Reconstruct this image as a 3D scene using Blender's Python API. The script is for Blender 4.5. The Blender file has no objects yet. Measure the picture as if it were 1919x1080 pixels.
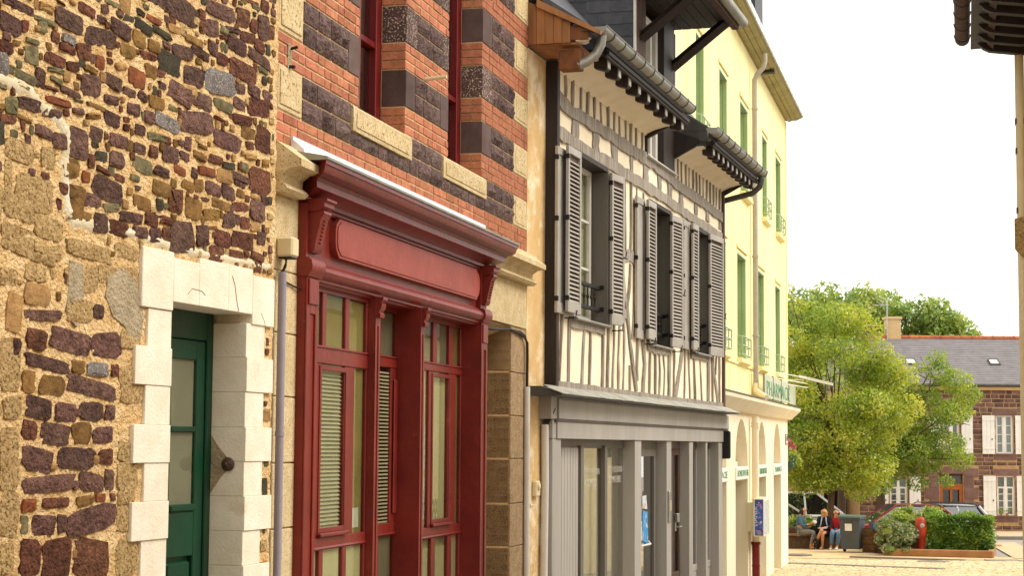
import bpy, bmesh, math, random
from mathutils import Vector, Matrix
RN=random.Random(11)
sc=bpy.context.scene
# ---------------- camera, world, sun, exposure ----------------
cam=bpy.data.cameras.new('camera'); co=bpy.data.objects.new('camera',cam); sc.collection.objects.link(co)
cam.sensor_width=36; cam.lens=3400/1919*36; cam.clip_start=.1; cam.clip_end=2000
CAMZ=2.95
co.matrix_world=Matrix.Translation((0,0,CAMZ))@Matrix.Rotation(math.radians(90+4.98392),4,'X')@Matrix.Rotation(math.radians(.4),4,'Z')
sc.camera=co
w=bpy.data.worlds.new('World'); sc.world=w; w.use_nodes=True
nt=w.node_tree; nt.nodes.clear()
sky=nt.nodes.new('ShaderNodeTexSky'); sky.sky_type='NISHITA'; sky.sun_disc=False
SUN_EL=math.radians(46); SUN_AZ=math.radians(88)     # compass: from +Y towards +X
sky.sun_elevation=SUN_EL; sky.sun_rotation=SUN_AZ
mx=nt.nodes.new('ShaderNodeMix'); mx.data_type='RGBA'; mx.inputs[0].default_value=.93
mx.inputs[7].default_value=(7.8,7.55,7.05,1)        # bright even cloud layer over the clear sky
bg=nt.nodes.new('ShaderNodeBackground'); bg.inputs[1].default_value=.1
wo=nt.nodes.new('ShaderNodeOutputWorld')
nt.links.new(sky.outputs[0],mx.inputs[6]); nt.links.new(mx.outputs[2],bg.inputs[0]); nt.links.new(bg.outputs[0],wo.inputs[0])
sl=bpy.data.lights.new('sun','SUN'); sl.energy=1.5; sl.angle=math.radians(32); sl.color=(1,.955,.88)
so=bpy.data.objects.new('sun',sl); sc.collection.objects.link(so)
sd=Vector((math.sin(SUN_AZ)*math.cos(SUN_EL),math.cos(SUN_AZ)*math.cos(SUN_EL),math.sin(SUN_EL)))
so.rotation_euler=sd.to_track_quat('Z','Y').to_euler()
vs=sc.view_settings; vs.view_transform='Standard'; vs.look='None'; vs.gamma=1; vs.exposure=1.08; vs.use_curve_mapping=False
try:
    sc.cycles.max_bounces=8; sc.cycles.transparent_max_bounces=12
except Exception: pass

# ---------------- helpers ----------------
def lin(h):
    h=h.lstrip('#'); c=[int(h[i:i+2],16)/255 for i in (0,2,4)]
    return tuple(x/12.92 if x<=.04045 else ((x+.055)/1.055)**2.4 for x in c)+(1,)
MATS={}
def M(name,c1,c2=None,scale=6,rough=.8,bump=.0,bscale=60,rnd=0,metal=0,spec=.4,speck=None,sscale=120,streak=False,stain=None,coat=0,det=6,dist=.01):
    """c1/c2 linear base colours mixed by position noise; rnd = brightness spread per object"""
    m=bpy.data.materials.new(name); m.use_nodes=True; t=m.node_tree; n=t.nodes; L=t.links
    b=n['Principled BSDF']; b.inputs['Roughness'].default_value=rough; b.inputs['Metallic'].default_value=metal
    b.inputs['Specular IOR Level'].default_value=spec
    if coat: b.inputs['Coat Weight'].default_value=coat; b.inputs['Coat Roughness'].default_value=.15
    if isinstance(c1,str): c1=lin(c1)
    if c2 is None: c2=tuple(x*.8 for x in c1[:3])+(1,)
    if isinstance(c2,str): c2=lin(c2)
    g=n.new('ShaderNodeNewGeometry'); vec=g.outputs['Position']
    if streak:
        mp=n.new('ShaderNodeMapping'); mp.inputs['Scale'].default_value=(1,1,.12); L.new(vec,mp.inputs[0]); vec2=mp.outputs[0]
    else: vec2=vec
    no=n.new('ShaderNodeTexNoise'); no.inputs['Scale'].default_value=scale; no.inputs['Detail'].default_value=det; no.inputs['Roughness'].default_value=.65
    L.new(vec2,no.inputs['Vector'])
    cr=n.new('ShaderNodeMapRange'); cr.inputs[1].default_value=.35; cr.inputs[2].default_value=.65; L.new(no.outputs[0],cr.inputs[0])
    mi=n.new('ShaderNodeMix'); mi.data_type='RGBA'; mi.inputs[6].default_value=c1; mi.inputs[7].default_value=c2
    L.new(cr.outputs[0],mi.inputs[0]); out=mi.outputs[2]
    if speck:
        s2=n.new('ShaderNodeTexNoise'); s2.inputs['Scale'].default_value=sscale; s2.inputs['Detail'].default_value=2; L.new(vec,s2.inputs['Vector'])
        c2r=n.new('ShaderNodeMapRange'); c2r.inputs[1].default_value=.56; c2r.inputs[2].default_value=.66; L.new(s2.outputs[0],c2r.inputs[0])
        m2=n.new('ShaderNodeMix'); m2.data_type='RGBA'; L.new(out,m2.inputs[6]); m2.inputs[7].default_value=lin(speck) if isinstance(speck,str) else speck
        L.new(c2r.outputs[0],m2.inputs[0]); out=m2.outputs[2]
    if stain:
        sc_,colr,lo=stain
        s3=n.new('ShaderNodeTexNoise'); s3.inputs['Scale'].default_value=sc_; s3.inputs['Detail'].default_value=8; s3.inputs['Roughness'].default_value=.7; L.new(vec2,s3.inputs['Vector'])
        c3=n.new('ShaderNodeMapRange'); c3.inputs[1].default_value=lo; c3.inputs[2].default_value=lo+.13; L.new(s3.outputs[0],c3.inputs[0])
        m3=n.new('ShaderNodeMix'); m3.data_type='RGBA'; L.new(out,m3.inputs[6]); m3.inputs[7].default_value=lin(colr); L.new(c3.outputs[0],m3.inputs[0]); out=m3.outputs[2]
    if rnd:
        oi=n.new('ShaderNodeObjectInfo'); hs=n.new('ShaderNodeHueSaturation')
        r1=n.new('ShaderNodeMapRange'); r1.inputs[3].default_value=1-rnd; r1.inputs[4].default_value=1+rnd; L.new(oi.outputs['Random'],r1.inputs[0])
        r2=n.new('ShaderNodeMath'); r2.operation='MULTIPLY'; r2.inputs[1].default_value=37.7; L.new(oi.outputs['Random'],r2.inputs[0])
        r3=n.new('ShaderNodeMath'); r3.operation='FRACT'; L.new(r2.outputs[0],r3.inputs[0])
        r4=n.new('ShaderNodeMapRange'); r4.inputs[3].default_value=.5-.008*min(1,rnd*3); r4.inputs[4].default_value=.5+.01*min(1,rnd*3); L.new(r3.outputs[0],r4.inputs[0])
        L.new(r1.outputs[0],hs.inputs['Value']); L.new(r4.outputs[0],hs.inputs['Hue']); L.new(out,hs.inputs['Color']); out=hs.outputs[0]
    L.new(out,b.inputs['Base Color'])
    if bump:
        b2=n.new('ShaderNodeTexNoise'); b2.inputs['Scale'].default_value=bscale; b2.inputs['Detail'].default_value=5; L.new(vec2,b2.inputs['Vector'])
        bp=n.new('ShaderNodeBump'); bp.inputs['Strength'].default_value=bump; bp.inputs['Distance'].default_value=dist
        L.new(b2.outputs[0],bp.inputs['Height']); L.new(bp.outputs[0],b.inputs['Normal'])
    MATS[name]=m; return m
def glass(name,tint=(.9,.93,.9,1),rough=.0,fac=.88,mul=.8):
    """window pane: clear glass seen as a thin sheet (transparent + mirror by fresnel)"""
    m=bpy.data.materials.new(name); m.use_nodes=True; t=m.node_tree; n=t.nodes; L=t.links
    n.remove(n['Principled BSDF'])
    tr=n.new('ShaderNodeBsdfTransparent'); tr.inputs[0].default_value=tint
    gl=n.new('ShaderNodeBsdfGlossy'); gl.inputs['Roughness'].default_value=rough
    g=n.new('ShaderNodeNewGeometry'); dt=n.new('ShaderNodeVectorMath'); dt.operation='DOT_PRODUCT'; L.new(g.outputs['Incoming'],dt.inputs[0]); L.new(g.outputs['Normal'],dt.inputs[1])
    ab=n.new('ShaderNodeMath'); ab.operation='ABSOLUTE'; L.new(dt.outputs['Value'],ab.inputs[0])
    om=n.new('ShaderNodeMath'); om.operation='SUBTRACT'; om.inputs[0].default_value=1; L.new(ab.outputs[0],om.inputs[1])
    pw=n.new('ShaderNodeMath'); pw.operation='POWER'; pw.inputs[1].default_value=5; L.new(om.outputs[0],pw.inputs[0])
    ad=n.new('ShaderNodeMath'); ad.operation='MULTIPLY_ADD'; ad.inputs[1].default_value=mul; ad.inputs[2].default_value=(1-fac)*.5; ad.use_clamp=True
    L.new(pw.outputs[0],ad.inputs[0])
    mi=n.new('ShaderNodeMixShader'); L.new(ad.outputs[0],mi.inputs[0]); L.new(tr.outputs[0],mi.inputs[1]); L.new(gl.outputs[0],mi.inputs[2])
    L.new(mi.outputs[0],n['Material Output'].inputs[0]); MATS[name]=m; return m

class MB:
    """collects faces; coordinates are (along, out, up): out is towards the street (local -Y)"""
    def __init__(s,flip=True): s.v=[]; s.f=[]; s.k=-1 if flip else 1
    def add(s,vs,fs):
        b=len(s.v); k=s.k
        s.v.extend((a[0],k*a[1],a[2]) for a in vs); s.f.extend(tuple(b+i for i in f) for f in fs); return s
    def box(s,s0,s1,o0,o1,z0,z1,c=0):
        if not c:
            vs=[(a,b,d) for a in (s0,s1) for b in (o0,o1) for d in (z0,z1)]
            return s.add(vs,[(0,1,3,2),(4,6,7,5),(0,4,5,1),(2,3,7,6),(0,2,6,4),(1,5,7,3)])
        c=min(c,abs(s1-s0)*.45,abs(o1-o0)*.45,abs(z1-z0)*.45)
        vs=[];idx={}
        X=(s0,s1);Y=(o0,o1);Z=(z0,z1);S=(1,-1)
        for i in (0,1):
            for j in (0,1):
                for k in (0,1):
                    for ax in range(3):
                        idx[i,j,k,ax]=len(vs)
                        vs.append((X[i]+(c*S[i] if ax!=0 else 0),Y[j]+(c*S[j] if ax!=1 else 0),Z[k]+(c*S[k] if ax!=2 else 0)))
        F=[]
        for i in (0,1): F.append([idx[i,j,k,0] for j,k in ((0,0),(0,1),(1,1),(1,0))])
        for j in (0,1): F.append([idx[i,j,k,1] for i,k in ((0,0),(1,0),(1,1),(0,1))])
        for k in (0,1): F.append([idx[i,j,k,2] for i,j in ((0,0),(0,1),(1,1),(1,0))])
        for a in (0,1):
            for b in (0,1):
                F.append([idx[a,b,0,0],idx[a,b,1,0],idx[a,b,1,1],idx[a,b,0,1]])
                F.append([idx[a,0,b,0],idx[a,1,b,0],idx[a,1,b,2],idx[a,0,b,2]])
                F.append([idx[0,a,b,1],idx[1,a,b,1],idx[1,a,b,2],idx[0,a,b,2]])
        for i in (0,1):
            for j in (0,1):
                for k in (0,1): F.append([idx[i,j,k,0],idx[i,j,k,1],idx[i,j,k,2]])
        return s.add(vs,F)
    def prism(s,poly,o0,o1):
        n=len(poly); vs=[(a,o0,b) for a,b in poly]+[(a,o1,b) for a,b in poly]
        return s.add(vs,[tuple(range(n)),tuple(range(2*n-1,n-1,-1))]+[(i,(i+1)%n,n+(i+1)%n,n+i) for i in range(n)])
    def extr(s,prof,s0,s1,m0=0,m1=0):
        """profile of (out,up) swept along; m0/m1 mitre: ends shift with out"""
        n=len(prof); o_=prof[0][0]
        vs=[(s0-m0*o,o,z) for o,z in prof]+[(s1+m1*o,o,z) for o,z in prof]
        return s.add(vs,[tuple(range(n)),tuple(range(2*n-1,n-1,-1))]+[(i,(i+1)%n,n+(i+1)%n,n+i) for i in range(n)])
    def hplate(s,poly,z0,z1):
        n=len(poly); vs=[(a,b,z0) for a,b in poly]+[(a,b,z1) for a,b in poly]
        return s.add(vs,[tuple(range(n)),tuple(range(2*n-1,n-1,-1))]+[(i,(i+1)%n,n+(i+1)%n,n+i) for i in range(n)])
    def tube(s,pts,r,n=8,closed=False,half=None):
        P=[Vector(p) for p in pts]; m=len(P); rr=r if isinstance(r,(list,tuple)) else [r]*m
        vs=[];up=None
        for i,p in enumerate(P):
            d=(P[min(i+1,m-1)]-P[max(i-1,0)]).normalized()
            if up is None:
                up=Vector((0,0,1)) if abs(d.z)<.9 else Vector((0,1,0))
            x=d.cross(up).normalized(); up=x.cross(d).normalized()
            for j in range(n):
                a=2*math.pi*j/n; vs.append(p+(x*math.cos(a)+up*math.sin(a))*rr[i])
        F=[(i*n+j,i*n+(j+1)%n,(i+1)*n+(j+1)%n,(i+1)*n+j) for i in range(m-1) for j in range(n)]
        F+=[tuple(range(n)),tuple((m-1)*n+j for j in range(n-1,-1,-1))]
        return s.add(vs,F)
    def lathe(s,prof,c=(0,0,0),n=16,axis='z'):
        vs=[]
        for r,h in prof:
            for j in range(n):
                a=2*math.pi*j/n; x,y=r*math.cos(a),r*math.sin(a)
                p=(x,y,h) if axis=='z' else ((x,h,y) if axis=='o' else (h,x,y))
                vs.append((c[0]+p[0],c[1]+p[1],c[2]+p[2]))
        m=len(prof)
        F=[(i*n+j,i*n+(j+1)%n,(i+1)*n+(j+1)%n,(i+1)*n+j) for i in range(m-1) for j in range(n)]
        F+=[tuple(range(n-1,-1,-1)),tuple((m-1)*n+j for j in range(n))]
        return s.add(vs,F)
    def mesh(s,name,mat,smooth=False,ang=40,fix=True):
        me=bpy.data.meshes.new(name); me.from_pydata(s.v,[],s.f)
        if fix and len(s.f)<30000:
            bm=bmesh.new(); bm.from_mesh(me); bmesh.ops.recalc_face_normals(bm,faces=bm.faces); bm.to_mesh(me); bm.free()
        if smooth:
            me.polygons.foreach_set('use_smooth',[True]*len(me.polygons))
            if ang<180: me.set_sharp_from_angle(angle=math.radians(ang))
        if mat: me.materials.append(MATS[mat] if isinstance(mat,str) else mat)
        me.update(); return me
    def build(s,name,mat,parent=None,smooth=False,ang=40,loc=(0,0,0),rot=None,fix=True,**kw):
        return link(name,s.mesh(name,mat,smooth,ang,fix),parent,loc,rot,**kw)
def parts(mb,name,mat,parent=None,smooth=False,ang=40):
    """one object per connected piece collected in mb"""
    par=list(range(len(mb.v)))
    def fd(i):
        while par[i]!=i: par[i]=par[par[i]]; i=par[i]
        return i
    for f in mb.f:
        a=fd(f[0])
        for q in f[1:]: par[fd(q)]=a
    g={}
    for f in mb.f: g.setdefault(fd(f[0]),[]).append(f)
    for fs in g.values():
        ids=sorted({i for f in fs for i in f}); mp={v:i for i,v in enumerate(ids)}
        q=MB(); q.v=[mb.v[i] for i in ids]; q.f=[tuple(mp[i] for i in f) for f in fs]; q.build(name,mat,parent,smooth,ang)
def link(name,me,parent=None,loc=(0,0,0),rot=None,label=None,kind=None,cat=None,group=None):
    o=bpy.data.objects.new(name,me); sc.collection.objects.link(o)
    o.location=loc
    if rot is not None: o.rotation_euler=rot
    if parent: o.parent=parent
    if label: o['label']=label
    if kind: o['kind']=kind
    if cat: o['category']=cat
    if group: o['group']=group
    return o
def thing(name,label,cat,loc=(0,0,0),rz=0,group=None):
    return link(name,None,None,loc,(0,0,rz),label,None,cat,group)
def copy_tree(o,parent=None):
    c=o.copy(); sc.collection.objects.link(c)
    if parent: c.parent=parent
    for ch in list(o.children): copy_tree(ch,c)
    return c
def at(frame,s,o,z):
    (x,y),rz=frame; return (x+math.cos(rz)*s+math.sin(rz)*o, y+math.sin(rz)*s-math.cos(rz)*o, z)
FL=((-1.4737,11.1704),math.radians(72.6144)); FR=((-1.4951,11.3323),math.radians(75.958))
FH=((.1447,17.8886),math.radians(72.8594)); FY=((2.3977,27.7001),math.radians(76.0528))
def froot(name,label,cat,F): return thing(name,label,cat,(F[0][0],F[0][1],0),F[1])
def text_mesh(txt,size,mat,depth=.002,sx=1.0,align='LEFT',off=0.0):
    cu=bpy.data.curves.new('lettering','FONT'); cu.body=txt; cu.size=size; cu.extrude=depth; cu.align_x=align; cu.resolution_u=2; cu.offset=off
    o=bpy.data.objects.new('lettering_tmp',cu); sc.collection.objects.link(o)
    dg=bpy.context.evaluated_depsgraph_get(); me=bpy.data.meshes.new_from_object(o.evaluated_get(dg))
    bpy.data.objects.remove(o); me.name='lettering'
    me.transform(Matrix.Diagonal((sx,1,1,1))); me.materials.clear(); me.materials.append(MATS[mat]); return me
def text_on(txt,size,mat,parent,s,o,z,sx=1.0,align='CENTER',name='lettering',rot=(math.pi/2,0,0),depth=.002):
    return link(name,text_mesh(txt,size,mat,depth,sx,align),parent,(s,-o,z),rot)
def stone_mesh(w,h,d,mat,rn,n=10,amp=.16,sq=4.0,front=.0):
    """irregular broken field stone: angular outline, uneven faceted face"""
    vs=[]; ring=[]; k=.5*min(1,min(w,h)/max(w,h)*1.4)
    for cx,cz,hx in ((1,1,0),(-1,1,1),(-1,-1,0),(1,-1,1)):
        a,b=rn.uniform(.12,.42)*(1.5 if sq<3.5 else 1),rn.uniform(.12,.42)*(1.5 if sq<3.5 else 1)
        pa,pb=(cx,cz*(1-b)),(cx*(1-a),cz)
        for q in ((pa,pb) if not hx else (pb,pa)): ring.append((q[0]*w/2*(1+rn.uniform(-amp,amp*.3)),q[1]*h/2*(1+rn.uniform(-amp,amp*.3))))
        if n>8 and hx: ring.append((cx*w/2*(1+rn.uniform(-amp,amp*.4)),rn.uniform(-.25,.25)*h))
    n=len(ring)
    tx,tz=rn.uniform(-.35,.35)*d,rn.uniform(-.35,.35)*d
    vs+=[(x,-.03,z) for x,z in ring]
    vs+=[(x*.985,d*.5+rn.uniform(-.2,.2)*d+x/w*tx*2+z/h*tz*2,z*.985) for x,z in ring]
    vs+=[(x*rn.uniform(.5,.86),d+rn.uniform(-.5,.35)*d+x/w*tx*2+z/h*tz*2,z*rn.uniform(.5,.86)) for x,z in ring]
    vs.append((rn.uniform(-.18,.18)*w,d*rn.uniform(.7,1.35),rn.uniform(-.18,.18)*h))
    F=[(k*n+i,k*n+(i+1)%n,(k+1)*n+(i+1)%n,(k+1)*n+i) for k in (0,1) for i in range(n)]+[(2*n+i,2*n+(i+1)%n,3*n) for i in range(n)]
    mb=MB(); mb.add(vs,F); return mb
def rough_block(w,h,d,rn,nx=4,ny=3,amp=.5,back=-.03):
    """quarry-faced block: flat arris, bulging broken face"""
    mb=MB(); vs=[];
    for j in range(ny+1):
        for i in range(nx+1):
            e=i in(0,nx) or j in (0,ny)
            x=-w/2+w*i/nx+(0 if e else rn.uniform(-.1,.1)*w/nx*2); z=-h/2+h*j/ny+(0 if e else rn.uniform(-.1,.1)*h/ny*2)
            vs.append((x,.002 if e else d*(1+rn.uniform(-amp,amp)),z))
    F=[(j*(nx+1)+i,j*(nx+1)+i+1,(j+1)*(nx+1)+i+1,(j+1)*(nx+1)+i) for j in range(ny) for i in range(nx)]
    mb.add(vs,F)
    a,b=w/2,h/2
    mb.add([(-a,back,-b),(a,back,-b),(a,back,b),(-a,back,b),(-a,.002,-b),(a,.002,-b),(a,.002,b),(-a,.002,b)],[(0,1,5,4),(1,2,6,5),(2,3,7,6),(3,0,4,7)])
    return mb

# ---------------- materials ----------------
M('lime_mortar','#e6c795','#cca56c',9,.95,1,45,stain=(1.4,'#b8915b',.6),dist=.03,spec=.12)
M('pale_mortar','#d9cfb4','#c6b48e',9,.95,.5,70)
M('stone_purple','#75564a','#493229',16,.75,1,45,rnd=.32,stain=(9,'#7d5a48',.6),dist=.03,spec=.12)
M('stone_red','#764a37','#4d3024',18,.8,1,45,rnd=.28,stain=(8,'#94684a',.6),dist=.03,spec=.12)
M('stone_ochre','#8d6a3a','#5f4526',14,.85,.8,60,rnd=.2,spec=.12)
M('stone_rust','#8d5230','#653a28',14,.8,.8,60,rnd=.15,spec=.12)
M('stone_green','#7a7050','#565038',20,.85,.8,60,rnd=.2,spec=.12)
M('stone_buff','#b08a58','#8f6d45',16,.9,.8,60,rnd=.15,spec=.12)
M('stone_grey','#77706a','#5c5250',16,.75,.7,60,rnd=.15,speck='#a59c92',sscale=90,spec=.12)
M('stone_dark','#4a4232','#383428',20,.8,.9,60,rnd=.2,spec=.12)
M('granite_tan','#bb9f70','#987a4e',26,.95,1,50,rnd=.08,speck='#6e5836',sscale=60,dist=.02,spec=.12)
M('white_paint_stone','#ebe2ce','#dfd2b8',5,.8,.4,60,stain=(1.8,'#cdb890',.6))
M('grey_cement','#b3a284','#958467',7,.95,1,50,dist=.02)
M('green_paint','#083d27','#063220',4,.38,.1,30,spec=.3)
M('iron','#5d4638','#45352b',20,.6,.4,60,metal=.4)
M('pipe_lilac','#979098','#878088',3,.45,0)
M('plastic_cream','#dccda4','#d0bf92',3,.5,0)
M('cable_black','#17120f','#0e0b09',5,.6,0)
M('zinc','#9a978c','#807d72',5,.42,.15,20,metal=.55,streak=True)
M('zinc_dark','#55524c','#46433e',5,.5,.1,20,metal=.3,streak=True)
M('flashing_white','#e6e6e2','#cfd2d2',6,.4,.1,20,metal=.15)
M('brick_red','#bd7a5d','#a2644b',14,.9,.8,60,rnd=.2,stain=(3,'#8f5a48',.56),spec=.12)
M('brick_mortar','#d6ba8e','#c2a277',10,.95,.5,80,spec=.12)
M('rough_purple','#75605a','#4b3934',20,.8,1,40,rnd=.25,stain=(6,'#7d5844',.6),dist=.03,spec=.12)
M('dressed_speckled','#5d4843','#4b3936',10,.8,.4,60,rnd=.2,speck='#c9b5a0',sscale=70,spec=.12)
M('dressed_dark','#65524d','#54433e',6,.75,.3,50,rnd=.2,spec=.12)
M('granite_pale','#d2bf98','#bea67b',8,.95,.4,40,rnd=.06,speck='#8d7348',sscale=95,spec=.12)
M('granite_vermic','#d2be94','#c0a87c',10,.95,1,45,speck='#8d7549',sscale=42,rnd=.05,spec=.12)
M('granite_brown','#ab9270','#93795a',12,.95,.6,60,rnd=.06,speck='#5e4a33',sscale=70,spec=.12)
M('red_paint','#7f281e','#6a1d16',3,.4,.25,22,spec=.35,stain=(5,'#93443a',.62))
M('red_paint_worn','#93443b','#8c221d',7,.55,.3,40,streak=False,stain=(8,'#b0a8a0',.56))
M('red_faded','#9c4638','#8a3529',3,.5,.2,22,spec=.35,stain=(3,'#b0695a',.6))
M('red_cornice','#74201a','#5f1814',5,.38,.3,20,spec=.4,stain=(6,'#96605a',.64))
M('red_window','#6b0d0f','#5e0a0c',3,.35,0)
M('blind','#c9c4a4','#b5b090',2,.6,0)
M('curtain','#d9cfa8','#c5b98c',3,.9,.2,12,streak=True)
M('curtain_ochre','#a5935a','#8f7e48',2,.9,0)
M('net_grey','#8f8570','#827862',2,.9,0)
M('dark_room','#3a332a','#2c261f',1,.9,0)
M('plaster_cream','#f2e5cb','#e8d6b4',3,.9,.3,30,stain=(2.5,'#cdae7a',.64),spec=.12)
M('render_ochre','#d6b684','#c6a16a',3,.95,.4,50,stain=(2.2,'#ead8b8',.5),spec=.12)
M('timber_grey','#a3988a','#73695d',22,.85,.8,40,streak=True,rnd=.12)
M('timber_dark','#2e211a','#211712',12,.6,.5,30,streak=True)
M('timber_brown','#5d4436','#3f2d25',12,.8,.7,30,streak=True,stain=(5,'#85735f',.6))
M('wood_orange','#9a683c','#7a4f2c',7,.75,.4,30,streak=True,rnd=.18)
M('wood_rust','#7a4a26','#5a351d',6,.8,.4,30)
M('grey_paint','#a8a299','#989289',3,.5,.15,20,streak=True)
M('grey_paint_dark','#6a645c','#5c564e',3,.5,.1,20,streak=True)
M('shutter_grey','#a8a196','#9a9388',4,.5,.1,20)
M('window_white','#d5d0c6','#c9c3b7',3,.45,0)
M('slate_roof','#46464a','#38383c',9,.55,.4,30,rnd=.2)
M('slate_weathered','#a8a69a','#8f8c80',6,.6,.3,30,rnd=.1)
M('yellow_render','#f6e9b2','#efdf9e',1.2,.9,.3,25,streak=True,stain=(1.6,'#dcc484',.58),spec=.12)
M('cream_render','#f3e8d0','#ecdcbc',1.5,.9,.2,40,streak=True,stain=(2.0,'#dcc69c',.62),spec=.12)
M('green_shutter','#b3cc8a','#a6c07c',2,.5,0)
M('green_rail','#a9bfa2','#98b092',3,.5,0)
M('cornice_board','#a59a6a','#8f8456',3,.8,.3,20,stain=(4,'#5f5426',.6))
M('white_sign','#eeeae0','#e2ddd0',2,.45,0)
M('green_letter','#2f8f57','#2a8450',2,.45,0)
M('panel_clear','#cdd2b8','#c0c6aa',2,.3,0)
M('iron_red','#7b1a16','#6b1512',5,.5,.2,30)
M('orange_door','#b0601c','#95501a',4,.5,.2,20,streak=True)
M('white_shutter','#f2eee6','#e8e3d8',3,.6,.1,20)
M('house_mortar','#c3a276','#ab8a60',8,.95,.4,60,spec=.12)
M('house_stone','#80625a','#5f463e',6,.85,.6,30,rnd=.3,stain=(1.5,'#8a6a52',.6),spec=.12)
M('house_dressed','#866a62','#75574f',4,.85,.4,30,rnd=.1,spec=.12)
M('roof_far','#7d7778','#6c6667',3,.7,.5,14,stain=(1.0,'#87837f',.6))
M('ridge_tile','#b8683f','#9d5434',6,.8,.2,20,rnd=.2)
M('beige_render','#d6b98c','#caa974',1.5,.9,.2,30)
M('pipe_beige','#b9aea0','#a89d90',3,.5,0)
M('peach_render','#d39a62','#c58a52',1.5,.9,.2,30)
M('paving_sand','#d8c7a2','#c8b48c',3,.9,.4,20,rnd=.12,stain=(.9,'#b5a384',.58))
M('paving_joint','#a58b62','#8f7550',4,.95,.3,30)
M('sand_strip','#cdb588','#bfa272',2,.95,.3,30)
M('asphalt','#a39a90','#938a80',1.6,.95,.5,50)
M('concrete_band','#cfb592','#bfa27c',2,.9,.3,30)
M('manhole','#867c70','#6f665c',5,.7,.3,30)
M('kerb_terracotta','#a87a52','#966a44',3,.9,.3,30)
M('planter_stone','#7c5a3a','#5b4128',10,.95,.8,40,rnd=.25)
M('soil','#4a3322','#38261a',8,.95,.5,40)
M('bin_grey','#4c5054','#43474b',3,.5,.1,30)
M('bin_green','#5d6d60','#536356',3,.5,0)
M('rubber','#171717','#101010',5,.8,0)
M('paper_white','#e6e2d8','#d8d4ca',5,.7,0)
M('bench_wood','#9c6a40','#7f5230',6,.7,.3,20,streak=True)
M('bench_stone','#6a5440','#523f30',6,.9,.6,30)
M('skin','#c98e66','#bd8058',8,.55,0)
M('hair_dark','#24150f','#180d0a',30,.5,.4,60)
M('hair_blond','#c79a54','#a87c3c',30,.5,.4,60)
M('denim_jacket','#4d6877','#3f5968',20,.9,.3,60)
M('denim_blue','#5f82a3','#4c6d8e',20,.9,.3,60)
M('cloth_grey','#7f7a70','#6c675e',20,.9,.3,60)
M('cloth_navy','#1c1f2a','#14161f',20,.9,.2,60)
M('cloth_red','#b0191f','#96141a',20,.85,.2,60)
M('cloth_black','#151214','#0e0c0e',20,.85,.2,60)
M('cloth_pale','#c3c8d8','#b2b8ca',20,.9,.2,60)
M('cloth_white','#e8e4de','#d8d4cc',20,.9,.2,60)
M('shoe_tan','#b98a66','#a57858',10,.6,0)
M('shoe_white','#e4ded6','#d6d0c8',10,.6,0)
M('dog_black','#1b1614','#120e0c',20,.7,.4,60)
M('dog_tan','#a8703e','#8d5a30',20,.7,.4,60)
M('hydrant_red','#b5361c','#a02c16',5,.4,.1,30)
M('car_red','#8e3038','#7c2830',2,.25,0,spec=.6,coat=.6)
M('car_white','#dedcd8','#d4d2ce',2,.3,0,spec=.6,coat=.6)
M('car_silver','#d2d3d4','#c6c7c9',2,.28,0,coat=.6)
M('car_dark','#24242a','#1c1c22',2,.25,0,coat=.6)
M('car_trim','#121214','#0c0c0e',5,.5,0)
M('hub','#9a9a9c','#88888a',5,.35,0,metal=.7)
M('tail_red','#8f1512','#7c100e',5,.25,0)
M('crate_blue','#1f7fb8','#1a72a8',3,.45,0)
M('bark','#6b5340','#4e3b2d',14,.9,.9,30,streak=True)
M('flower_pink','#e0307a','#c8246a',10,.7,0)
M('pot_green','#33564a','#2a4a40',5,.5,0)
M('poster_blue','#2a7fc0','#4a9ad0',9,.4,0,speck='#e0d8a0',sscale=14)
M('poster_pale','#d8dcd0','#a8c0c8',16,.5,0,speck='#c06048',sscale=22)
M('poster_skin','#e2b79a','#d59f80',4,.5,0)
M('vend_purple','#43358a','#2f6fc0',5,.4,0,speck='#b080d0',sscale=18)
M('steel','#a8a8a4','#94948f',6,.35,0,metal=.8)
M('aerial','#c8c8c6','#b8b8b6',5,.4,0,metal=.6)
M('window_dark','#171614','#100f0e',5,.3,0)
glass('glass_clear'); glass('glass_shop',(.92,.92,.86,1),0,.82,1.9); glass('glass_mirror',(.88,.9,.85,1),.0,.9); glass('glass_far',(.7,.75,.75,1),0,.8); glass('car_glass',(.62,.74,.74,1),0,.45)
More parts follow.
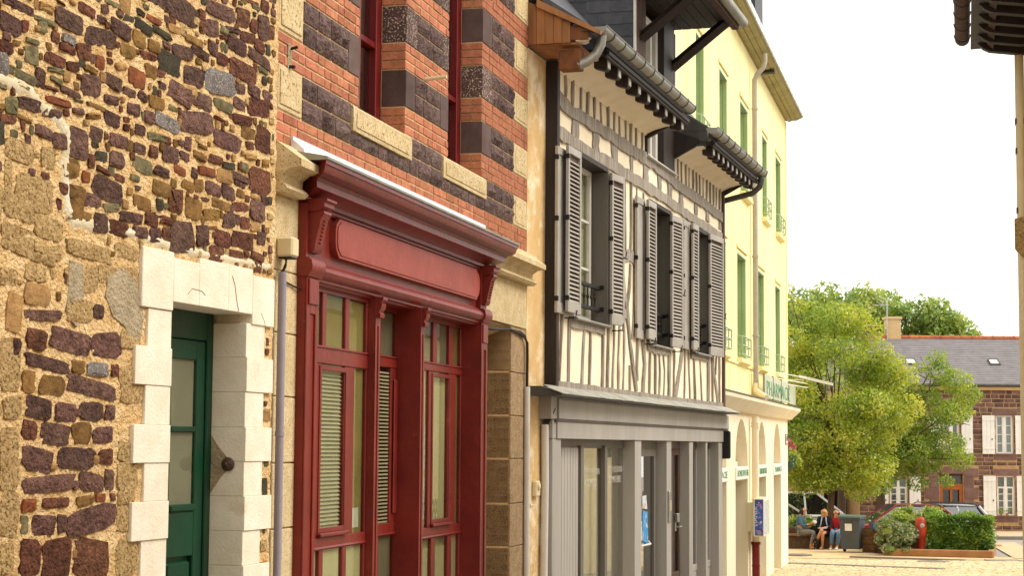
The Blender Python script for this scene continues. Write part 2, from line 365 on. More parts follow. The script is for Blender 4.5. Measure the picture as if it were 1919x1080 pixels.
def leafmat(name,a,b,c,sc_=1.6,tr=.45):
    m=bpy.data.materials.new(name); m.use_nodes=True; t=m.node_tree; n=t.nodes; L=t.links
    n.remove(n['Principled BSDF'])
    g=n.new('ShaderNodeNewGeometry'); no=n.new('ShaderNodeTexNoise'); no.inputs['Scale'].default_value=sc_; no.inputs['Detail'].default_value=4
    L.new(g.outputs['Position'],no.inputs['Vector'])
    cr=n.new('ShaderNodeValToRGB'); e=cr.color_ramp.elements; e[0].position=.3; e[0].color=lin(a); e[1].position=.7; e[1].color=lin(c)
    q=cr.color_ramp.elements.new(.5); q.color=lin(b); 
    mr=n.new('ShaderNodeMath'); mr.operation='MULTIPLY_ADD'; mr.inputs[1].default_value=.34; L.new(g.outputs['Random Per Island'],mr.inputs[0]); L.new(no.outputs[0],mr.inputs[2])
    sb=n.new('ShaderNodeMath'); sb.operation='SUBTRACT'; sb.inputs[1].default_value=.17; L.new(mr.outputs[0],sb.inputs[0]); L.new(sb.outputs[0],cr.inputs[0])
    d=n.new('ShaderNodeBsdfDiffuse'); tl=n.new('ShaderNodeBsdfTranslucent'); gl=n.new('ShaderNodeBsdfGlossy'); gl.inputs['Roughness'].default_value=.4; gl.inputs[0].default_value=(1,1,1,1)
    L.new(cr.outputs[0],d.inputs[0]); L.new(cr.outputs[0],tl.inputs[0])
    m1=n.new('ShaderNodeMixShader'); m1.inputs[0].default_value=tr; L.new(d.outputs[0],m1.inputs[1]); L.new(tl.outputs[0],m1.inputs[2])
    m2=n.new('ShaderNodeMixShader'); m2.inputs[0].default_value=.05; L.new(m1.outputs[0],m2.inputs[1]); L.new(gl.outputs[0],m2.inputs[2])
    L.new(m2.outputs[0],n['Material Output'].inputs[0]); MATS[name]=m
leafmat('leaf_lime','#6b8a1c','#a5b428','#d2cd48',.7,.55)
leafmat('leaf_olive','#67871e','#93ab2c','#bec240',1.1,.55)
leafmat('leaf_far','#6f9038','#92aa46','#c0c258',.5,.5)
leafmat('leaf_hedge_bright','#7b9216','#a5ae20','#cfcf48',2.2)
leafmat('leaf_hedge_dark','#4a701a','#6d9426','#a3b83a',2.5)
leafmat('leaf_silver','#5b6636','#87905a','#bcb98a',4)
STONES="-1.406 5.373 0.59 0.121 0.07 P;-2.102 2.563 0.43 0.128 -0.12 P;-2.092 2.374 0.286 0.168 0.1 R;-2.71 4.134 0.294 0.156 -0.0 T;-0.795 5.047 0.352 0.13 -0.1 Y;-1.083 4.761 0.375 0.12 -0.11 P;-2.425 2.393 0.241 0.185 -0.05 R;-1.221 4.094 0.261 0.157 -0.09 P;-2.853 2.877 0.145 0.267 -0.05 T;-0.23 4.546 0.273 0.139 -0.01 R;-2.137 3.223 0.45 0.078 0.11 P;-2.875 3.317 0.157 0.223 -0.03 T;-1.743 2.362 0.205 0.17 -0.08 T;-2.345 3.45 0.337 0.103 0.08 P;-0.498 5.176 0.316 0.108 0.01 R;-2.261 3.765 0.262 0.126 -0.12 T;-2.504 2.754 0.439 0.075 -0.04 P;-2.259 2.874 0.324 0.101 -0.0 P;-0.684 4.723 0.335 0.095 0.03 P;-2.035 4.248 0.275 0.113 0.11 P;-1.998 3.451 0.255 0.118 -0.02 P;-0.198 4.81 0.199 0.15 0.06 R;-0.268 4.994 0.272 0.102 -0.06 R;-2.84 3.9 0.245 0.113 0.11 T;-2.2 3.915 0.372 0.073 0.04 T;-0.807 5.469 0.323 0.084 -0.03 P;-2.845 2.617 0.14 0.188 0.11 T;-2.328 4.441 0.177 0.145 -0.0 P;-2.142 5.018 0.294 0.087 -0.09 P;-2.659 2.406 0.157 0.162 0.01 R;-1.282 4.89 0.259 0.098 0.12 P;-1.756 2.784 0.191 0.13 -0.06 T;-0.452 4.162 0.261 0.095 -0.03 R;-2.621 2.872 0.238 0.104 0.12 P;-2.827 4.048 0.247 0.1 0.06 T;-1.411 5.037 0.234 0.105 0.03 D;-1.125 5.015 0.211 0.115 -0.08 P;-0.257 4.361 0.198 0.115 -0.01 P;-2.464 2.993 0.235 0.095 0.1 P;-2.267 3.604 0.219 0.099 -0.09 T;-2.577 3.984 0.23 0.094 0.05 T;-1.727 3.217 0.214 0.101 -0.03 T;-2.441 5.036 0.243 0.088 0.06 P;-1.09 4.273 0.19 0.112 0.03 O;-1.761 2.562 0.176 0.12 -0.06 T;-2.555 3.331 0.368 0.057 0.08 P;-2.66 3.656 0.208 0.1 0.02 B;-0.588 5.315 0.242 0.084 0.09 P;-0.22 5.502 0.142 0.143 -0.07 P;-2.624 3.117 0.216 0.093 0.11 P;-2.852 4.32 0.217 0.092 0.05 T;-2.856 3.553 0.114 0.167 0.03 B;-0.281 5.297 0.279 0.068 0.1 P;-1.415 4.7 0.246 0.076 0.1 Y;-2.119 2.755 0.204 0.09 0.12 P;-1.303 4.284 0.148 0.123 -0.02 R;-2.131 3.108 0.204 0.086 -0.04 P;-2.508 3.226 0.214 0.081 0.02 O;-2.232 4.751 0.169 0.102 -0.05 P;-2.552 2.558 0.186 0.091 0.07 P;-0.713 4.14 0.188 0.09 -0.01 R;-0.513 5.496 0.166 0.099 -0.08 R;-1.757 3.496 0.182 0.09 -0.07 T;-2.224 2.995 0.16 0.101 0.02 O;-1.257 5.128 0.22 0.073 -0.09 P;-1.946 5.107 0.199 0.08 0.1 P;-2.376 3.1 0.187 0.084 0.03 P;-0.983 4.896 0.181 0.085 -0.01 P;-0.97 4.126 0.137 0.112 -0.11 P;-2.34 4.116 0.132 0.114 0.07 O;-0.485 4.88 0.254 0.059 -0.09 R;-2.015 2.989 0.196 0.074 -0.06 P;-1.805 3.822 0.181 0.079 -0.09 T;-1.779 3.303 0.166 0.085 -0.02 T;-1.372 4.535 0.174 0.081 -0.01 P;-2.957 4.903 0.164 0.085 0.06 P;-0.904 5.348 0.154 0.09 -0.11 P;-2.852 2.417 0.104 0.133 -0.03 T;-2.601 3.561 0.288 0.048 -0.04 P;-1.46 4.331 0.183 0.075 0.05 O;-2.655 3.444 0.152 0.09 0.11 R;-1.823 3.949 0.207 0.066 0.02 T;-2.845 3.112 0.139 0.097 -0.11 T;-1.677 4.427 0.189 0.071 0.09 G;-0.706 4.508 0.182 0.073 0.01 B;-0.741 4.919 0.227 0.058 0.03 G;-2.082 3.322 0.199 0.066 -0.03 Y;-0.638 4.258 0.161 0.08 -0.11 P;-1.918 4.061 0.174 0.073 0.07 R;-2.009 3.811 0.16 0.078 0.03 T;-0.861 4.263 0.191 0.063 -0.11 O;-2.679 3.757 0.163 0.072 0.03 T;-0.44 5.392 0.193 0.06 -0.11 R;-0.852 4.415 0.178 0.065 0.07 P;-1.674 4.228 0.17 0.067 0.07 O;-0.654 4.42 0.145 0.077 0.02 P;-1.949 4.415 0.143 0.078 -0.02 P;-2.543 3.867 0.178 0.062 -0.12 T;-2.099 4.068 0.126 0.086 -0.03 P;-1.766 2.673 0.161 0.067 -0.05 T;-2.776 4.556 0.185 0.058 -0.05 P;-1.173 4.928 0.181 0.059 -0.08 B;-1.793 2.907 0.116 0.092 0.12 T;-2.6 4.324 0.114 0.093 -0.05 T;-1.935 4.518 0.168 0.063 -0.01 P;-1.794 4.134 0.202 0.052 -0.05 P;-2.439 2.659 0.222 0.047 -0.01 R;-1.539 4.79 0.162 0.064 0.02 O;-0.746 4.335 0.203 0.051 0.05 O;-2.9 5.005 0.235 0.044 0.03 P;-2.001 4.812 0.154 0.067 0.11 P;-0.539 4.061 0.18 0.056 0.02 R;-0.276 5.378 0.132 0.076 0.11 R;-0.495 4.357 0.189 0.053 -0.08 R;-0.341 5.083 0.146 0.068 0.12 P;-2.71 3.237 0.1 0.099 0.02 O;-1.042 5.167 0.201 0.049 0.1 P;-0.934 4.503 0.189 0.052 0.0 C;-2.692 3.009 0.114 0.086 0.11 R;-2.39 4.295 0.142 0.069 -0.08 O;-1.739 4.879 0.112 0.087 -0.08 C;-2.3 4.91 0.123 0.079 -0.12 R;-1.701 5.172 0.189 0.051 0.1 D;-2.177 4.175 0.148 0.065 -0.04 P;-2.004 4.617 0.142 0.067 0.04 P;-2.91 3.721 0.132 0.072 0.01 T;-1.98 2.88 0.126 0.075 -0.02 R;-2.56 4.815 0.169 0.055 0.07 R;-2.773 4.795 0.11 0.083 -0.08 G;-0.503 4.53 0.212 0.043 0.08 P;-2.332 4.192 0.142 0.064 -0.0 O;-2.857 4.683 0.237 0.038 0.09 G;-1.786 4.89 0.111 0.08 0.01 C;-2.505 4.424 0.117 0.075 -0.01 P;-1.568 4.149 0.135 0.064 0.04 R;-0.245 4.083 0.172 0.05 0.1 R;-0.531 4.969 0.142 0.06 0.08 P;-1.523 4.067 0.116 0.073 -0.08 P;-0.77 5.191 0.128 0.066 -0.04 R;-1.864 5.006 0.134 0.063 -0.07 O;-1.94 2.765 0.086 0.097 -0.0 P;-1.465 4.425 0.158 0.052 0.05 P;-2.629 3.828 0.204 0.04 0.09 T;-0.89 5.231 0.11 0.074 0.07 P;-1.12 5.221 0.183 0.044 0.06 O;-1.685 4.062 0.138 0.058 -0.04 P;-1.615 4.948 0.122 0.064 -0.05 O;-1.529 4.604 0.189 0.041 -0.06 G;-0.198 4.202 0.1 0.077 0.03 P;-2.938 4.19 0.057 0.134 -0.05 T;-2.645 4.443 0.144 0.053 0.11 P;-2.281 5.129 0.151 0.05 0.1 R;-1.737 5.087 0.113 0.066 -0.03 O;-0.424 4.269 0.111 0.067 -0.01 R;-3.007 4.705 0.076 0.096 -0.07 Y;-1.502 5.182 0.197 0.037 0.11 D;-0.208 5.64 0.101 0.072 0.08 R;-1.588 5.092 0.117 0.061 0.01 O;-2.165 4.515 0.115 0.062 0.06 P;-0.829 4.591 0.162 0.044 -0.04 R;-2.521 4.615 0.191 0.037 -0.03 C;-0.527 5.062 0.118 0.059 -0.11 P;-2.676 2.655 0.121 0.057 -0.05 C;-1.79 4.711 0.118 0.058 -0.04 P;-1.155 4.39 0.125 0.054 0.06 O;-1.029 4.578 0.15 0.044 0.07 O;-2.171 2.664 0.155 0.042 -0.09 O;-2.579 4.546 0.162 0.04 -0.09 P;-2.274 3.329 0.103 0.062 0.03 O;-1.95 3.108 0.087 0.073 0.09 P;-2.931 4.522 0.086 0.073 -0.08 G;-0.359 5.482 0.081 0.077 0.11 R;-1.029 4.408 0.092 0.067 -0.08 O;-1.616 4.698 0.096 0.064 -0.02 P;-2.021 4.717 0.136 0.045 -0.05 P;-1.764 5.101 0.087 0.069 0.1 O;-1.646 5.026 0.166 0.036 -0.04 R;-0.653 4.578 0.153 0.039 -0.08 D;-2.384 2.559 0.07 0.085 0.08 P;-1.993 4.161 0.142 0.041 -0.1 G;-1.393 4.088 0.08 0.072 -0.07 R;-1.261 4.462 0.13 0.044 0.11 C;-0.641 5.392 0.17 0.033 -0.1 P;-2.09 3.617 0.085 0.066 0.02 P;-1.714 4.511 0.112 0.05 0.08 P;-0.157 5.087 0.092 0.06 0.01 P;-2.692 4.698 0.062 0.089 -0.07 P;-2.456 4.893 0.141 0.039 0.02 R;-2.442 4.942 0.119 0.045 0.01 Y;-2.982 4.789 0.101 0.053 0.06 R;-1.713 4.615 0.107 0.05 -0.0 P;-2.416 4.681 0.162 0.033 0.09 P;-1.722 4.133 0.1 0.053 -0.07 P;-1.356 5.239 0.135 0.039 -0.04 B;-0.287 4.259 0.114 0.046 -0.07 B;-2.105 4.41 0.109 0.048 -0.05 D;-2.142 4.89 0.081 0.064 0.03 C;-1.41 4.164 0.12 0.043 0.03 R;-1.56 4.519 0.085 0.06 0.04 R;-2.822 3.398 0.067 0.076 -0.1 P;-1.595 5.236 0.155 0.032 0.06 C;-0.447 4.601 0.095 0.052 0.05 G;-1.833 4.792 0.123 0.04 0.04 P;-2.712 2.564 0.06 0.082 -0.05 G;-1.207 4.547 0.104 0.047 0.04 P;-0.357 4.679 0.145 0.033 -0.09 B;-2.953 4.453 0.116 0.041 -0.11 R;-2.656 5.051 0.114 0.041 0.06 B;-0.377 4.743 0.097 0.048 -0.04 R;-0.164 4.437 0.091 0.051 0.04 P;-0.49 4.435 0.103 0.045 0.04 O;-2.4 4.814 0.104 0.044 -0.09 R;-1.037 5.39 0.08 0.054 0.02 R;-0.217 5.233 0.133 0.032 0.08 G;-0.754 5.367 0.09 0.047 0.07 G;-2.675 4.985 0.175 0.024 -0.01 G;-1.484 4.243 0.066 0.063 0.03 D;-2.932 4.087 0.058 0.071 0.01 T;-1.026 5.324 0.065 0.063 -0.12 R;-0.152 5.378 0.067 0.061 -0.08 D;-2.226 4.081 0.09 0.044 0.04 O;-1.695 4.798 0.082 0.048 0.11 P;-0.156 4.668 0.084 0.046 -0.02 O;-1.91 3.325 0.066 0.058 -0.09 R;-2.249 4.281 0.067 0.057 -0.03 C;-1.084 4.471 0.07 0.054 0.11 P;-1.757 4.71 0.062 0.06 -0.11 P;-2.459 4.193 0.065 0.056 0.03 R;-2.684 4.95 0.071 0.051 -0.06 G;-2.224 4.831 0.113 0.032 0.09 O;-2.16 4.656 0.172 0.021 0.02 O;-1.93 4.91 0.108 0.033 -0.12 B;-2.083 4.34 0.127 0.028 0.12 R;-0.501 4.489 0.126 0.028 0.1 P;-0.286 4.44 0.114 0.03 0.08 B;-2.028 5.221 0.154 0.022 -0.01 G;-1.919 4.326 0.108 0.031 0.07 R;-2.188 4.601 0.125 0.026 -0.12 O;-0.196 5.176 0.067 0.047 -0.02 D;-1.498 4.958 0.091 0.034 -0.04 R;-0.524 4.276 0.055 0.056 -0.11 P;-0.382 5.622 0.145 0.021 -0.05 R;-2.018 2.673 0.076 0.04 0.03 C;-2.552 4.765 0.126 0.024 -0.07 G;-2.107 5.177 0.07 0.042 -0.11 P;-1.436 5.128 0.086 0.034 0.07 P;-0.398 4.083 0.071 0.041 -0.06 R;-2.817 4.628 0.12 0.024 0.11 G;-1.481 4.896 0.079 0.036 0.05 P;-2.337 4.602 0.1 0.028 -0.05 P;-1.752 4.35 0.087 0.032 0.05 G;-2.549 4.714 0.095 0.029 0.12 G;-1.86 5.182 0.098 0.027 -0.05 D;-2.141 5.111 0.081 0.032 0.04 P;-2.819 4.48 0.129 0.02 0.11 O;-0.329 5.6 0.099 0.026 -0.01 G;-1.744 5.239 0.087 0.029 0.12 D;-2.766 4.863 0.101 0.024 -0.0 G;-1.062 5.116 0.071 0.034 -0.02 O;-1.356 4.793 0.094 0.025 0.08 G;-0.76 5.322 0.09 0.026 -0.09 R;-2.838 4.921 0.045 0.051 0.07 R;-2.369 4.338 0.076 0.03 0.06 O;-0.986 4.638 0.101 0.02 0.08 O;-2.489 4.116 0.043 0.046 0.09 R;-1.856 4.6 0.055 0.034 -0.04 R;-1.254 4.616 0.062 0.03 0.08 P;-0.842 4.19 0.088 0.02 -0.12 O;-2.726 4.931 0.061 0.028 -0.12 B;-2.05 4.915 0.053 0.032 -0.09 R;-3.002 4.601 0.058 0.029 0.11 G;-0.801 4.835 0.12 0.014 0.06 R;-1.956 5.18 0.054 0.029 0.11 P;-0.949 4.341 0.087 0.018 -0.02 P;-2.451 4.572 0.048 0.032 -0.1 R;-2.586 4.667 0.094 0.016 -0.0 R;-2.919 4.594 0.034 0.043 0.05 R;-1.9 2.676 0.043 0.033 -0.01 R;-2.067 4.522 0.035 0.035 -0.03 R;-3.001 4.503 0.038 0.03 -0.11 O;-1.73 4.3 0.049 0.022 -0.05 P;-2.339 4.656 0.067 0.015 0.08 G;-2.906 4.823 0.04 0.025 0.05 B;-2.412 5.136 0.054 0.018 0.08 B;-2.536 5.108 0.085 0.01 0.11 R;-2.238 2.459 0.033 0.024 0.07 P"
# ---------------- ground (setting) ----------------
def gz(x,y):
    if y>44: return 0.0
    t=max(0,min(1,(44-y)/30)); return 1.3*t*t*(3-2*t)
g=MB(False); NX,NY=14,60
xs=[-60,-30,-15,-8,-4,-1,2,5,8,12,16,24,40,80]; ys=[-30+i*2.2 for i in range(54)]+[95,110,140,190,260,400]
vs_=[(x,y,gz(x,y)-.02) for y in ys for x in xs]; nx=len(xs)
g.add(vs_,[(j*nx+i,j*nx+i+1,(j+1)*nx+i+1,(j+1)*nx+i) for j in range(len(ys)-1) for i in range(nx-1)])
g.build('ground','asphalt',kind='structure',smooth=True,ang=180)

# ---------------- rubble stone house on the left ----------------
LH=froot('stone_house','rubble stone house with a green door in a white painted stone surround','house',FL)
rn=random.Random(3)
DS0,DS1,DZ1=-1.335,-.398,3.725      # door opening
def wallgrid(s0,s1,z0,z1,step,rn,amp,o=0.0,hole=None):
    mb=MB(); nx=max(1,round((s1-s0)/step)); nz=max(1,round((z1-z0)/step))
    vs=[(s0+(s1-s0)*i/nx,o+rn.uniform(-amp,amp),z0+(z1-z0)*j/nz) for j in range(nz+1) for i in range(nx+1)]
    return mb.add(vs,[(j*(nx+1)+i,j*(nx+1)+i+1,(j+1)*(nx+1)+i+1,(j+1)*(nx+1)+i) for j in range(nz) for i in range(nx)])
wm=wallgrid(-4.6,DS0-.1,.2,6.6,.03,rn,.007)
w2=wallgrid(DS0-.1,DS1+.1,DZ1+.1,6.6,.035,rn,.006); w3=wallgrid(DS1+.1,0,.2,6.6,.035,rn,.006)
b=len(wm.v); wm.v+=w2.v; wm.f+=[tuple(i+b for i in f) for f in w2.f]
b=len(wm.v); wm.v+=w3.v; wm.f+=[tuple(i+b for i in f) for f in w3.f]
wm.box(-4.6,0.0,-.5,-.42,.2,6.6); wm.box(-.01,0.0,-.42,-.004,.2,6.6); wm.box(-4.6,0,-.42,-.01,6.58,6.6)
wm.build('wall','lime_mortar',LH,smooth=True,ang=180,fix=False)
CODE=dict(P='stone_purple',R='stone_red',O='stone_ochre',C='stone_rust',G='stone_green',B='stone_buff',Y='stone_grey',D='stone_dark',T='granite_tan')
tab=[r.split() for r in STONES.split(';')]
placed=[]
for i,r in enumerate(tab):
    s,z,w_,h_,ro=map(float,r[:5]); c=r[5]; placed.append((s,z,w_,h_))
    big=c=='T'; d=rn.uniform(.003,.011)*(.7 if big else 1)
    mb=stone_mesh(w_*(1.16 if big else 1.15),h_*(1.16 if big else 1.15),d,None,rn,10,.09 if big else .15,6 if big else rn.uniform(3.2,7))
    mb.build('stone',CODE[c],LH,smooth=True,ang=22,loc=(s,-.004,z),rot=(0,ro,0),fix=False)
SEAM=[(-2.80,4.62),(-2.66,4.56),(-2.52,4.53),(-2.43,4.47),(-2.44,4.33),(-2.42,4.12),(-2.36,4.05),(-2.1,4.05),(-1.8,4.05)]
placed+=[(a,b,.14,.14) for a,b in SEAM]
# small packing stones between them: too small to pick apart singly
fill={}
def clear(s,z,w_,h_,m):
    for a,b,c,d in placed:
        if abs(s-a)<(w_+c)*.44+m and abs(z-b)<(h_+d)*.44+m: return False
    return True
for it in range(14000):
    s=rn.uniform(-4.4,-.05); z=rn.uniform(1.2,6.4)
    out=s<-3.1 or z>5.75 or z<2.3
    if it<5000: w_,h_=rn.uniform(.06,.2),rn.uniform(.06,.17)
    else: w_,h_=rn.uniform(.03,.07),rn.uniform(.025,.055)
    if z<4.0 and s>-1.95: 
        if not(s>-.1 and z<3.6): continue
    if not out and z<4.25 and s<-1.9 and it>3000 and rn.random()<.6: continue
    if s+w_/2>-.02 or not clear(s,z,w_,h_,.016 if z<3.9 else .006): continue
    placed.append((s,z,w_,h_)); c='T' if (2.6<z<4.2 and s<-2.6 and not out) else rn.choice('PPRRRROOOOGGBBBTTD')
    mb=stone_mesh(w_*1.05,h_*1.05,rn.uniform(.003,.009),None,rn,8,.14,3.6)
    F=fill.setdefault(c,MB()); ca,sa=math.cos(rn.uniform(-.15,.15)),0
    b=len(F.v); F.v+=[(x+s,y-.004,zz+z) for x,y,zz in mb.v]; F.f+=[tuple(q+b for q in f) for f in mb.f]
for c,F in fill.items(): F.build('packing_stone',CODE[c],LH,smooth=True,ang=22,fix=False,kind='stuff')
# pale lime smear along the old roof line
pts=[(-3.05,4.63),(-2.80,4.62),(-2.66,4.56),(-2.52,4.53),(-2.43,4.47),(-2.44,4.33),(-2.42,4.12),(-2.36,4.05),(-2.24,4.05),(-1.95,4.06),(-1.70,4.045),(-1.3,4.03),(-.95,4.025),(-.55,4.03),(-.3,4.03),(-.03,4.035)]
mb=MB(); vs_=[]; N=0
for k in range(len(pts)-1):
    for q in range(8):
        t=q/8; s=pts[k][0]*(1-t)+pts[k+1][0]*t; z=pts[k][1]*(1-t)+pts[k+1][1]*t
        dx,dz=pts[k+1][0]-pts[k][0],pts[k+1][1]-pts[k][1]; l=math.hypot(dx,dz); nx_,nz_=-dz/l,dx/l
        wd=rn.uniform(.034,.05)*(1 if k<9 else .7)
        for a,o in ((-wd,-.004),(-wd*.4,.009+rn.uniform(-.003,.002)),(wd*.4,.010+rn.uniform(-.004,.002)),(wd,-.004)):
            vs_.append((s+nx_*a+rn.uniform(-.006,.006),o,z+nz_*a+rn.uniform(-.006,.006)))
        N+=1
mb.add(vs_,[(4*i+j,4*i+j+1,4*i+4+j+1,4*i+4+j) for i in range(N-1) for j in range(3)])
mb.build('mortar_seam','pale_mortar',LH,smooth=True,ang=180,fix=False)
# cement patch left of the lintel
poly=[(-2.0,3.83),(-1.86,3.86),(-1.72,3.80),(-1.63,3.62),(-1.66,3.5),(-1.75,3.48),(-1.83,3.56),(-1.95,3.6),(-2.03,3.7)]
MB().prism(poly,-.01,.008).build('cement_patch','grey_cement',LH)
MB().prism([(-2.38,3.85),(-2.26,3.84),(-2.24,3.62),(-2.3,3.52),(-2.4,3.6)],-.01,.007).build('cement_patch','grey_cement',LH)
# white painted quoin blocks
lz=[3.67,3.466,3.26,3.05,2.846,2.642,2.438,2.234,2.03,1.826,1.62]
def wblock(s0,s1,z0,z1,o1=.03):
    mb=MB(); mb.box(s0,s1,-.30,o1+rn.uniform(-.002,.002),z0+.0006,z1-.0006,.0025); mb.build('quoin_block','white_paint_stone',LH)
for i in range(10):
    wide=i%2==1
    wblock(-1.735 if wide else -1.61+rn.uniform(-.01,.02),DS0,lz[i+1],lz[i],.024 if wide else .016)
    wblock(DS1,(-.035 if wide else -.155)+rn.uniform(-.01,.01),lz[i+1],lz[i],.024 if wide else .016)
# lintel as five painted pieces
xs_=[-1.685,-1.335,-1.03,-.66,-.34,-.03]
for i in range(5):
    top=3.995+(-.03 if i==1 else 0)+( -.035 if i==4 else 0)
    if i in (0,4): MB().box(xs_[i]+.002,xs_[i+1]-.001,-.3,.024,3.673 if i==0 else 3.665,top,.004).build('lintel_stone','white_paint_stone',LH)
    else: MB().box(xs_[i]+.001,xs_[i+1]-.001,-.3,.023,DZ1,top,.003).build('lintel_stone','white_paint_stone',LH)
# hairline crack in the lintel: thin recessed-looking dark filament of dirt
MB().tube([(-.62,.0245,3.93),(-.585,.0245,3.88),(-.56,.0245,3.8),(-.53,.0245,3.73)],.0022,5).build('crack','stone_buff',LH)
MB().tube([(-1.17,.0245,3.78),(-1.12,.0245,3.815),(-1.0,.0245,3.81),(-.96,.0245,3.79)],.0016,5).build('crack','stone_buff',LH)
MB().tube([(-.22,.0245,3.74),(-.17,.0245,3.69),(-.15,.027,3.62)],.0016,5).build('crack','stone_buff',LH)
# mortar collar and iron door bell on the right jamb
mb=MB(); jb=[(-.02,2.96),(-.105,2.86),(-.11,2.8),(-.04,2.74),(-.005,2.70),(-.19,2.71),(-.195,2.97)]
vs_=[(DS1-.006,o,z) for o,z in ((-.198,3.0),(-.165,2.95),(-.12,2.90),(-.085,2.86),(-.085,2.80),(-.13,2.76),(-.165,2.71),(-.198,2.66))]
vs2=[(DS1+.01,o,z) for _,o,z in vs_]
mb.add(vs_+vs2,[tuple(range(8))]+[(i,(i+1)%8,8+(i+1)%8,8+i) for i in range(8)]); mb.build('cement_patch','grey_cement',LH)
bell=thing('door_bell','round turned iron bell pull fixed in the white door jamb','door bell',at(FL,DS1-.006,-.085,2.83),FL[1])
MB().lathe([(.04,0),(.042,-.008),(.035,-.014),(.033,-.02),(.025,-.022),(.023,-.028),(.016,-.03)],(0,0,0),20,'s').build('rosette','iron',bell,True)
MB().lathe([(.009,-.028),(.012,-.034),(.010,-.041),(.003,-.045)],(0,0,0),14,'s').build('knob','iron',bell,True)
# green door: thing > part > sub-part
def frame_bars(mb,s0,s1,z0,z1,bw,o0,o1,c=.004):
    mb.box(s0,s0+bw,o0,o1,z0,z1,c); mb.box(s1-bw,s1,o0,o1,z0,z1,c); mb.box(s0+bw,s1-bw,o0,o1,z1-bw,z1,c); mb.box(s0+bw,s1-bw,o0,o1,z0,z0+bw,c)
DO=-.20
mb=MB()
mb.box(DS0,DS0+.05,DO-.06,DO+.0,1.25,DZ1,.004); mb.box(DS1-.075,DS1,DO-.06,DO,1.25,DZ1,.006)
mb.box(DS0+.05,DS1-.075,DO-.06,DO-.005,3.56,DZ1,.004)
door=mb.build('door','green_paint',LH)
dl,dr=DS0+.05,DS1-.075
mb=MB()
mb.box(dr-.115,dr-.003,DO-.055,DO-.012,1.3,3.555,.006); mb.box(dl+.003,dl+.10,DO-.055,DO-.012,1.3,3.555,.006)
mid=-.92
mb.box(mid-.05,mid+.035,DO-.055,DO-.014,2.62,3.44,.006)
mb.box(dl+.1,dr-.115,DO-.055,DO-.012,3.44,3.555,.004)
mb.box(dl+.1,dr-.115,DO-.055,DO-.012,2.3,2.56,.004)
mb.build('door_leaf','green_paint',door)
for a,b_ in ((dl+.1,mid-.05),(mid+.035,dr-.115)):
    MB().box(a,b_,DO-.05,DO-.008,3.015,3.05,.006).build('glazing_bar','green_paint',door)
    for z0,z1 in ((2.6,3.015),(3.05,3.44)):
        MB().box(a,b_,DO-.024,DO-.021,z0,z1).build('pane','glass_clear',door)
    MB().box(a-.004,b_+.004,DO-.05,DO+.004,2.56,2.6,.008).build('glazing_bar','green_paint',door)
    MB().box(a+.01,b_-.01,DO-.05,DO-.022,1.7,2.27,.02).build('door_panel','green_paint',door)
    MB().box(a,b_,DO-.056,DO-.045,1.3,2.3).build('door_panel','green_paint',door)
MB().box(dl+.1,dr-.115,DO-.034,DO-.03,2.55,3.5).build('door_curtain','net_grey',door)
MB().box(DS0-.02,DS1+.02,DO-.2,DO-.19,1.2,3.75).build('dark_backing','dark_room',door)
MB().box(DS0-.1,DS1+.1,-.42,.06,.6,1.28,.01).build('door_step','granite_pale',LH)

# lilac drain pipe, entry box and cables between the two houses
dp=thing('drainpipe','lilac grey plastic drainpipe between the white quoins and the granite pier','drainpipe',at(FR,.02,.05,0),FR[1])
MB().tube([(0,0,1.0),(0,0,2.2),(0,0,4.03)],.026,16).build('pipe','pipe_lilac',dp,True,60)
for z in (1.7,3.0): MB().lathe([(.03,z),(.03,z+.03)],(0,0,0),16).build('pipe_collar','pipe_lilac',dp,True)
bx=thing('junction_box','cream plastic alarm box on the granite pier beside the stone house','box',at(FR,.03,.0,4.13),FR[1])
MB().box(0,.12,.0,.11,0,.125,.012).build('casing','plastic_cream',bx); MB().box(.01,.11,.015,.1,-.012,.0,.003).build('base','cable_black',bx)
cb=thing('cable','thin black cable running from the cream box to the red shopfront','cable',(0,0,0),0)
mb=MB(False); P=[at(FR,s,o,z) for s,o,z in ((.08,.05,4.12),(.075,.05,4.07),(.06,.03,4.02),(.09,.012,3.99),(.2,.01,3.98),(.33,.012,3.965),(.42,.03,3.955))]
mb.tube(P,.006,6); mb.tube([at(FR,s,o,z) for s,o,z in ((.075,.05,4.09),(.07,.035,4.05),(.04,.02,4.02),(.03,.06,4.0))],.006,6)
mb.build('cable_run','cable_black',cb,True)
# ---------------- red brick and stone house ----------------
RH=froot('brick_house','brick house with bands of dark rough stone, tall red windows and pale granite corners','house',FR)
rn=random.Random(21)
W1=(1.585,2.70); W2=(3.90,5.00); RE=6.74; TOP=7.5
SB=[(5.07,5.37),(5.58,5.88),(6.09,6.39),(6.60,6.92),(7.13,7.45)]; BBAND=[(4.45,5.07),(5.37,5.58),(5.88,6.09),(6.39,6.60),(6.92,7.13)]
mb=MB()
def seg(s0,s1,z0,z1,o0=-.5,o1=-.007): mb.box(s0,s1,o0,o1,z0,z1)
seg(0,RE,4.12,5.17); seg(0,W1[0],5.17,TOP); seg(W1[1]+.007,W2[0],5.17,TOP); seg(W2[1]+.007,RE,5.17,TOP)
seg(-.0,.43,0,4.12,-.5,-.02); seg(6.15,RE,0,4.12,-.5,-.02); seg(.43,6.15,0,4.12,-.62,-.45)
seg(5.07,6.15,0,4.06,-.45,-.24)
mb.box(0,RE,-4.2,-4.1,0,TOP); mb.box(RE-.1,RE,-4.1,-.5,0,TOP); mb.box(0,.1,-4.1,-.5,0,TOP); mb.box(0,RE,-4.2,-.5,TOP,TOP+.1)
mb.build('wall','brick_mortar',RH)
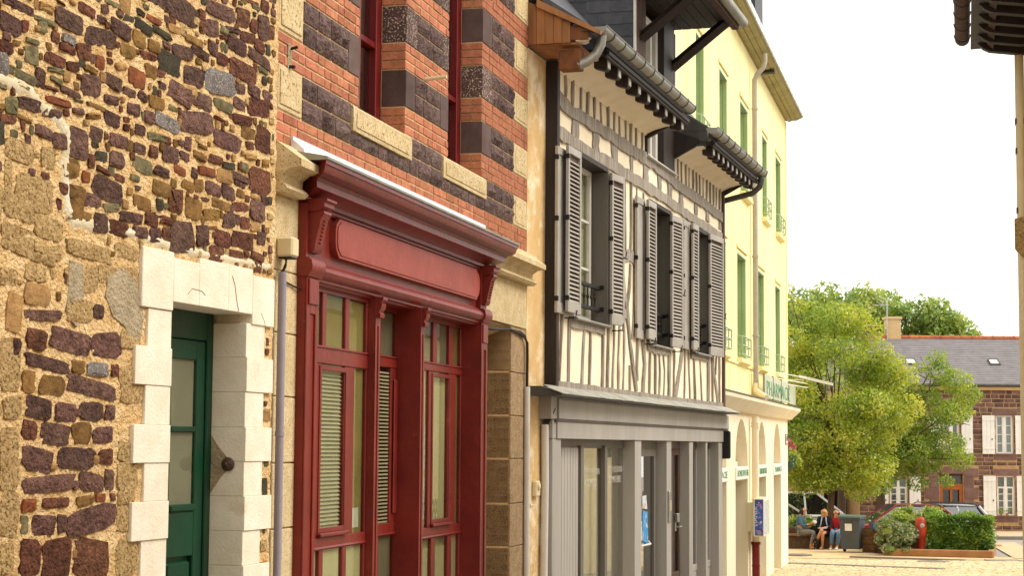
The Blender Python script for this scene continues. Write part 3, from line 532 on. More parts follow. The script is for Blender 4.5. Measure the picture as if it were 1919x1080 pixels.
# bricks
BM=[MB().box(-l/2,l/2,-.03,.0,-.0285,.0285,.003).mesh('brick','brick_red') for l in (.238,.113)]
RMx=[MB().box(-.012,.0,-l/2,l/2,-.0295,.0295,.003).mesh('brick','brick_red') for l in (.19,.093)]
bricks=[]   # (s,o,z,mesh,scale)
def course(s0,s1,z,ph):
    s=s0; k=ph
    while s<s1-.02:
        hd=(k%2==1) if rn.random()<.85 else (k%2==0); l=.113 if hd else .238
        e=min(s+l,s1)
        if s1-e<.05: e=s1
        bricks.append(((s+e)/2,rn.uniform(-.0025,.0025),z,BM[1 if hd else 0],(e-s)/(l)))
        s=e+.012; k+=1
def rows(z0,z1):
    n=round((z1-z0)/.0705); p=(z1-z0)/n
    return [z0+p*(i+.5) for i in range(n)]
GQ=.45; GR=6.19
face=[(0,W1[0]),(W1[1],W2[0]),(W2[1],RE)]
c=0
for z0,z1 in BBAND:
    for z in rows(z0,z1):
        c+=1
        if z<5.17:
            if z<4.80: continue
            course(0.0,RE,z,c)
        else:
            for a,b_ in face: course(a,b_,z,c)
# bricks under the pale corner blocks run to the wall end; drop those that meet the quoins
bricks.sort(key=lambda t:-((18-t[0])))
for i,(s,o,z,me,k) in enumerate(bricks[:300]):
    ob=link('brick',me,RH,(s,-o,z)); ob.scale=(k,1,1)
mb=MB()
for s,o,z,me,k in bricks[300:]:
    l=(.238 if me is BM[0] else .113)*k; mb.box(s-l/2,s+l/2,o-.03,o,z-.0295,z+.0295)
mb.build('brickwork','brick_red',RH,kind='stuff')
mb=MB()
for s1 in (W1[1],W2[1]):
    for z0,z1 in BBAND[1:]:
        for q,z in enumerate(rows(z0,z1)):
            if (q%2)==0: mb.box(s1-.006,s1+.012,-.196,-.103,z-.0295,z+.0295,.002); mb.box(s1-.006,s1+.012,-.094,-.001,z-.0295,z+.0295,.002)
            else: mb.box(s1-.006,s1+.012,-.196,-.001,z-.0295,z+.0295,.002)
mb.build('reveal_brick','brick_red',RH,kind='stuff')
# stone bands: dressed jamb stones + two courses of quarry-faced stones
def rband(s0,s1,z0,z1):
    h=(z1-z0)/2; 
    for j in range(2):
        s=s0; zc=z0+h*(j+.5)
        while s<s1-.03:
            l=rn.uniform(.2,.44); e=min(s+l,s1)
            if s1-e<.14: e=s1
            rough_block(e-s-.016,h-.016,rn.uniform(.014,.028),rn,5,3,.75).build('rough_stone','rough_purple',RH,smooth=True,ang=18,loc=((s+e)/2,0,zc),fix=False)
            s=e
def dressed(s0,s1,z0,z1,mat,rev=False):
    MB().box(s0+.004,s1-.004,-.2 if rev else -.04,.003,z0+.005,z1-.005,.004).build('jamb_stone',mat,RH)
for i,(z0,z1) in enumerate(SB):
    sp=['dressed_dark','dressed_dark','dressed_speckled','dressed_speckled','dressed_dark'][i]
    sq=['dressed_dark','dressed_dark','dressed_dark','dressed_speckled','dressed_speckled'][i]
    if i>0:
        a=GQ; MB().box(.0,GQ-.012,-.06,.004,z0+.006,z1-.004,.008).build('quoin','granite_pale',RH)
        MB().box(.035,GQ-.05,.004,.012,z0+.04,z1-.035,.006).build('vermiculated_panel','granite_vermic',RH)
    else: a=GQ; MB().box(.0,GQ-.012,-.06,.004,z0+.006,z1-.004,.008).build('quoin','granite_pale',RH); MB().box(.035,GQ-.05,.004,.012,z0+.04,z1-.035,.006).build('vermiculated_panel','granite_vermic',RH)
    MB().box(GR,RE,-.06,.005,z0+.006,z1-.004,.008).build('quoin','granite_pale',RH)
    MB().box(GR+.06,RE-.06,.005,.010,z0+.04,z1-.04,.004).build('vermiculated_panel','granite_vermic',RH)
    if i==0:
        rband(GQ,1.42,z0,z1); rband(2.83,3.715,z0,z1); rband(5.115,GR-.01,z0,z1)
    else:
        jw=.18+.06*(i%2)
        rband(GQ,W1[0]-jw,z0,z1); dressed(W1[0]-jw,W1[0],z0,z1,sq)
        dressed(W1[1],W1[1]+.3-.05*(i%2),z0,z1,sp,True); rband(W1[1]+.3-.05*(i%2),W2[0]-jw,z0,z1); dressed(W2[0]-jw,W2[0],z0,z1,'dressed_speckled' if i!=1 else 'dressed_dark')
        dressed(W2[1],W2[1]+.34,z0,z1,['','dressed_dark','dressed_speckled','dressed_dark','dressed_speckled'][i],True); rband(W2[1]+.34,GR-.01,z0,z1)
# under-sill rough course
for a,b_ in ((1.42,2.83),(3.715,5.115)):
    s=a
    while s<b_-.05:
        e=min(s+rn.uniform(.22,.4),b_); e=b_ if b_-e<.12 else e
        rough_block(e-s-.014,.088,.02,rn,4,2).build('rough_stone','rough_purple',RH,smooth=True,ang=35,loc=((s+e)/2,0,5.12),fix=False); s=e
for a,b_ in ((1.42,2.825),(3.715,5.11)):
    MB().extr([(-.24,5.37),(.012,5.355),(.02,5.34),(.02,5.175),(-.24,5.175)],a,b_).build('window_sill','granite_pale',RH)
    MB().box(a+.07,b_-.07,.02,.027,5.205,5.315,.004).build('vermiculated_panel','granite_vermic',RH)
# windows
for a,b_ in (W1,W2):
    mb=MB(); O0,O1=-.30,-.2
    mb.box(b_-.13,b_-.002,O0,O1,5.37,TOP,.006); mb.box(a+.002,a+.1,O0,O1,5.37,TOP,.006); mb.box(a+.1,b_-.13,O0,O1,5.36,5.47,.006); 
    wf=mb.build('window','red_window',RH)
    c_=(a+b_)/2-.02
    mb=MB(); mb.box(c_-.05,c_+.05,O0,O1+.01,5.47,TOP,.008); mb.box(a+.1,b_-.13,O0,O1-.01,6.02,6.07,.005); mb.build('window_bar','red_window',wf)
    for p,q in ((a+.1,c_-.05),(c_+.05,b_-.13)):
        MB().box(p,q,-.262,-.258,5.47,TOP).build('pane','glass_clear',wf)
        MB().box(p+.02,p+.1,-.36,-.33,5.47,TOP).build('curtain','curtain',wf)
    MB().box(a,b_,-.9,-.89,5.2,TOP).build('dark_backing','dark_room',wf)
# granite piers at street level
def pier(s0,s1,z,mat,o=.0,rev=False):
    for i in range(len(z)-1):
        MB().box(s0,s1,-.24,o,z[i+1]+.004,z[i]-.004,.005).build('pier_block',mat,RH)
pier(0,.425,[4.53,4.05,3.655,3.252,2.832,2.42,2.01,1.6,1.2],'granite_pale')
pier(6.15,RE,[4.09,3.655,3.239,2.828,2.402,1.993,1.58,1.2],'granite_brown')
MB().box(5.06,RE,-.24,.003,4.10,4.53,.004).build('pier_block','granite_pale',RH)
mb=MB(); mb.add([(5.2,-.24,4.0),(6.15,-.24,4.0),(6.15,-.005,4.09),(5.2,-.005,4.09),(5.2,-.24,4.1),(6.15,-.24,4.1)],[(0,1,2,3),(0,4,5,1),(1,5,2),(0,3,4)]); mb.build('lintel_stop','granite_pale',RH)
# stone imposts carrying the cornice ends
IP=[(-.1,4.53),(.075,4.53),(.10,4.555),(.085,4.575),(.055,4.60),(.06,4.645),(.11,4.68),(.19,4.69),(.19,4.735),(.02,4.86),(-.1,4.86)]
MB().extr(IP,-.05,.33).build('impost','granite_pale',RH)
MB().extr(IP,5.0,6.78).build('impost','granite_pale',RH)
# little iron hooks and rusty stub
MB().tube([(.22,.0,5.50),(.22,.05,5.51)],.01,6).build('iron_peg','cable_black',RH); MB().tube([(.20,.0,5.38),(.20,.04,5.375)],.012,6).build('iron_peg','cable_black',RH)
MB().box(.17,.24,-.002,.004,5.36,5.53,.002).build('mortar_patch','grey_cement',RH)
st=MB().tube([(3.22,-.01,5.90),(3.22,.18,5.915)],.016,8).build('iron_stub','plastic_cream',RH,True)

# ---------------- shopfront of the brick house ----------------
mb=MB(); mb.box(.44,5.05,-.40,-.36,1.0,1.2)
SF=mb.build('shopfront','red_paint',RH)
def part(m,name,mat='red_paint',smooth=False,ang=40): return m.build(name,mat,SF,smooth,ang)
# pilasters
def pilaster(s0,s1,o1,base):
    mb=MB(); mb.box(s0,s1,base,o1-.012,1.0,4.04); m=(s1-s0)
    # raised border leaves a sunk panel
    e=m*.28; mb.box(s0,s0+e,o1-.012,o1,1.0,4.04,.004); mb.box(s1-e*.8,s1,o1-.012,o1,1.0,4.04,.004); mb.box(s0+e,s1-e*.8,o1-.012,o1,3.80,4.04,.003)
    mb.box(s0+.02,s1-.02,o1,o1+.012,3.86,4.03,.005)
    part(mb,'pilaster')
    mb=MB(); mb.extr([(base,4.04),(o1+.012,4.04),(o1+.02,4.06),(o1+.034,4.075),(o1+.04,4.11),(o1+.034,4.145),(o1+.015,4.165),(base,4.165)],s0-.012,s1+.03); part(mb,'capital',smooth=True)
    # console bracket above
    c0,c1=s0+.045,s1-.03
    mb=MB(); mb.box(s0,s1,base,o1-.012,4.165,4.52); part(mb,'pilaster_head')
    mb=MB(); mb.extr([(o1-.012,4.2),(o1+.015,4.2),(o1+.03,4.22),(o1+.035,4.26),(o1+.07,4.42),(o1+.095,4.455),(o1+.09,4.47),(o1-.012,4.47)],c0,c1); part(mb,'console',smooth=True)
    mb=MB()
    for k in range(7): z=4.265+k*.024; mb.lathe([(.001,-.006),(.008,-.003),(.008,.003),(.001,.006)],((c0+c1)/2,o1+.042+(z-4.26)*.21,z),8,'s')
    part(mb,'console_beads')
    mb=MB(); mb.extr([(base,4.47),(o1+.06,4.47),(o1+.075,4.485),(o1+.1,4.5),(o1+.1,4.525),(o1+.12,4.535),(o1+.12,4.55),(base,4.55)],c0-.02,c1+.03); part(mb,'console_cap')
pilaster(.41,.625,.07,-.12); pilaster(4.87,5.07,.05,-.30)
def post(s0,s1,o1,base):
    mb=MB(); mb.box(s0,s1,base,o1-.008,1.0,4.03); e=(s1-s0)*.33
    mb.box(s0,s0+e,o1-.008,o1,1.0,4.03,.002); mb.box(s1-e,s1,o1-.008,o1,1.0,4.03,.002); mb.box(s0+e,s1-e,o1-.008,o1,3.82,4.03)
    part(mb,'post')
    mb=MB(); mb.extr([(o1,3.88),(o1+.03,3.88),(o1+.035,3.905),(o1+.02,3.92),(o1+.04,3.95),(o1+.045,3.98),(o1+.03,3.99),(o1+.055,4.01),(o1+.055,4.03),(o1,4.03)],s0+.004,s1-.004); part(mb,'console',smooth=True)
post(1.95,2.06,.03,-.16); post(2.99,3.09,.06,-.30)
# head beam with roll, fascia, raised name board, cornice
MB_=MB().extr([(-.3,4.015),(.0,4.015),(.012,4.03),(.03,4.035),(.03,4.05),(.05,4.06),(.066,4.075),(.075,4.10),(.066,4.125),(.05,4.14),(.03,4.15),(.02,4.165),(-.3,4.165)],.60,4.90); part(MB_,'head_moulding',smooth=True,ang=35)
mb=MB(); mb.box(.5,5.0,-.3,-.005,4.165,4.6); part(mb,'fascia')
bo=[(1.03,4.33),(1.045,4.28),(1.09,4.245),(1.11,4.23),(4.72,4.23),(4.74,4.245),(4.80,4.28),(4.83,4.33),(4.83,4.41),(4.80,4.455),(4.74,4.485),(4.72,4.5),(1.11,4.5),(1.09,4.485),(1.045,4.455),(1.03,4.41)]
mb=MB(); mb.prism(bo,-.005,.04); part(mb,'name_board','red_faded')
bo2=[(s*(.975 if s>2.9 else 1)+(.06 if s<2.9 else 0),4.365+(z-4.365)*.8) for s,z in bo]
mb=MB(); mb.prism([(2.93+(s-2.93)*.985,4.365+(z-4.365)*.86) for s,z in bo],.04,.047); part(mb,'name_board_face','red_faded')
mb=MB(); mb.box(1.0,4.8,-.004,.006,4.50,4.512); part(mb,'worn_ledge','red_paint_worn')
CP=[(-.2,4.50),(.02,4.50),(.035,4.515),(.035,4.53),(.06,4.535),(.06,4.56),(.085,4.575),(.14,4.60),(.17,4.605),(.17,4.645),(.178,4.652),(.185,4.665),(.215,4.675),(.24,4.69),(.25,4.71),(.255,4.735),(.264,4.74),(.264,4.765),(-.2,4.765)]
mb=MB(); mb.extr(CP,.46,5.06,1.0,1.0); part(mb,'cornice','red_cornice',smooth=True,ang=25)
mb=MB(); mb.extr([(-.01,4.766),(.268,4.766),(.275,4.772),(.275,4.786),(.26,4.79),(.0,4.84),(-.01,4.84)],.195,5.335); part(mb,'cornice_cover','zinc')
mb=MB(); mb.extr([(.004,4.835),(.022,4.84),(.016,4.935),(.0,4.935)],.25,5.1); mb.extr([(.003,4.85),(.07,4.84),(.08,4.822),(.003,4.822)],.25,5.1); part(mb,'flashing','flashing_white')
mb=MB(); mb.add([(.25,.004,4.80),(.25,.10,4.79),(.25,.09,4.85),(.25,.012,4.915)],[(0,1,2,3)]); mb.add([(.24,.004,4.80),(.24,.10,4.79),(.24,.09,4.85),(.24,.012,4.915)],[(3,2,1,0)]); part(mb,'flashing_end','flashing_white')
# glazed bays
def bay(s0,s1,og,upper,lower,tz=(3.50,3.61),mz=(2.25,2.325),cas=None,panel=None):
    """frame bars at out=og; upper/lower: glass spans"""
    o0,o1=og-.05,og
    mb=MB(); mb.box(s0,s1,o0,o1+.004,tz[0],tz[1],.004); mb.box(s0,s1,o0,o1+.004,mz[0],mz[1],.004); mb.box(s0,s1,o0,o1,3.985,4.02); mb.box(s0,s1,o0,o1,1.2,1.7,.004)
    mb.extr([(o1,tz[1]-.004),(o1+.014,tz[1]-.002),(o1,tz[1]+.012)],s0,s1); mb.extr([(o1,mz[0]-.012),(o1+.012,mz[0]),(o1+.004,mz[0]+.012)],s0,s1)
    parts(mb,'transom','red_paint',SF)
    def spans(gl,z0,z1,nm):
        mb=MB(); e=s0
        for a,b_ in gl:
            if a>e: mb.box(e,a,o0,o1,z0,z1,.005)
            e=b_
        if e<s1: mb.box(e,s1,o0,o1,z0,z1,.005)
        parts(mb,nm,'red_paint',SF)
        for a,b_ in gl: mb=MB(); mb.box(a,b_,og-.016,og-.013,z0,z1); part(mb,'pane','glass_mirror')
    spans(upper,tz[1],3.985,'mullion'); spans(lower,mz[1],tz[0],'mullion'); spans(upper,1.7,mz[0],'mullion')
    if cas:
        a,b_=cas; mb=MB(); frame_bars(mb,a-.04,b_+.04,mz[1]+.03,tz[0]-.012,.034,o1-.002,o1+.008,.003); mb.box(a-.05,b_+.05,o1,o1+.035,mz[1]+.003,mz[1]+.03,.006); part(mb,'casement')
bay(.60,1.96,-.03,[(.70,.99),(1.07,1.46),(1.545,1.925)],[(.98,1.46),(1.665,1.93)],cas=(.98,1.46))
bay(2.06,3.0,-.14,[(2.2,2.50),(2.6,3.0)],[(2.2,2.86)],tz=(3.55,3.63),mz=(2.265,2.35))
mb=MB(); mb.box(2.90,2.985,-.135,-.12,2.42,3.46,.006); part(mb,'sunk_panel')
bay(3.08,4.88,-.13,[(3.25,3.6),(3.68,3.975),(4.09,4.47),(4.59,4.83)],[(3.25,3.62),(3.68,3.86),(3.98,4.45),(4.68,4.84)],tz=(3.57,3.635),mz=(2.19,2.27),cas=(3.98,4.45))
# blinds, curtains and dark interiors behind the glass
sl_=MB().box(-.315,.315,-.012,.012,-.002,.002); sl_.v=[(x,y,z+y*.9) for x,y,z in sl_.v]; slm=sl_.mesh('blind_slat','blind')
for k in range(42): link('blind_slat',slm,SF,(1.275,.065,2.36+k*.0275))
slm2=MB().box(-.36,.36,-.012,.012,-.006,.006).mesh('blind_slat','blind')
for k in range(42): link('blind_slat',slm2,SF,(2.52,.168,2.36+k*.028))
mb=MB(); mb.box(1.60,1.945,-.062,-.058,2.3,3.5); part(mb,'curtain','curtain_ochre')
mb=MB(); mb.box(3.1,4.52,-.166,-.162,2.1,3.57); part(mb,'curtain','curtain')
mb=MB(); mb.box(4.53,4.868,-.166,-.162,1.6,4.0); part(mb,'curtain','curtain_ochre')
mb=MB(); mb.box(1.70,1.86,-.056,-.053,2.36,2.5); part(mb,'card_box','paper_white')
mb=MB(); mb.box(3.70,3.84,-.158,-.154,2.75,3.1); part(mb,'notice','poster_pale')
mb=MB(); mb.box(3.70,3.84,-.158,-.154,2.34,2.68); part(mb,'notice','poster_pale')
mb=MB(); mb.box(.45,5.05,-.44,-.43,1.0,4.2); part(mb,'dark_backing','dark_room')
mb=MB(); mb.box(.6,1.945,-.062,-.058,3.61,3.98); part(mb,'curtain','curtain_ochre')
mb=MB(); mb.box(.62,1.945,-.063,-.058,1.7,2.25); mb.box(3.1,4.86,-.166,-.162,1.7,2.19); parts(mb,'curtain','curtain',SF)
mb=MB(); mb.box(3.1,4.52,-.165,-.161,3.64,3.98); part(mb,'curtain','net_grey')
mb=MB(); mb.box(2.1,2.985,-.178,-.174,3.63,3.98); mb.box(2.1,2.985,-.178,-.174,1.7,2.26); parts(mb,'curtain','net_grey',SF)
# conduit and cable on the right pier
cd=thing('conduit','white plastic cable conduit on the right granite pier of the brick house','conduit',(0,0,0),0)
mb=MB(False); mb.tube([at(FR,s,o,z) for s,o,z in ((6.70,.03,1.0),(6.68,.03,3.53))],.03,10); mb.build('conduit_tube','window_white',cd,True)
mb=MB(False)
for q in (0,.018): mb.tube([at(FR,s,o,z) for s,o,z in ((5.2,-.1+q,4.03),(5.7,-.06+q,4.03),(6.05,.0+q,4.055),(6.4,.02,4.055-q),(6.6,.02,4.03-q),(6.67+q,.03,3.96),(6.68+q,.03,3.8),(6.67+q,.03,3.5))],.011,6)
mb.build('cable_bundle','cable_black',cd,True)
# ---------------- half-timbered house ----------------
HH=froot('half_timbered_house','half-timbered house with cream infill, grey louvred shutters and a grey wooden shopfront','house',FH)
rn=random.Random(5)
J=.11; HE=10.06
WIN=[(1.33,2.78,4.32,6.10),(4.98,6.23,4.24,6.03),(7.68,8.83,4.28,6.04)]
mb=MB()
mb.box(0,.66,-.5,0,0,6.93)
mb.build('party_wall','render_ochre',HH)
mb=MB()
fr=.092
def pl(s0,s1,z0,z1): mb.box(s0,s1,-.3,fr,z0,z1)
pl(.70,HE,3.50,4.24); pl(.70,HE,6.10,6.58); pl(.70,4.83,6.58,6.90); pl(6.48,HE,6.58,6.90)
xs=[.70]
e=.70
for a,b_,z0,z1 in WIN:
    pl(e,a,4.24,6.10); pl(a,b_,4.24,z0) if z0>4.245 else None; pl(a,b_,z1,6.10) if z1<6.095 else None; e=b_
pl(e,HE,4.24,6.10)
mb.build('infill_wall','plaster_cream',HH)
mb=MB(); mb.box(0,HE,-6,-5.9,0,7.0); mb.box(HE-.2,HE,-5.9,-.3,0,6.9); mb.box(0,.2,-5.9,-.5,0,6.9); mb.box(.3,HE-.2,-2.5,-2.4,0,6.9); mb.build('back_wall','render_ochre',HH)
def timber(pts,wd,name,mat='timber_grey',o0=.07,o1=None,jit=.012,step=.16):
    """hewn timber following a centre line (s,z): edges wander, face slightly uneven"""
    o1=o1 or .112+rn.uniform(-.006,.008)
    P=[]
    for k in range(len(pts)-1):
        a,b_=pts[k],pts[k+1]; n=max(1,round(math.hypot(b_[0]-a[0],b_[1]-a[1])/step))
        for q in range(n): P.append((a[0]+(b_[0]-a[0])*q/n,a[1]+(b_[1]-a[1])*q/n))
    P.append(pts[-1]); vs=[]; 
    for k,(s,z) in enumerate(P):
        a=P[max(k-1,0)]; b_=P[min(k+1,len(P)-1)]; dx,dz=b_[0]-a[0],b_[1]-a[1]; l=math.hypot(dx,dz) or 1; nx_,nz_=-dz/l,dx/l
        h=wd/2
        L_=h+rn.uniform(-jit,jit); R_=h+rn.uniform(-jit,jit); f=o1+rn.uniform(-.004,.004)
        vs+=[(s+nx_*L_,o0,z+nz_*L_),(s+nx_*L_,f,z+nz_*L_),(s-nx_*R_,f+rn.uniform(-.004,.004),z-nz_*R_),(s-nx_*R_,o0,z-nz_*R_)]
    m=MB(); n=len(P)
    F=[(4*i+j,4*i+(j+1)%4,4*i+4+(j+1)%4,4*i+4+j) for i in range(n-1) for j in range(4)]+[(0,1,2,3),(4*n-1,4*n-2,4*n-3,4*n-4)]
    m.add(vs,F); return m.build(name,mat,HH)
def wav(s0,s1,z,am,n=9): return [(s0+(s1-s0)*i/n,z+rn.uniform(-am,am)) for i in range(n+1)]
# corner posts
MB().box(.645,.745,-.02,.128,3.56,6.93,.006).build('corner_post','timber_dark',HH)
MB().box(HE-.06,HE+.05,-.05,.128,3.5,6.86,.006).build('corner_post','timber_brown',HH)
MB().box(HE+.05,HE+.058,-.05,.11,3.5,6.86).build('post_edge','timber_dark',HH)
# rails
timber([(.74,6.56),(1.2,6.50),(2.2,6.525),(3.9,6.53),(5.2,6.545),(6.6,6.48),(8.5,6.47),(9.95,6.43)],.145,'rail',o1=.122,jit=.014)
timber([(.74,6.20),(1.6,6.17),(3.0,6.20),(3.95,6.195),(6.3,6.18),(8.1,6.14),(9.95,6.13)],.135,'rail',o1=.121,jit=.014)
timber([(.74,3.585),(3,3.58),(6,3.575),(9.95,3.575)],.075,'sill_rail',o1=.125,jit=.008)
# studs above the upper rail
for s in (1.03,1.31,1.66,1.96,2.27,2.565,2.87,3.17,3.45,3.745,4.03,4.30,4.62):
    timber([(s+rn.uniform(-.02,.02),6.58),(s+rn.uniform(-.03,.03),6.86)],rn.uniform(.045,.065) if s>1.1 else .025,'stud')
for s in (6.76,7.0,7.27,7.53,7.765,8.03,8.27,8.525,8.78,9.045,9.29,9.53,9.8):
    timber([(s+rn.uniform(-.02,.02),6.53),(s+rn.uniform(-.02,.02),6.86)],rn.uniform(.03,.045),'stud')
for s,wd in ((1.46,.26),(2.35,.28),(3.2,.26),(4.02,.12),(4.83,.26),(5.6,.2),(6.24,.28),(6.97,.24),(8.0,.2),(8.83,.19),(9.86,.2)):
    timber([(s,6.24),(s+rn.uniform(-.03,.03),6.47)],wd,'block',jit=.03,step=.08,o1=.108)
STUDS=[(.035,[(.963,4.5),(.891,3.98),(.816,3.62)]),(.09,[(1.244,4.299),(1.216,3.973),(1.207,3.61)]),(.075,[(1.855,4.2),(1.809,3.902),(1.753,3.61)]),(.04,[(2.109,4.203),(2.082,3.915),(2.065,3.61)]),(.085,[(2.664,4.224),(2.644,3.61)]),(.05,[(2.922,4.307),(2.886,3.954),(2.862,3.61)]),(.05,[(3.22,4.4),(3.166,3.968),(3.113,3.61)]),(.05,[(3.469,4.4),(3.396,3.979),(3.398,3.61)]),(.06,[(3.698,4.442),(3.695,4.063),(3.65,3.61)]),(.1,[(3.763,4.686),(3.972,4.191),(4.321,3.61)]),(.05,[(3.961,3.921),(3.975,3.61)]),(.05,[(4.216,4.722),(4.082,4.24)]),(.05,[(4.405,4.737),(4.363,4.242),(4.308,3.822)]),(.11,[(4.651,4.26),(4.749,3.971),(4.64,3.60)]),(.05,[(5.046,4.132),(5.014,3.61)]),(.05,[(5.351,4.118),(5.352,3.61)]),(.05,[(5.594,4.115),(5.629,3.934),(5.594,3.6)]),(.05,[(5.842,4.127),(5.921,3.947),(5.877,3.61)]),(.1,[(6.19,4.207),(6.167,3.6)]),(.05,[(6.518,4.24),(6.463,3.6)]),(.13,[(7.40,4.9),(6.924,4.085),(6.554,3.6)]),(.05,[(7.218,4.374),(7.173,3.61)]),(.06,[(7.459,4.273),(7.559,3.61)]),(.05,[(7.812,4.192),(7.89,3.61)]),(.05,[(8.279,4.18),(8.403,3.61)]),(.13,[(8.871,4.277),(8.844,3.6)]),(.05,[(9.145,4.291),(9.19,3.6)]),(.1,[(9.172,4.292),(9.63,3.6)]),(.05,[(9.518,4.309),(9.419,4.023)]),
(.05,[(3.677,6.12),(3.699,5.604),(3.731,5.27)]),(.05,[(4.011,6.12),(4.013,5.57),(3.984,5.29)]),(.05,[(4.345,6.12),(4.315,5.629),(4.38,5.32)]),(.05,[(3.34,6.12),(3.36,5.3),(3.33,4.4)]),(.09,[(3.563,5.118),(3.765,4.62)]),(.05,[(3.985,5.136),(3.935,4.87),(3.805,4.623)]),(.05,[(4.275,5.165),(4.173,4.651)]),(.06,[(4.454,5.183),(4.404,4.476),(4.386,3.753)]),(.05,[(7.2,6.052),(7.263,5.594),(7.101,5.144)]),(.05,[(7.1,4.982),(7.189,4.394)]),(.05,[(6.8,6.05),(6.85,5.3)]),(.06,[(9.75,6.06),(9.72,4.9),(9.74,3.6)]),(.05,[(4.7,6.1),(4.72,4.3)])]
for wd,pts in STUDS: timber(pts,wd,'brace' if wd in(.1,.13) and abs(pts[0][0]-pts[-1][0])>.3 else 'stud')
timber([(3.56,5.21),(4.42,5.235)],.14,'short_rail',jit=.025); timber([(3.45,4.52),(3.86,4.525)],.13,'short_rail',jit=.02); timber([(6.95,5.05),(7.35,5.06)],.11,'short_rail')
timber([(1.24,4.25),(2.72,4.255)],.095,'short_rail',o1=.118); timber([(4.9,4.215),(5.3,4.16),(6.1,4.18)],.09,'short_rail',o1=.12,jit=.02); timber([(7.6,4.23),(8.76,4.23)],.085,'short_rail',o1=.118)
# windows, railings, shutters
slat=MB(); slat.add([(-.5,-.004,.012),(.5,-.004,.012),(.5,.016,-.012),(-.5,.016,-.012),(-.5,-.008,.007),(.5,-.008,.007),(.5,.012,-.017),(-.5,.012,-.017)],[(0,1,2,3),(4,5,6,7),(0,1,5,4),(2,3,7,6),(0,3,7,4),(1,2,6,5)]); slatm=slat.mesh('slat','shutter_grey')
def leaf(s0,s1,z0,z1,o,louvre=True,rz=0.0):
    mb=MB(); w_=s1-s0; th=.034; fb=.05
    mb.box(-w_/2,-w_/2+fb,-th,0,0,z1-z0,.004); mb.box(w_/2-fb,w_/2,-th,0,0,z1-z0,.004); mb.box(-w_/2+fb,w_/2-fb,-th,0,0,.11,.003); mb.box(-w_/2+fb,w_/2-fb,-th,0,z1-z0-.08,z1-z0,.003)
    if not louvre: mb.box(-w_/2+fb,w_/2-fb,-th,-.012,.11,z1-z0-.08)
    sh=mb.build('shutter','shutter_grey',HH,loc=((s0+s1)/2,-o,z0),rot=(0,0,rz))
    if louvre:
        mb=MB(); mb.box(-w_/2+fb,w_/2-fb,-th-.002,-th+.004,.11,z1-z0-.08); mb.build('shutter_back','timber_brown',sh)
        n=int((z1-z0-.19)/.0455)
        for k in range(n):
            q=link('slat',slatm,sh,(0,.016,.125+k*.0455)); q.scale=((w_-2*fb)/1.0,1,1)
    mb=MB()
    for z in (.12,(z1-z0)*.55,z1-z0-.14): mb.box(-w_/2-.012,-w_/2+.02,-.045,.006,z,z+.05,.003)
    parts(mb,'hinge','cable_black',sh); return sh
for i,(a,b_,z0,z1) in enumerate(WIN):
    mb=MB(); O=-.06
    frame_bars(mb,a+.02,b_-.02,z0+.02,z1-.02,.06,O-.06,O); m=(a+b_)/2+.12
    mb.box(m-.055,m+.055,O-.05,O+.012,z0+.08,z1-.08,.006)
    wf=mb.build('window','window_white',HH)
    mb=MB(); nb=3
    for p,q in ((a+.08,m-.055),(m+.055,b_-.08)):
        mb.box(p,p+.035,O-.04,O+.006,z0+.08,z1-.08,.004); mb.box(q-.035,q,O-.04,O+.006,z0+.08,z1-.08,.004)
        for k in range(1,nb): z=z0+.08+(z1-z0-.16)*k/nb; mb.box(p+.035,q-.035,O-.035,O-.005,z-.014,z+.014,.003)
    parts(mb,'glazing_bar','window_white',wf)
    MB().box(a+.09,b_-.09,O-.03,O-.026,z0+.09,z1-.09).build('pane','glass_clear',wf)
    MB().box(a+.1,b_-.1,O-.07,O-.065,z0+.02,z1-.02).build('net_curtain','curtain' if i==0 else 'cloth_grey',wf)
    MB().box(a-.1,b_+.1,-.5,-.49,z0-.1,z1+.1).build('dark_backing','dark_room',wf)
    # jamb linings
    MB().box(b_-.002,b_+.075,-.12,.132,z0-.02,z1+.01,.004).build('jamb','grey_paint_dark',HH); MB().box(a-.075,a+.002,-.12,.132,z0-.02,z1+.01,.004).build('jamb','grey_paint_dark',HH)
    MB().box(a,b_,-.12,.128,z1-.03,z1+.03,.004).build('window_head','timber_dark',HH)
    mb=MB(); mb.extr([(-.1,z0+.02),(.165,z0-.004),(.17,z0-.016),(.165,z0-.03),(-.1,z0-.03)],a-.05,b_+.03); mb.build('sill_board','zinc',HH)
    mb=MB(); zz=(z0+.17,z0+.42)
    for z in zz: mb.box(a+.01,b_-.003,.0,.04,z-.02,z+.02,.003)
    n=9
    for k in range(1,n): s=a+(b_-a)*k/n; mb.tube([(s,.02,zz[0]),(s,.02,(zz[0]+zz[1])/2-.03),(s,.02,(zz[0]+zz[1])/2),(s,.02,(zz[0]+zz[1])/2+.03),(s,.02,zz[1])],[.009,.009,.02,.009,.009],6)
    for z in zz: mb.box(b_-.012,b_-.004,.035,.085,z-.015,z+.035,.002)
    mb.build('window_railing','cable_black',HH)
leaf(.78,1.29,4.33,6.065,.215); leaf(.60,1.2,4.31,6.03,.15,False); leaf(2.79,3.22,4.335,6.07,.20,True,-.1)
leaf(4.50,4.945,4.27,5.99,.215); leaf(4.16,4.6,4.26,5.99,.15,False); leaf(6.06,6.54,4.255,5.995,.20,True,-.1)
leaf(7.26,7.645,4.285,6.03,.215); leaf(6.95,7.3,4.28,6.04,.15,False); leaf(8.72,9.45,4.28,6.05,.20,True,-.08)
mb=MB()
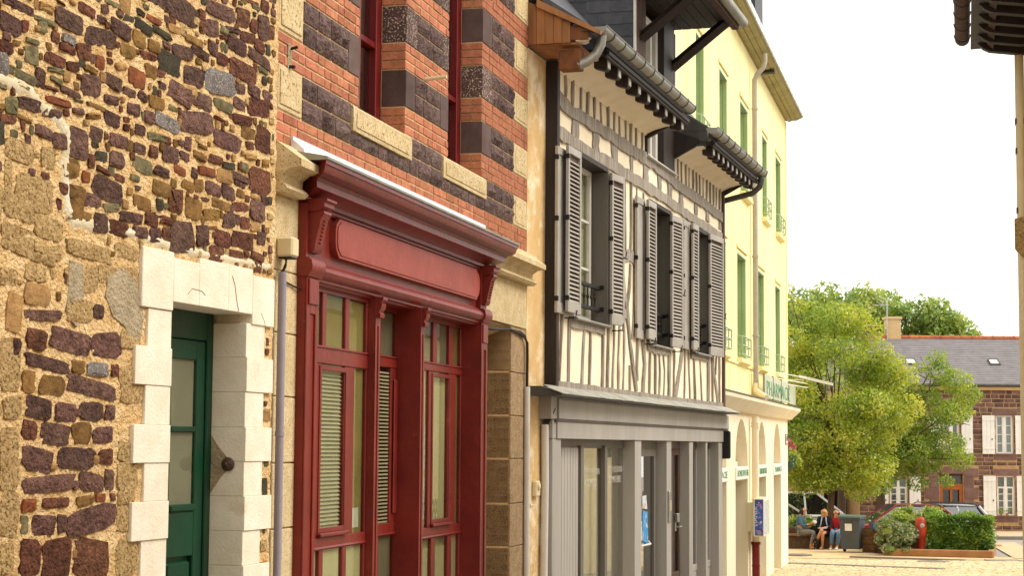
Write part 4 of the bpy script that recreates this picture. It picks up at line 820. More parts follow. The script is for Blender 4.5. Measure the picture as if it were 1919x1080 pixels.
for s,z in ((1.05,4.315),(3.1,4.31),(4.8,4.25),(6.4,4.24),(7.5,4.27),(3.26,5.16),(6.6,5.0),(9.6,4.9)): mb.tube([(s,.1,z-.03),(s,.22,z-.03),(s+.02,.23,z+.05)],.008,5); mb.tube([(s-.1,.225,z-.03),(s+.06,.225,z-.03)],.008,5)
parts(mb,'shutter_catch','cable_black',HH)
# plastered cove under the eaves, rafter tails, eave boards
def eave(s0,s1,n,st):
    MB().extr([(.10,6.835),(.13,6.862),(.22,6.90),(.36,6.935),(.50,6.95),(.50,6.99),(.10,6.99)],s0,s1).build('eave_soffit','plaster_cream',HH,smooth=True,ang=50)
    for k in range(n):
        s=s0+.22+(s1-s0-.35)*k/(n-1); m=MB()
        m.extr([(.45,6.88),(.57,6.845),(.59,6.86),(.59,6.985),(.45,7.0)],-.055,.055); m.build('rafter_tail','timber_dark',HH,loc=(s,0,0))
        MB().box(-.052,.052,.59,.602,6.872,6.98,.002).build('lit_tail_end','shutter_grey',HH,loc=(s,0,0))  # paler plate: light on the tail's front face is painted in
    MB().box(s0-.02,s1+.02,.604,.64,6.95,7.04,.004).build('eave_board','timber_dark',HH); MB().extr([(.30,7.003),(.66,6.975),(.665,7.01),(.30,7.05)],s0-.02,s1+.02).build('eave_board','timber_dark',HH)
eave(.72,4.80,9,0); eave(6.52,10.04,10,0)
MB().box(6.3,10.08,.12,.34,6.76,6.84,.0).v
def gutter(s0,s1,out_s,left):
    O,Z,r=.70,7.13,.078; n=10
    root=None
    m=MB(); prof=[]
    for k in range(n+1):
        a=math.pi+math.pi*k/n; prof.append((O+r*math.cos(a),Z+r*math.sin(a)))
    for k in range(n,-1,-1):
        a=math.pi+math.pi*k/n; prof.append((O+(r-.006)*math.cos(a),Z+(r-.006)*math.sin(a)))
    vs=[(s0,o,z) for o,z in prof]+[(s1,o,z) for o,z in prof]; q=len(prof)
    m.add(vs,[(i,(i+1)%q,q+(i+1)%q,q+i) for i in range(q)])
    m.tube([(s0,O+r,Z+.004),(s1,O+r,Z+.004)],.009,6)
    g=m.build('gutter','zinc',HH,smooth=True)
    for s in (s0,s1):
        m=MB(); pr=prof[:n+1]; m.add([(s-.003,o,z) for o,z in pr]+[(s+.003,o,z) for o,z in pr],[tuple(range(n+1)),tuple(range(2*n+1,n,-1))]+[(i,(i+1)%(n+1),n+1+(i+1)%(n+1),n+1+i) for i in range(n+1)]); m.build('end_cap','zinc',g)
    k=0; s=s0+.35
    while s<s1:
        m=MB(); pts=[(s,O+(r+.004)*math.cos(math.pi+math.pi*j/8),Z+(r+.004)*math.sin(math.pi+math.pi*j/8)) for j in range(9)]
        m.tube(pts,.007,5); m.tube([(s,O+r,Z),(s,O+r+.005,Z+.02)],.008,5); m.build('bracket','zinc_dark',g); s+=.46
    m=MB()
    if left: m.tube([(s0+.12,O,Z-.05),(s0+.11,O-.01,Z-.16),(s0+.08,O-.05,Z-.26),(s0+.03,O-.13,Z-.34),(s0-.02,O-.22,Z-.39)],.05,14)
    else: m.tube([(s1-.1,O,Z-.05),(s1-.1,O,Z-.14),(s1-.09,O-.03,Z-.24),(s1-.05,O-.14,Z-.32),(s1,O-.34,Z-.36),(s1+.03,O-.62,Z-.42)],.045,14)
    m.build('outlet_elbow','zinc_dark' if not left else 'zinc',g,smooth=True,ang=70); return g
gutter(.12,4.62,0,True); gutter(6.08,10.12,0,False)
# main roof planes (slates laid in courses) and gable boarding at the left end
def roofslab(s0,s1):
    m=MB(); m.extr([(.66,7.03),(.72,7.06),(.2,7.42),(-3.2,11.2),(-3.2,11.1),(.2,7.34)],s0,s1); m.build('roof','slate_roof',HH)
roofslab(.0,4.42); roofslab(6.62,HE+.1)
MB().extr([(-3.2,11.1),(-3.2,11.2),(-6,8)],0,HE).build('roof','slate_roof',HH)
# slate courses at the verge show their thickness
for k in range(7):
    o=.70-k*.1; z=7.065+k*.058; MB().box(-.03,.3,o-.13,o,z-.004,z+.008).build('slate','slate_roof',HH,loc=(0,0,0))
for k in range(5):
    o0=.0+k*.088; top=7.40-.33*(k*.088)/.42
    za,zb=7.40-o0*.53,7.40-(o0+.088)*.53
    MB().extr([(o0+.002,6.96+rn.uniform(-.008,.008)),(o0+.086,6.96),(o0+.086,zb),(o0+.002,za)],-.008,.022).build('gable_board','wood_orange',HH)
MB().box(.025,.70,.0,.50,6.945,6.965,.003).build('soffit_board','wood_orange',HH)
MB().box(-.006,.02,.44,.62,6.98,7.12,.003).build('gable_board','wood_rust',HH)
MB().box(0.0,.05,-3.2,0,6.95,7.9).build('gable_end','wood_orange',HH)
m=MB(); m.add([(-.05,.76,7.01),(-.05,.76,7.05),(-.05,.1,7.41),(-.05,.1,7.33),(-.02,.76,7.01),(-.02,.76,7.05),(-.02,.1,7.41),(-.02,.1,7.33)],[(0,1,2,3),(4,5,6,7),(0,1,5,4),(1,2,6,5),(2,3,7,6),(3,0,4,7)]); m.build('verge_board','wood_orange',HH)
MB().box(.06,.22,.30,.52,6.70,6.90,.008).build('wall_plate_end','wood_rust',HH)
stone_mesh(.22,.07,.06,None,rn).build('stone_lump','white_paint_stone',HH,loc=(.1,-.52,7.0),fix=False)
# dormer
DS,DE=4.22,6.48
dm=MB(); dm.box(DS,4.83,-.1,.10,7.0,8.7,.006); 
DM=dm.build('dormer','timber_brown',HH)
MB().box(5.83,DE,-.25,.115,6.56,8.62,.006).build('dormer_post','timber_dark',DM); MB().box(DE-.02,DE+.0,-.2,.12,6.7,8.6,.0).v
MB().box(DE,DE+.03,.09,.125,6.6,8.5).build('post_trim','window_white',DM); MB().box(DE+.03,DE+.2,-.2,.06,6.95,8.5).build('dormer_cheek','plaster_cream',DM)
mb=MB(); mb.box(4.83,4.90,-.02,.06,6.60,8.45,.004); mb.box(5.72,5.83,-.06,.03,6.60,8.45,.004); mb.box(4.9,5.72,-.06,.03,8.35,8.45,.004); mb.box(4.90,5.72,-.02,.06,7.18,7.27,.004); mb.box(4.9,5.72,-.03,.05,6.60,6.68,.004); mb.box(5.2,5.24,-.05,.02,6.68,7.2,.003); mb.box(5.40,5.48,-.05,.03,6.68,8.36,.003)
mb.build('dormer_frame','window_white',DM)
MB().box(4.9,5.72,-.04,-.036,6.68,8.35).build('pane','glass_clear',DM); MB().box(5.5,5.6,-.09,-.08,6.7,7.9).build('curtain','cloth_white',DM)
MB().box(4.83,5.83,-.4,-.39,6.5,8.6).build('dark_backing','dark_room',DM)
MB().extr([(.0,6.60),(.16,6.585),(.165,6.57),(.0,6.565)],4.80,6.5).build('dormer_sill','window_white',DM)
MB().box(4.80,4.86,.08,.125,6.6,7.0,.003).build('dormer_post','timber_dark',DM)
# slate-hung left cheek: individual slates facing along the street
sm=MB(); sm.hplate([(-.012,-.13),(0,-.13),(0,.13),(-.012,.13)],0,.175); 
mb=MB(); a,b_,h=.158,.13,.19
poly=[(-.15,.19),(-.15,.03),(-.11,0),(.15,0),(.15,.19)]
vs=[(-.016,x,z) for x,z in poly]+[(-.004,x,z) for x,z in poly]; n=5
mb.add(vs,[tuple(range(n)),tuple(range(2*n-1,n-1,-1))]+[(i,(i+1)%n,n+(i+1)%n,n+i) for i in range(n)]); slatem=mb.mesh('slate','slate_roof')
MB().box(DS-.0,DS+.05,-2.2,.10,7.0,9.2).build('cheek_board','timber_dark',DM)
for r in range(11):
    z=7.05+r*.155
    for k in range(6):
        o=-.06-k*.302+(.15 if r%2 else 0)
        if o>.0: o=-.04
        q=link('slate',slatem,DM,(DS-.004-.0015*(k%2),-o,z),(0,rn.uniform(.03,.06),0))
MB().box(DS-.03,DS+.02,.09,.115,6.95,8.6).build('cheek_trim','window_white',DM)
# dormer hood with struts
hd=MB(); hd.box(4.2,6.7,-.3,.92,8.62,8.70,.004); hd.box(4.2,6.7,.86,.95,8.56,8.72,.004); HD=hd.build('dormer_hood','timber_brown',DM)
for k in range(7): MB().box(4.2,6.7,-.1+k*.14,.03+k*.14,8.605,8.618).build('soffit_board','timber_dark',HD)
MB().extr([(.98,8.70),(-.3,9.6),(-2,9.7),(-2,9.6),(.9,8.64)],4.15,6.75).build('hood_roof','slate_roof',DM)
for s in (4.55,6.38):
    m=MB(); m.tube([(s,.10,8.02),(s,.84,8.60)],[.075,.075],4); m.build('strut','timber_dark',DM)
m=MB(); m.tube([(4.1,1.0,8.66),(6.75,1.0,8.66)],.07,12); m.build('hood_gutter','zinc',DM,True,70)
# zinc clad step where the roof breaks at the right of the dormer
m=MB(); m.extr([(.09,6.95),(.54,6.97),(.56,7.18),(.56,7.20),(.09,7.50)],6.50,6.60); m.build('zinc_cheek','zinc_dark',HH)
m=MB(); m.box(6.49,6.5,.09,.55,7.17,7.178); m.tube([(6.5,.085,7.52),(6.5,.58,7.20)],.012,6); m.build('zinc_seam','zinc_dark',HH)
m=MB(); m.extr([(.05,6.80),(.12,6.80),(.40,6.95),(.45,7.05),(.05,7.2)],6.44,6.50); m.build('dormer_bracket','timber_dark',HH)
m=MB(); m.extr([(.05,6.80),(.12,6.78),(.40,6.93),(.52,7.0),(.05,7.2)],10.04,10.10); m.build('end_board','timber_dark',HH)
m=MB(); m.extr([(.05,6.80),(.12,6.80),(.42,6.95),(.46,7.05),(.05,7.2)],4.80,4.86); m.build('end_board','timber_dark',HH)
# pent roof of small weathered slates over the shopfront
rn2=random.Random(8)
m=MB(); m.extr([(-.02,3.545),(.12,3.545),(.335,3.462),(.335,3.45),(-.02,3.45)],.1,10.14); m.build('pent_roof','zinc_dark',HH)
for r in range(2):
    k=0; s=.08+(.12 if r else 0)
    while s<10.1:
        e=min(s+.26+rn2.uniform(-.03,.03),10.15); o1,zf=(.35,3.462) if r==0 else (.235,3.506); o0,zb=(.19,3.522) if r==0 else (.115,3.553)
        t=rn2.uniform(.002,.006); m=MB(); m.add([(s,o0,zb+t),(e-.006,o0,zb+t),(e-.006,o1,zf+t),(s,o1,zf+t),(s,o0,zb+t+.009),(e-.006,o0,zb+t+.009),(e-.006,o1,zf+t+.009),(s,o1,zf+t+.009)],[(0,1,2,3),(4,5,6,7),(0,1,5,4),(1,2,6,5),(2,3,7,6),(3,0,4,7)])
        m.build('pent_slate','slate_weathered',HH,fix=False); s=e
# grey shopfront
S0,S1=.55,9.85
mb=MB(); mb.box(.2,S1+.1,-.02,.20,3.225,3.455,.004); SH=mb.build('grey_shopfront','grey_paint',HH)
def sp(m,name,mat='grey_paint',**k): return m.build(name,mat,SH,**k)
m=MB(); m.box(.42,S1+.14,.20,.222,3.23,3.43,.003); sp(m,'fascia_board')
m=MB(); m.box(.30,S1+.04,-.02,.185,3.03,3.222,.003); sp(m,'fascia_board')
m=MB(); m.box(.44,3.4,.185,.20,3.028,3.205,.003); sp(m,'fascia_board'); m=MB(); m.box(3.404,S1,.185,.199,3.03,3.205,.003); sp(m,'fascia_board')
m=MB(); m.extr([(.19,3.195),(.215,3.205),(.23,3.228),(.19,3.232)],.36,S1+.1); sp(m,'drip_mould','grey_paint_dark')
Zt=3.028; ZB=.6
def post2(s0,s1,o0=.02,o1=.18): m=MB(); m.box(s0,s1,o0,o1,ZB,Zt,.005); sp(m,'post')
for a,b_ in ((.32,.64),(3.955,4.29),(5.75,6.03),(7.2,7.45),(8.38,8.49),(9.37,9.66)): post2(a,b_)
m=MB(); m.box(.3,9.66,-.05,.045,2.93,Zt); sp(m,'head_rail','grey_paint_dark')
# ribbed timber panel
m=MB(); m.box(.64,1.80,-.02,.04,ZB,2.95); sp(m,'panel_backing','grey_paint_dark')
for k in range(10): s=.66+k*.114; m=MB(); m.box(s+.004,s+.108,.04,.056,ZB,2.94,.006); sp(m,'tongue_board')
m=MB(); m.box(1.80,1.92,.0,.085,ZB,2.96,.004); sp(m,'window_post','grey_paint_dark')
m=MB(); m.box(2.87,2.98,.0,.085,ZB,2.96,.004); sp(m,'window_post','grey_paint_dark')
for a,b_ in ((1.92,2.87),(2.98,3.96)):
    m=MB(); m.box(a,b_,.03,.034,.9,2.93); sp(m,'pane','glass_shop')
    m=MB(); m.box(a,b_,.0,.06,ZB,.9,.004); sp(m,'stall_riser')
def lett(t,size,s,z,sx): return link('lettering',text_mesh(t,size,'white_sign',.001,sx,'CENTER',-.0045),SH,(s,-.040,z),(math.pi/2,0,0))
lett('HOSPITALISATION',.115,2.40,2.63,.80); lett('A DOMICILE',.125,2.40,2.505,.80)
lett('VENTE ET LOCATION',.115,3.47,2.645,.72); lett('TOUT MATERIEL',.125,3.47,2.525,.78)
# behind the glass: cream partition and bands painting in the street's reflection; shop floor
m=MB(); m.box(1.6,4.2,-.10,-.09,ZB,3.2); sp(m,'reflection_sheet','white_sign')
m=MB(); m.box(2.2,2.42,-.05,-.045,ZB,3.1); m.box(3.45,3.6,-.04,-.035,ZB,3.1); sp(m,'reflection_band','cloth_white')
m=MB(); m.box(1.6,4.2,-1.0,-.0,.6,.62); sp(m,'shop_floor','concrete_band')
m=MB(); m.box(4.2,9.7,-.7,-.68,ZB,3.1); sp(m,'dark_backing','dark_room')
# glazed shop door with posters
mb=MB(); frame_bars(mb,4.42,5.68,.75,2.93,.10,.0,.05,.004); sp(mb,'shop_door','grey_paint_dark')
m=MB(); m.box(4.52,5.58,.02,.024,.85,2.83); sp(m,'pane','glass_shop'); m=MB(); m.box(4.5,4.95,-.07,-.06,.8,2.9); sp(m,'curtain','curtain')
m=MB(); m.prism([(5.0,1.78),(5.32,1.72),(5.30,2.13),(5.02,2.15)],.026,.030); sp(m,'poster','poster_blue')
m=MB(); m.prism([(5.0,2.18),(5.28,2.16),(5.22,2.34),(5.0,2.33)],.026,.029); sp(m,'poster','poster_pale')
m=MB(); m.box(4.78,4.98,.026,.029,1.78,2.02); sp(m,'poster','poster_pale')
m=MB(); m.tube([(4.78,.06,1.72),(5.15,.1,1.73),(5.2,.06,1.76)],.014,6); sp(m,'door_handle','window_white')
# entry panel with buttons on the post
m=MB(); m.box(5.79,5.92,.18,.205,1.98,2.38,.006); sp(m,'entry_panel','steel')
m=MB()
for k in range(4): m.box(5.83,5.90,.205,.209,2.13+k*.035,2.152+k*.035)
parts(m,'entry_button','plastic_cream',SH)
# brown entrance door and side lights
mb=MB(); frame_bars(mb,6.03,7.2,.75,2.93,.09,.0,.05,.004); mb.box(6.55,6.68,.0,.065,.8,2.9,.004); mb.box(6.1,7.12,.0,.06,1.18,1.27,.004); sp(mb,'entrance_door','timber_brown')
m=MB(); m.box(6.1,7.14,.02,.024,1.27,2.86); sp(m,'pane','glass_far')
m=MB(); m.box(6.72,6.80,.065,.085,1.82,2.05,.004); m.tube([(6.76,.085,1.88),(6.76,.13,1.88),(6.90,.13,1.88)],.012,6); m.box(6.72,6.86,.06,.12,1.94,2.06,.006); sp(m,'door_handle','steel')
for a,b_ in ((7.45,8.38),(8.49,9.37)):
    mb=MB(); mb.box(a,b_,.0,.055,1.20,1.29,.004); mb.box(a,a+.06,.0,.05,1.29,2.93); mb.box(b_-.06,b_,.0,.05,1.29,2.93); mb.box(a,b_,.0,.045,ZB,1.2); sp(mb,'side_light','grey_paint')
    m=MB(); m.box(a+.06,b_-.06,.02,.024,1.29,2.93); sp(m,'pane','glass_far')
    m=MB()
    for k in range(4): s=a+.1+k*(b_-a-.2)/4; m.box(s,s+(b_-a-.2)/4-.02,.045,.055,ZB,1.18,.004)
    sp(m,'tongue_board')
m=MB()
for k in range(5): m.box(7.5,7.52,.026,.03,1.75+k*.2,1.80+k*.2)
parts(m,'door_sticker','white_sign',SH)
sp(MB().box(9.66,9.72,.1,.3,2.78,3.2,.02),'hanging_box','cable_black')
# pipe, cable and light switch on the ochre strip
pp=thing('waste_pipe','pale grey plastic pipe beside the grey shopfront on ochre render','pipe',(0,0,0),0)
mb=MB(False); mb.tube([at(FH,s,o,z) for s,o,z in ((.49,.05,.9),(.50,.05,1.8),(.525,.05,2.6),(.505,.05,3.17))],.038,14); mb.build('pipe','window_white',pp,True)
mb=MB(False)
for q in (0,.03,.06): mb.tube([at(FH,s,o,z) for s,o,z in ((.50,.04+q*.4,3.15),(.51,.06+q*.6,3.22),(.54,.09+q*.5,3.29),(.60,.10+q*.3,3.33))],.017,6)
mb.build('cable_bundle','cable_black',pp,True)
bxx=thing('switch_box','cream switch box with a round knob on the ochre render','box',at(FH,.22,0,2.45),FH[1])
MB().box(0,.14,0,.05,0,.155,.01).build('casing','plastic_cream',bxx); MB().lathe([(.035,.05),(.035,.062),(.03,.066)],(.07,0,.1),14,'o').build('knob','plastic_cream',bxx,True)
MB().tube([(.06,.02,0),(.07,.025,-.04),(.04,.02,-.08),(-.06,.01,-.09),(-.14,.005,-.04)],.006,6).build('flex','plastic_cream',bxx)

SH.location=(.26,.07,0)
# ---------------- yellow pharmacy building ----------------
YH=froot('yellow_building','tall pale yellow building with green window reveals above a cream arcaded ground floor','building',FY)
YE=19.35; rn=random.Random(9)
UP=[(3.0,4.02),(6.1,7.25),(9.4,10.75),(13.62,14.66),(16.65,17.95)]; LO=[(5.75,7.0),(8.8,10.28),(12.6,13.86),(16.42,17.62)]
def facade(mb,holes,s0,s1,z0,z1,o0,o1):
    zs=sorted({z0,z1,*[h[2] for h in holes],*[h[3] for h in holes]})
    for a,b_ in zip(zs,zs[1:]):
        e=s0
        for h in sorted(holes):
            if h[2]<=a+1e-6 and h[3]>=b_-1e-6:
                if h[0]>e: mb.box(e,h[0],o0,o1,a,b_)
                e=h[1]
        if e<s1: mb.box(e,s1,o0,o1,a,b_)
holes=[(a,b_,8.2,10.05) for a,b_ in UP]+[(a,b_,4.76,6.85) for a,b_ in LO]
mb=MB(); facade(mb,holes,0,YE,3.96,11.5,-.35,0); mb.build('facade','yellow_render',YH)
mb=MB(); mb.box(-.35,0,-7,0,0,11.5); mb.box(YE-.35,YE,-7,-.35,3.96,11.5); mb.box(0,YE,-7.2,-7,0,11.5); mb.build('side_wall','yellow_render',YH)
mb=MB(); mb.box(YE-.14,YE+.025,-.1,.022,3.96,11.35); mb.build('corner_strip','yellow_render',YH)
for a,b_,z0,z1 in holes:
    f=MB(); f.box(a,b_,-.34,-.26,z0,z1); fr=f.build('window','window_white',YH)
    MB().box(a+.1,b_-.1,-.258,-.255,z0+.1,z1-.1).build('pane','glass_far',fr)
    # folded green shutters lining both reveals, split in narrow leaves
    for k in range(3):
        MB().box(b_-.03,b_+.002,-.25+k*.083,-.25+k*.083+.077,z0+.02,z1-.03,.004).build('shutter','green_shutter',fr); 
        MB().box(a-.002,a+.03,-.25+k*.083,-.25+k*.083+.077,z0+.02,z1-.03,.004).build('shutter','green_shutter',fr)
    MB().box(a,b_,-.26,.004,z1-.004,z1+.03).build('window_head','green_rail',fr)
    MB().box(a-.12,b_+.12,-.0,.035,z1+.10,z1+.19,.01).build('head_mould','yellow_render',fr)
    MB().extr([(-.3,z0),(.10,z0-.02),(.10,z0-.10),(.03,z0-.13),(-.3,z0-.13)],a-.1,b_+.1).build('window_sill','yellow_render',fr)
    m=MB(); o=.10
    zt=z0+.42
    for z in (z0+.06,z0+.24,zt): m.tube([(a-.04,0,z),(a-.04,o,z),(b_+.04,o,z),(b_+.04,0,z)],.014,6)
    for k in range(4): s=a-.03+(b_-a+.06)*k/3; m.tube([(s,o,z0+.06),(s,o,zt)],.012,6)
    m.build('window_railing','green_rail',fr)
MB().box(0,YE,-.005,.03,4.60,4.66,.008).build('string_course','yellow_render',YH)
for a,b_ in ((7.4,8.6),(10.9,12.4)): MB().box(a,b_,.0,.012,4.02,4.52,.004).build('wall_panel','yellow_render',YH)
# boarded cornice with a zinc edge
m=MB(); m.extr([(-.05,11.40),(.0,11.40),(.05,11.405),(.10,11.42),(.26,11.45),(.38,11.53),(.40,11.54),(.40,11.56),(-.05,11.7)],-.2,YE,0,1.0); m.build('cornice','cornice_board',YH)
for k in range(3):
    m=MB(); m.extr([(.06+k*.11,11.40+k*.03),(.15+k*.11,11.418+k*.035),(.15+k*.11,11.41+k*.035),(.06+k*.11,11.388+k*.03)],-.2,YE+.1); m.build('cornice_plank','cornice_board',YH)
m=MB(); m.extr([(.36,11.565),(.41,11.55),(.43,11.56),(.43,11.70),(.36,11.72)],-.2,YE+.42); m.build('eaves_gutter','flashing_white',YH)
for k in range(24): MB().box(-.008,.008,.425,.434,11.565,11.69).build('gutter_joint','zinc_dark',YH,loc=(.3+k*.82,0,0))
MB().box(12.9,13.1,.0,.36,11.36,11.43,.01).build('bracket','timber_dark',YH)
m=MB(); m.extr([(.4,11.7),(-3.5,14.5),(-3.5,14.3),(.3,11.6)],-.3,YE+.3); m.build('roof','slate_roof',YH)
m=MB(); m.box(15.5,17.2,-1.9,-.35,11.7,15.4); dq=m.build('roof_dormer','slate_roof',YH); MB().box(17.2,17.24,-1.6,-.55,12.4,13.8).build('window','window_dark',dq); MB().box(15.3,17.5,-2,-.1,15.4,15.55).build('roof','slate_roof',dq)
# downpipe down the facade
dpp=thing('downpipe','pale grey downpipe on the yellow facade, red cast-iron foot at the pavement','downpipe',at(FY,11.2,.1,0),FY[1])
m=MB(); m.tube([(0,.22,11.42),(0,.22,11.25),(0,.19,11.12),(0,.06,10.98),(0,0,10.85),(0,0,10.6),(0,0,4.3)],.056,12); m.build('pipe','pipe_beige',dpp,True)
m=MB(); m.tube([(0,0,4.3),(-.05,0,4.15),(-.3,.25,4.0)],.065,10); m.tube([(-.35,.02,3.6),(-.35,.02,.98)],.072,12); m.build('lower_pipe','cream_render',dpp,True)
m=MB(); m.tube([(-.35,.02,.98),(-.35,.02,-.3)],.08,12); m.lathe([(.10,.93),(.10,.99)],(-.35,.02,0),12); m.lathe([(.09,.48),(.09,.5)],(-.35,.02,0),12); m.build('pipe_foot','iron_red',dpp,True)
for z in (10.2,8.8,7.0,5.3): m=MB(); m.lathe([(.07,z),(.07,z+.05)],(0,0,0),12); m.build('pipe_collar','pipe_beige',dpp,True)
for z in (1.78,3.38): m=MB(); m.lathe([(.09,z),(.09,z+.04)],(-.35,.02,0),12); m.lathe([(.09,z+.07),(.09,z+.1)],(-.35,.02,0),12); m.build('pipe_collar','cream_render',dpp,True)
# first-floor slab / balcony over the arcade
m=MB(); m.extr([(-.1,3.66),(.05,3.66),(.10,3.67),(.30,3.88),(.31,3.955),(-.1,3.965)],-.3,YE,0,1.0); m.build('balcony_slab','cream_render',YH)
m=MB(); m.box(0,YE+.3,.2,.325,3.957,3.98); m.build('slab_edge','zinc_dark',YH)
# arcade
AR=[(4.6,6.98),(8.37,10.46),(12.37,14.09),(15.76,17.56)]
GF=MB(); rv=MB()
e=0
for a,b_ in AR:
    GF.box(e,a,-.35,0,-.3,2.57); e=b_
GF.box(e,YE,-.35,0,-.3,2.57)
e=0
for a,b_ in AR:
    c,r=(a+b_)/2,(b_-a)/2; h=.96
    n=14; arc=[(c-r*math.cos(math.pi*k/n),2.57+h*math.sin(math.pi*k/n)) for k in range(n+1)]
    GF.box(e,a,-.35,0,2.57,3.66); e=b_
    for k in range(n):
        p,q=arc[k],arc[k+1]; GF.prism([p,q,(q[0],3.66),(p[0],3.66)],-.35,0)
GF.box(e,YE,-.35,0,2.57,3.66)
GF.build('arcade_wall','cream_render',YH)
MB().box(YE-.35,YE,-7,-.35,-.3,3.96).build('side_wall','cream_render',YH)
for i,(a,b_) in enumerate(AR):
    f=MB(); f.box(a,b_,-.34,-.32,-.2,3.6); fr=f.build('shop_window','window_white',YH); c=(a+b_)/2
    m=MB(); m.box(a,b_,-.33,-.20,2.57,2.66); m.box(c-.05,c+.05,-.33,-.24,0,3.45); m.build('window_frame','cream_render',fr)
    m=MB(); m.box(a+.05,b_-.05,-.30,-.295,.3,2.55); m.build('pane','glass_clear',fr)
    m=MB(); m.tube([(c+.2,-.28,2.6),(c+.2,-.28,3.4)],.02,6); m.build('rod','zinc_dark',fr)
SG=[('PHARMACIE','E'),('HOMEOPATHIE',''),('HERBORISTERIE',''),('PHARMACIE','')]
for i,(a,b_) in enumerate(AR):
    t=thing('shop_sign',['white sign with green lettering in the arch half hidden by the grey shopfront','white sign with green lettering in the arch nearest the downpipe','white sign with green lettering in the arch right of the vending box','white sign with green lettering in the last arch before the corner'][i],'sign',at(FY,a,0,2.30),FY[1],'white signs in the pharmacy arches')
    MB().box(-.04,b_-a+.02,-.26,.025,0,.265,.012).build('board','white_sign',t)
    txt=SG[i][0]; me=text_mesh(txt,.17,'green_letter',.002,1,'LEFT'); wdt=max(v.co.x for v in me.vertices)
    ob=link('lettering',me,t,(.12,-.028,.075),(math.pi/2,0,0)); ob.scale=((b_-a-.2)/wdt,1.05,1)
# clear panels with tall green letters on the balcony
gp=thing('balcony_panel','clear balcony panels with tall green letters above the pharmacy arcade','sign panel',at(FY,11.2,.27,3.985),FY[1])
for k in range(4): MB().box(k*1.85,k*1.85+1.8,-.01,.01,.03,.52,.004).build('panel','panel_clear',gp)
for k in range(5): MB().box(k*1.85-.05,k*1.85-.01,-.02,.02,0,.55).build('post','zinc',gp)
x_=.45
for ch in 'PHARMACIE':
    me=text_mesh(ch,.5,'green_letter',.004,1,'LEFT',-.012); vx=[v.co.x for v in me.vertices]; wd=(max(vx)-min(vx))
    ob=link('letter',me,gp,(x_-min(vx)*1.9,-.016,.09),(math.pi/2,0,0)); ob.scale=(1.9,.95,1); x_+=wd*1.9+.17
# projecting sign arm
aw=thing('projecting_sign','white sign panel standing out over the corner on thin rods','sign',at(FY,17.0,.1,4.55),FY[1])
m=MB(); m.hplate([(1.5,.3),(1.75,.3),(1.75,1.15),(1.5,1.15)],0,.05); 
m=MB(); m.add([(1.2,.30,.22),(1.2,1.12,.02),(1.2,1.12,-.05),(1.2,.30,.15),(1.36,.30,.22),(1.36,1.12,.02),(1.36,1.12,-.05),(1.36,.30,.15)],[(0,1,2,3),(4,5,6,7),(0,1,5,4),(1,2,6,5),(2,3,7,6),(3,0,4,7)]); m.build('panel','white_sign',aw)
m=MB()
for z in (-.12,-.02,.12): m.tube([(-1.6,.0,z+.05),(1.3,.5,z+.02)],.012,6)
m.tube([(1.28,-.1,.1),(1.28,.4,.1)],.015,6); parts(m,'rod','white_sign',aw)
# vending box
vb=thing('vending_box','cream wall vending box with a purple front panel beside the downpipe','vending machine',at(FY,10.2,0.0,1.12),FY[1])
MB().box(.0,1.15,.14,.36,0,.79,.01).build('casing','cream_render',vb); MB().box(.2,.9,0,.14,.1,.7).build('bracket','cream_render',vb)
# front print faces along the street towards the viewer
f=MB(); f.box(-.006,.0,.175,.345,.03,.76); f.build('printed_front','vend_purple',vb)
me=text_mesh('MANIX',.13,'white_sign',.001,1,'CENTER'); link('lettering',me,vb,(-.0085,-.225,.42),Matrix(((0,0,-1),(0,1,0),(1,0,0))).to_euler())
for y,z,r in ((.30,.30,.02),(.22,.25,.012),(.26,.70,.012),(.22,.66,.008)): MB().lathe([(r,-.009),(r*.6,-.0095)],(0,y,z),10,'s').build('printed_star','white_sign',vb)
MB().lathe([(.05,-.0088),(.045,-.0092)],(0,.26,.09),14,'s').build('printed_disc','pipe_lilac',vb)
MB().box(.1,1.05,.36,.366,.05,.74).build('printed_side','poster_pale',vb)
pb=MB(); pb.box(8.45,8.55,-.24,-.1,.55,1.95); pb.build('window_poster','poster_skin',YH)
pn=thing('street_plate','small grey and white street name plate by the corner of the arcade','plate',at(FY,18.6,0,3.03),FY[1])
MB().box(0,.55,0,.02,0,.27,.004).build('plate','zinc',pn); MB().box(.2,.5,.02,.024,.03,.24).build('plate_face','white_sign',pn); MB().box(.25,.45,.024,.027,.10,.22).build('plate_mark','window_dark',pn)
# hanging flower basket on the corner
fb=thing('flower_basket','hanging basket of pink flowers in a dark green pot past the yellow corner','flower basket',at(FY,YE+.7,-.15,2.45),FY[1])
MB().lathe([(.12,-.12),(.3,.05),(.34,.3)],(0,0,0),14).build('pot','pot_green',fb,True)
m=MB()
for k in range(700):
    a=rn.uniform(0,6.28); r=.48*math.sqrt(rn.random()); z=.25+rn.uniform(0,.45)*(1-r/.6)-max(0,r-.3)*rn.uniform(0,1.6); x,y=r*math.cos(a),r*math.sin(a); s=rn.uniform(.02,.045)
    d=Vector((rn.gauss(0,1),rn.gauss(0,1),rn.gauss(0,1))).normalized(); u=d.orthogonal().normalized()*s; v=d.cross(u).normalized()*s; p=Vector((x,y,z))
    m.add([p-u,p-v*.6,p+u,p+v*.6],[(0,1,2,3)])
m.build('foliage','leaf_olive',fb,kind='stuff',fix=False)
m=MB()
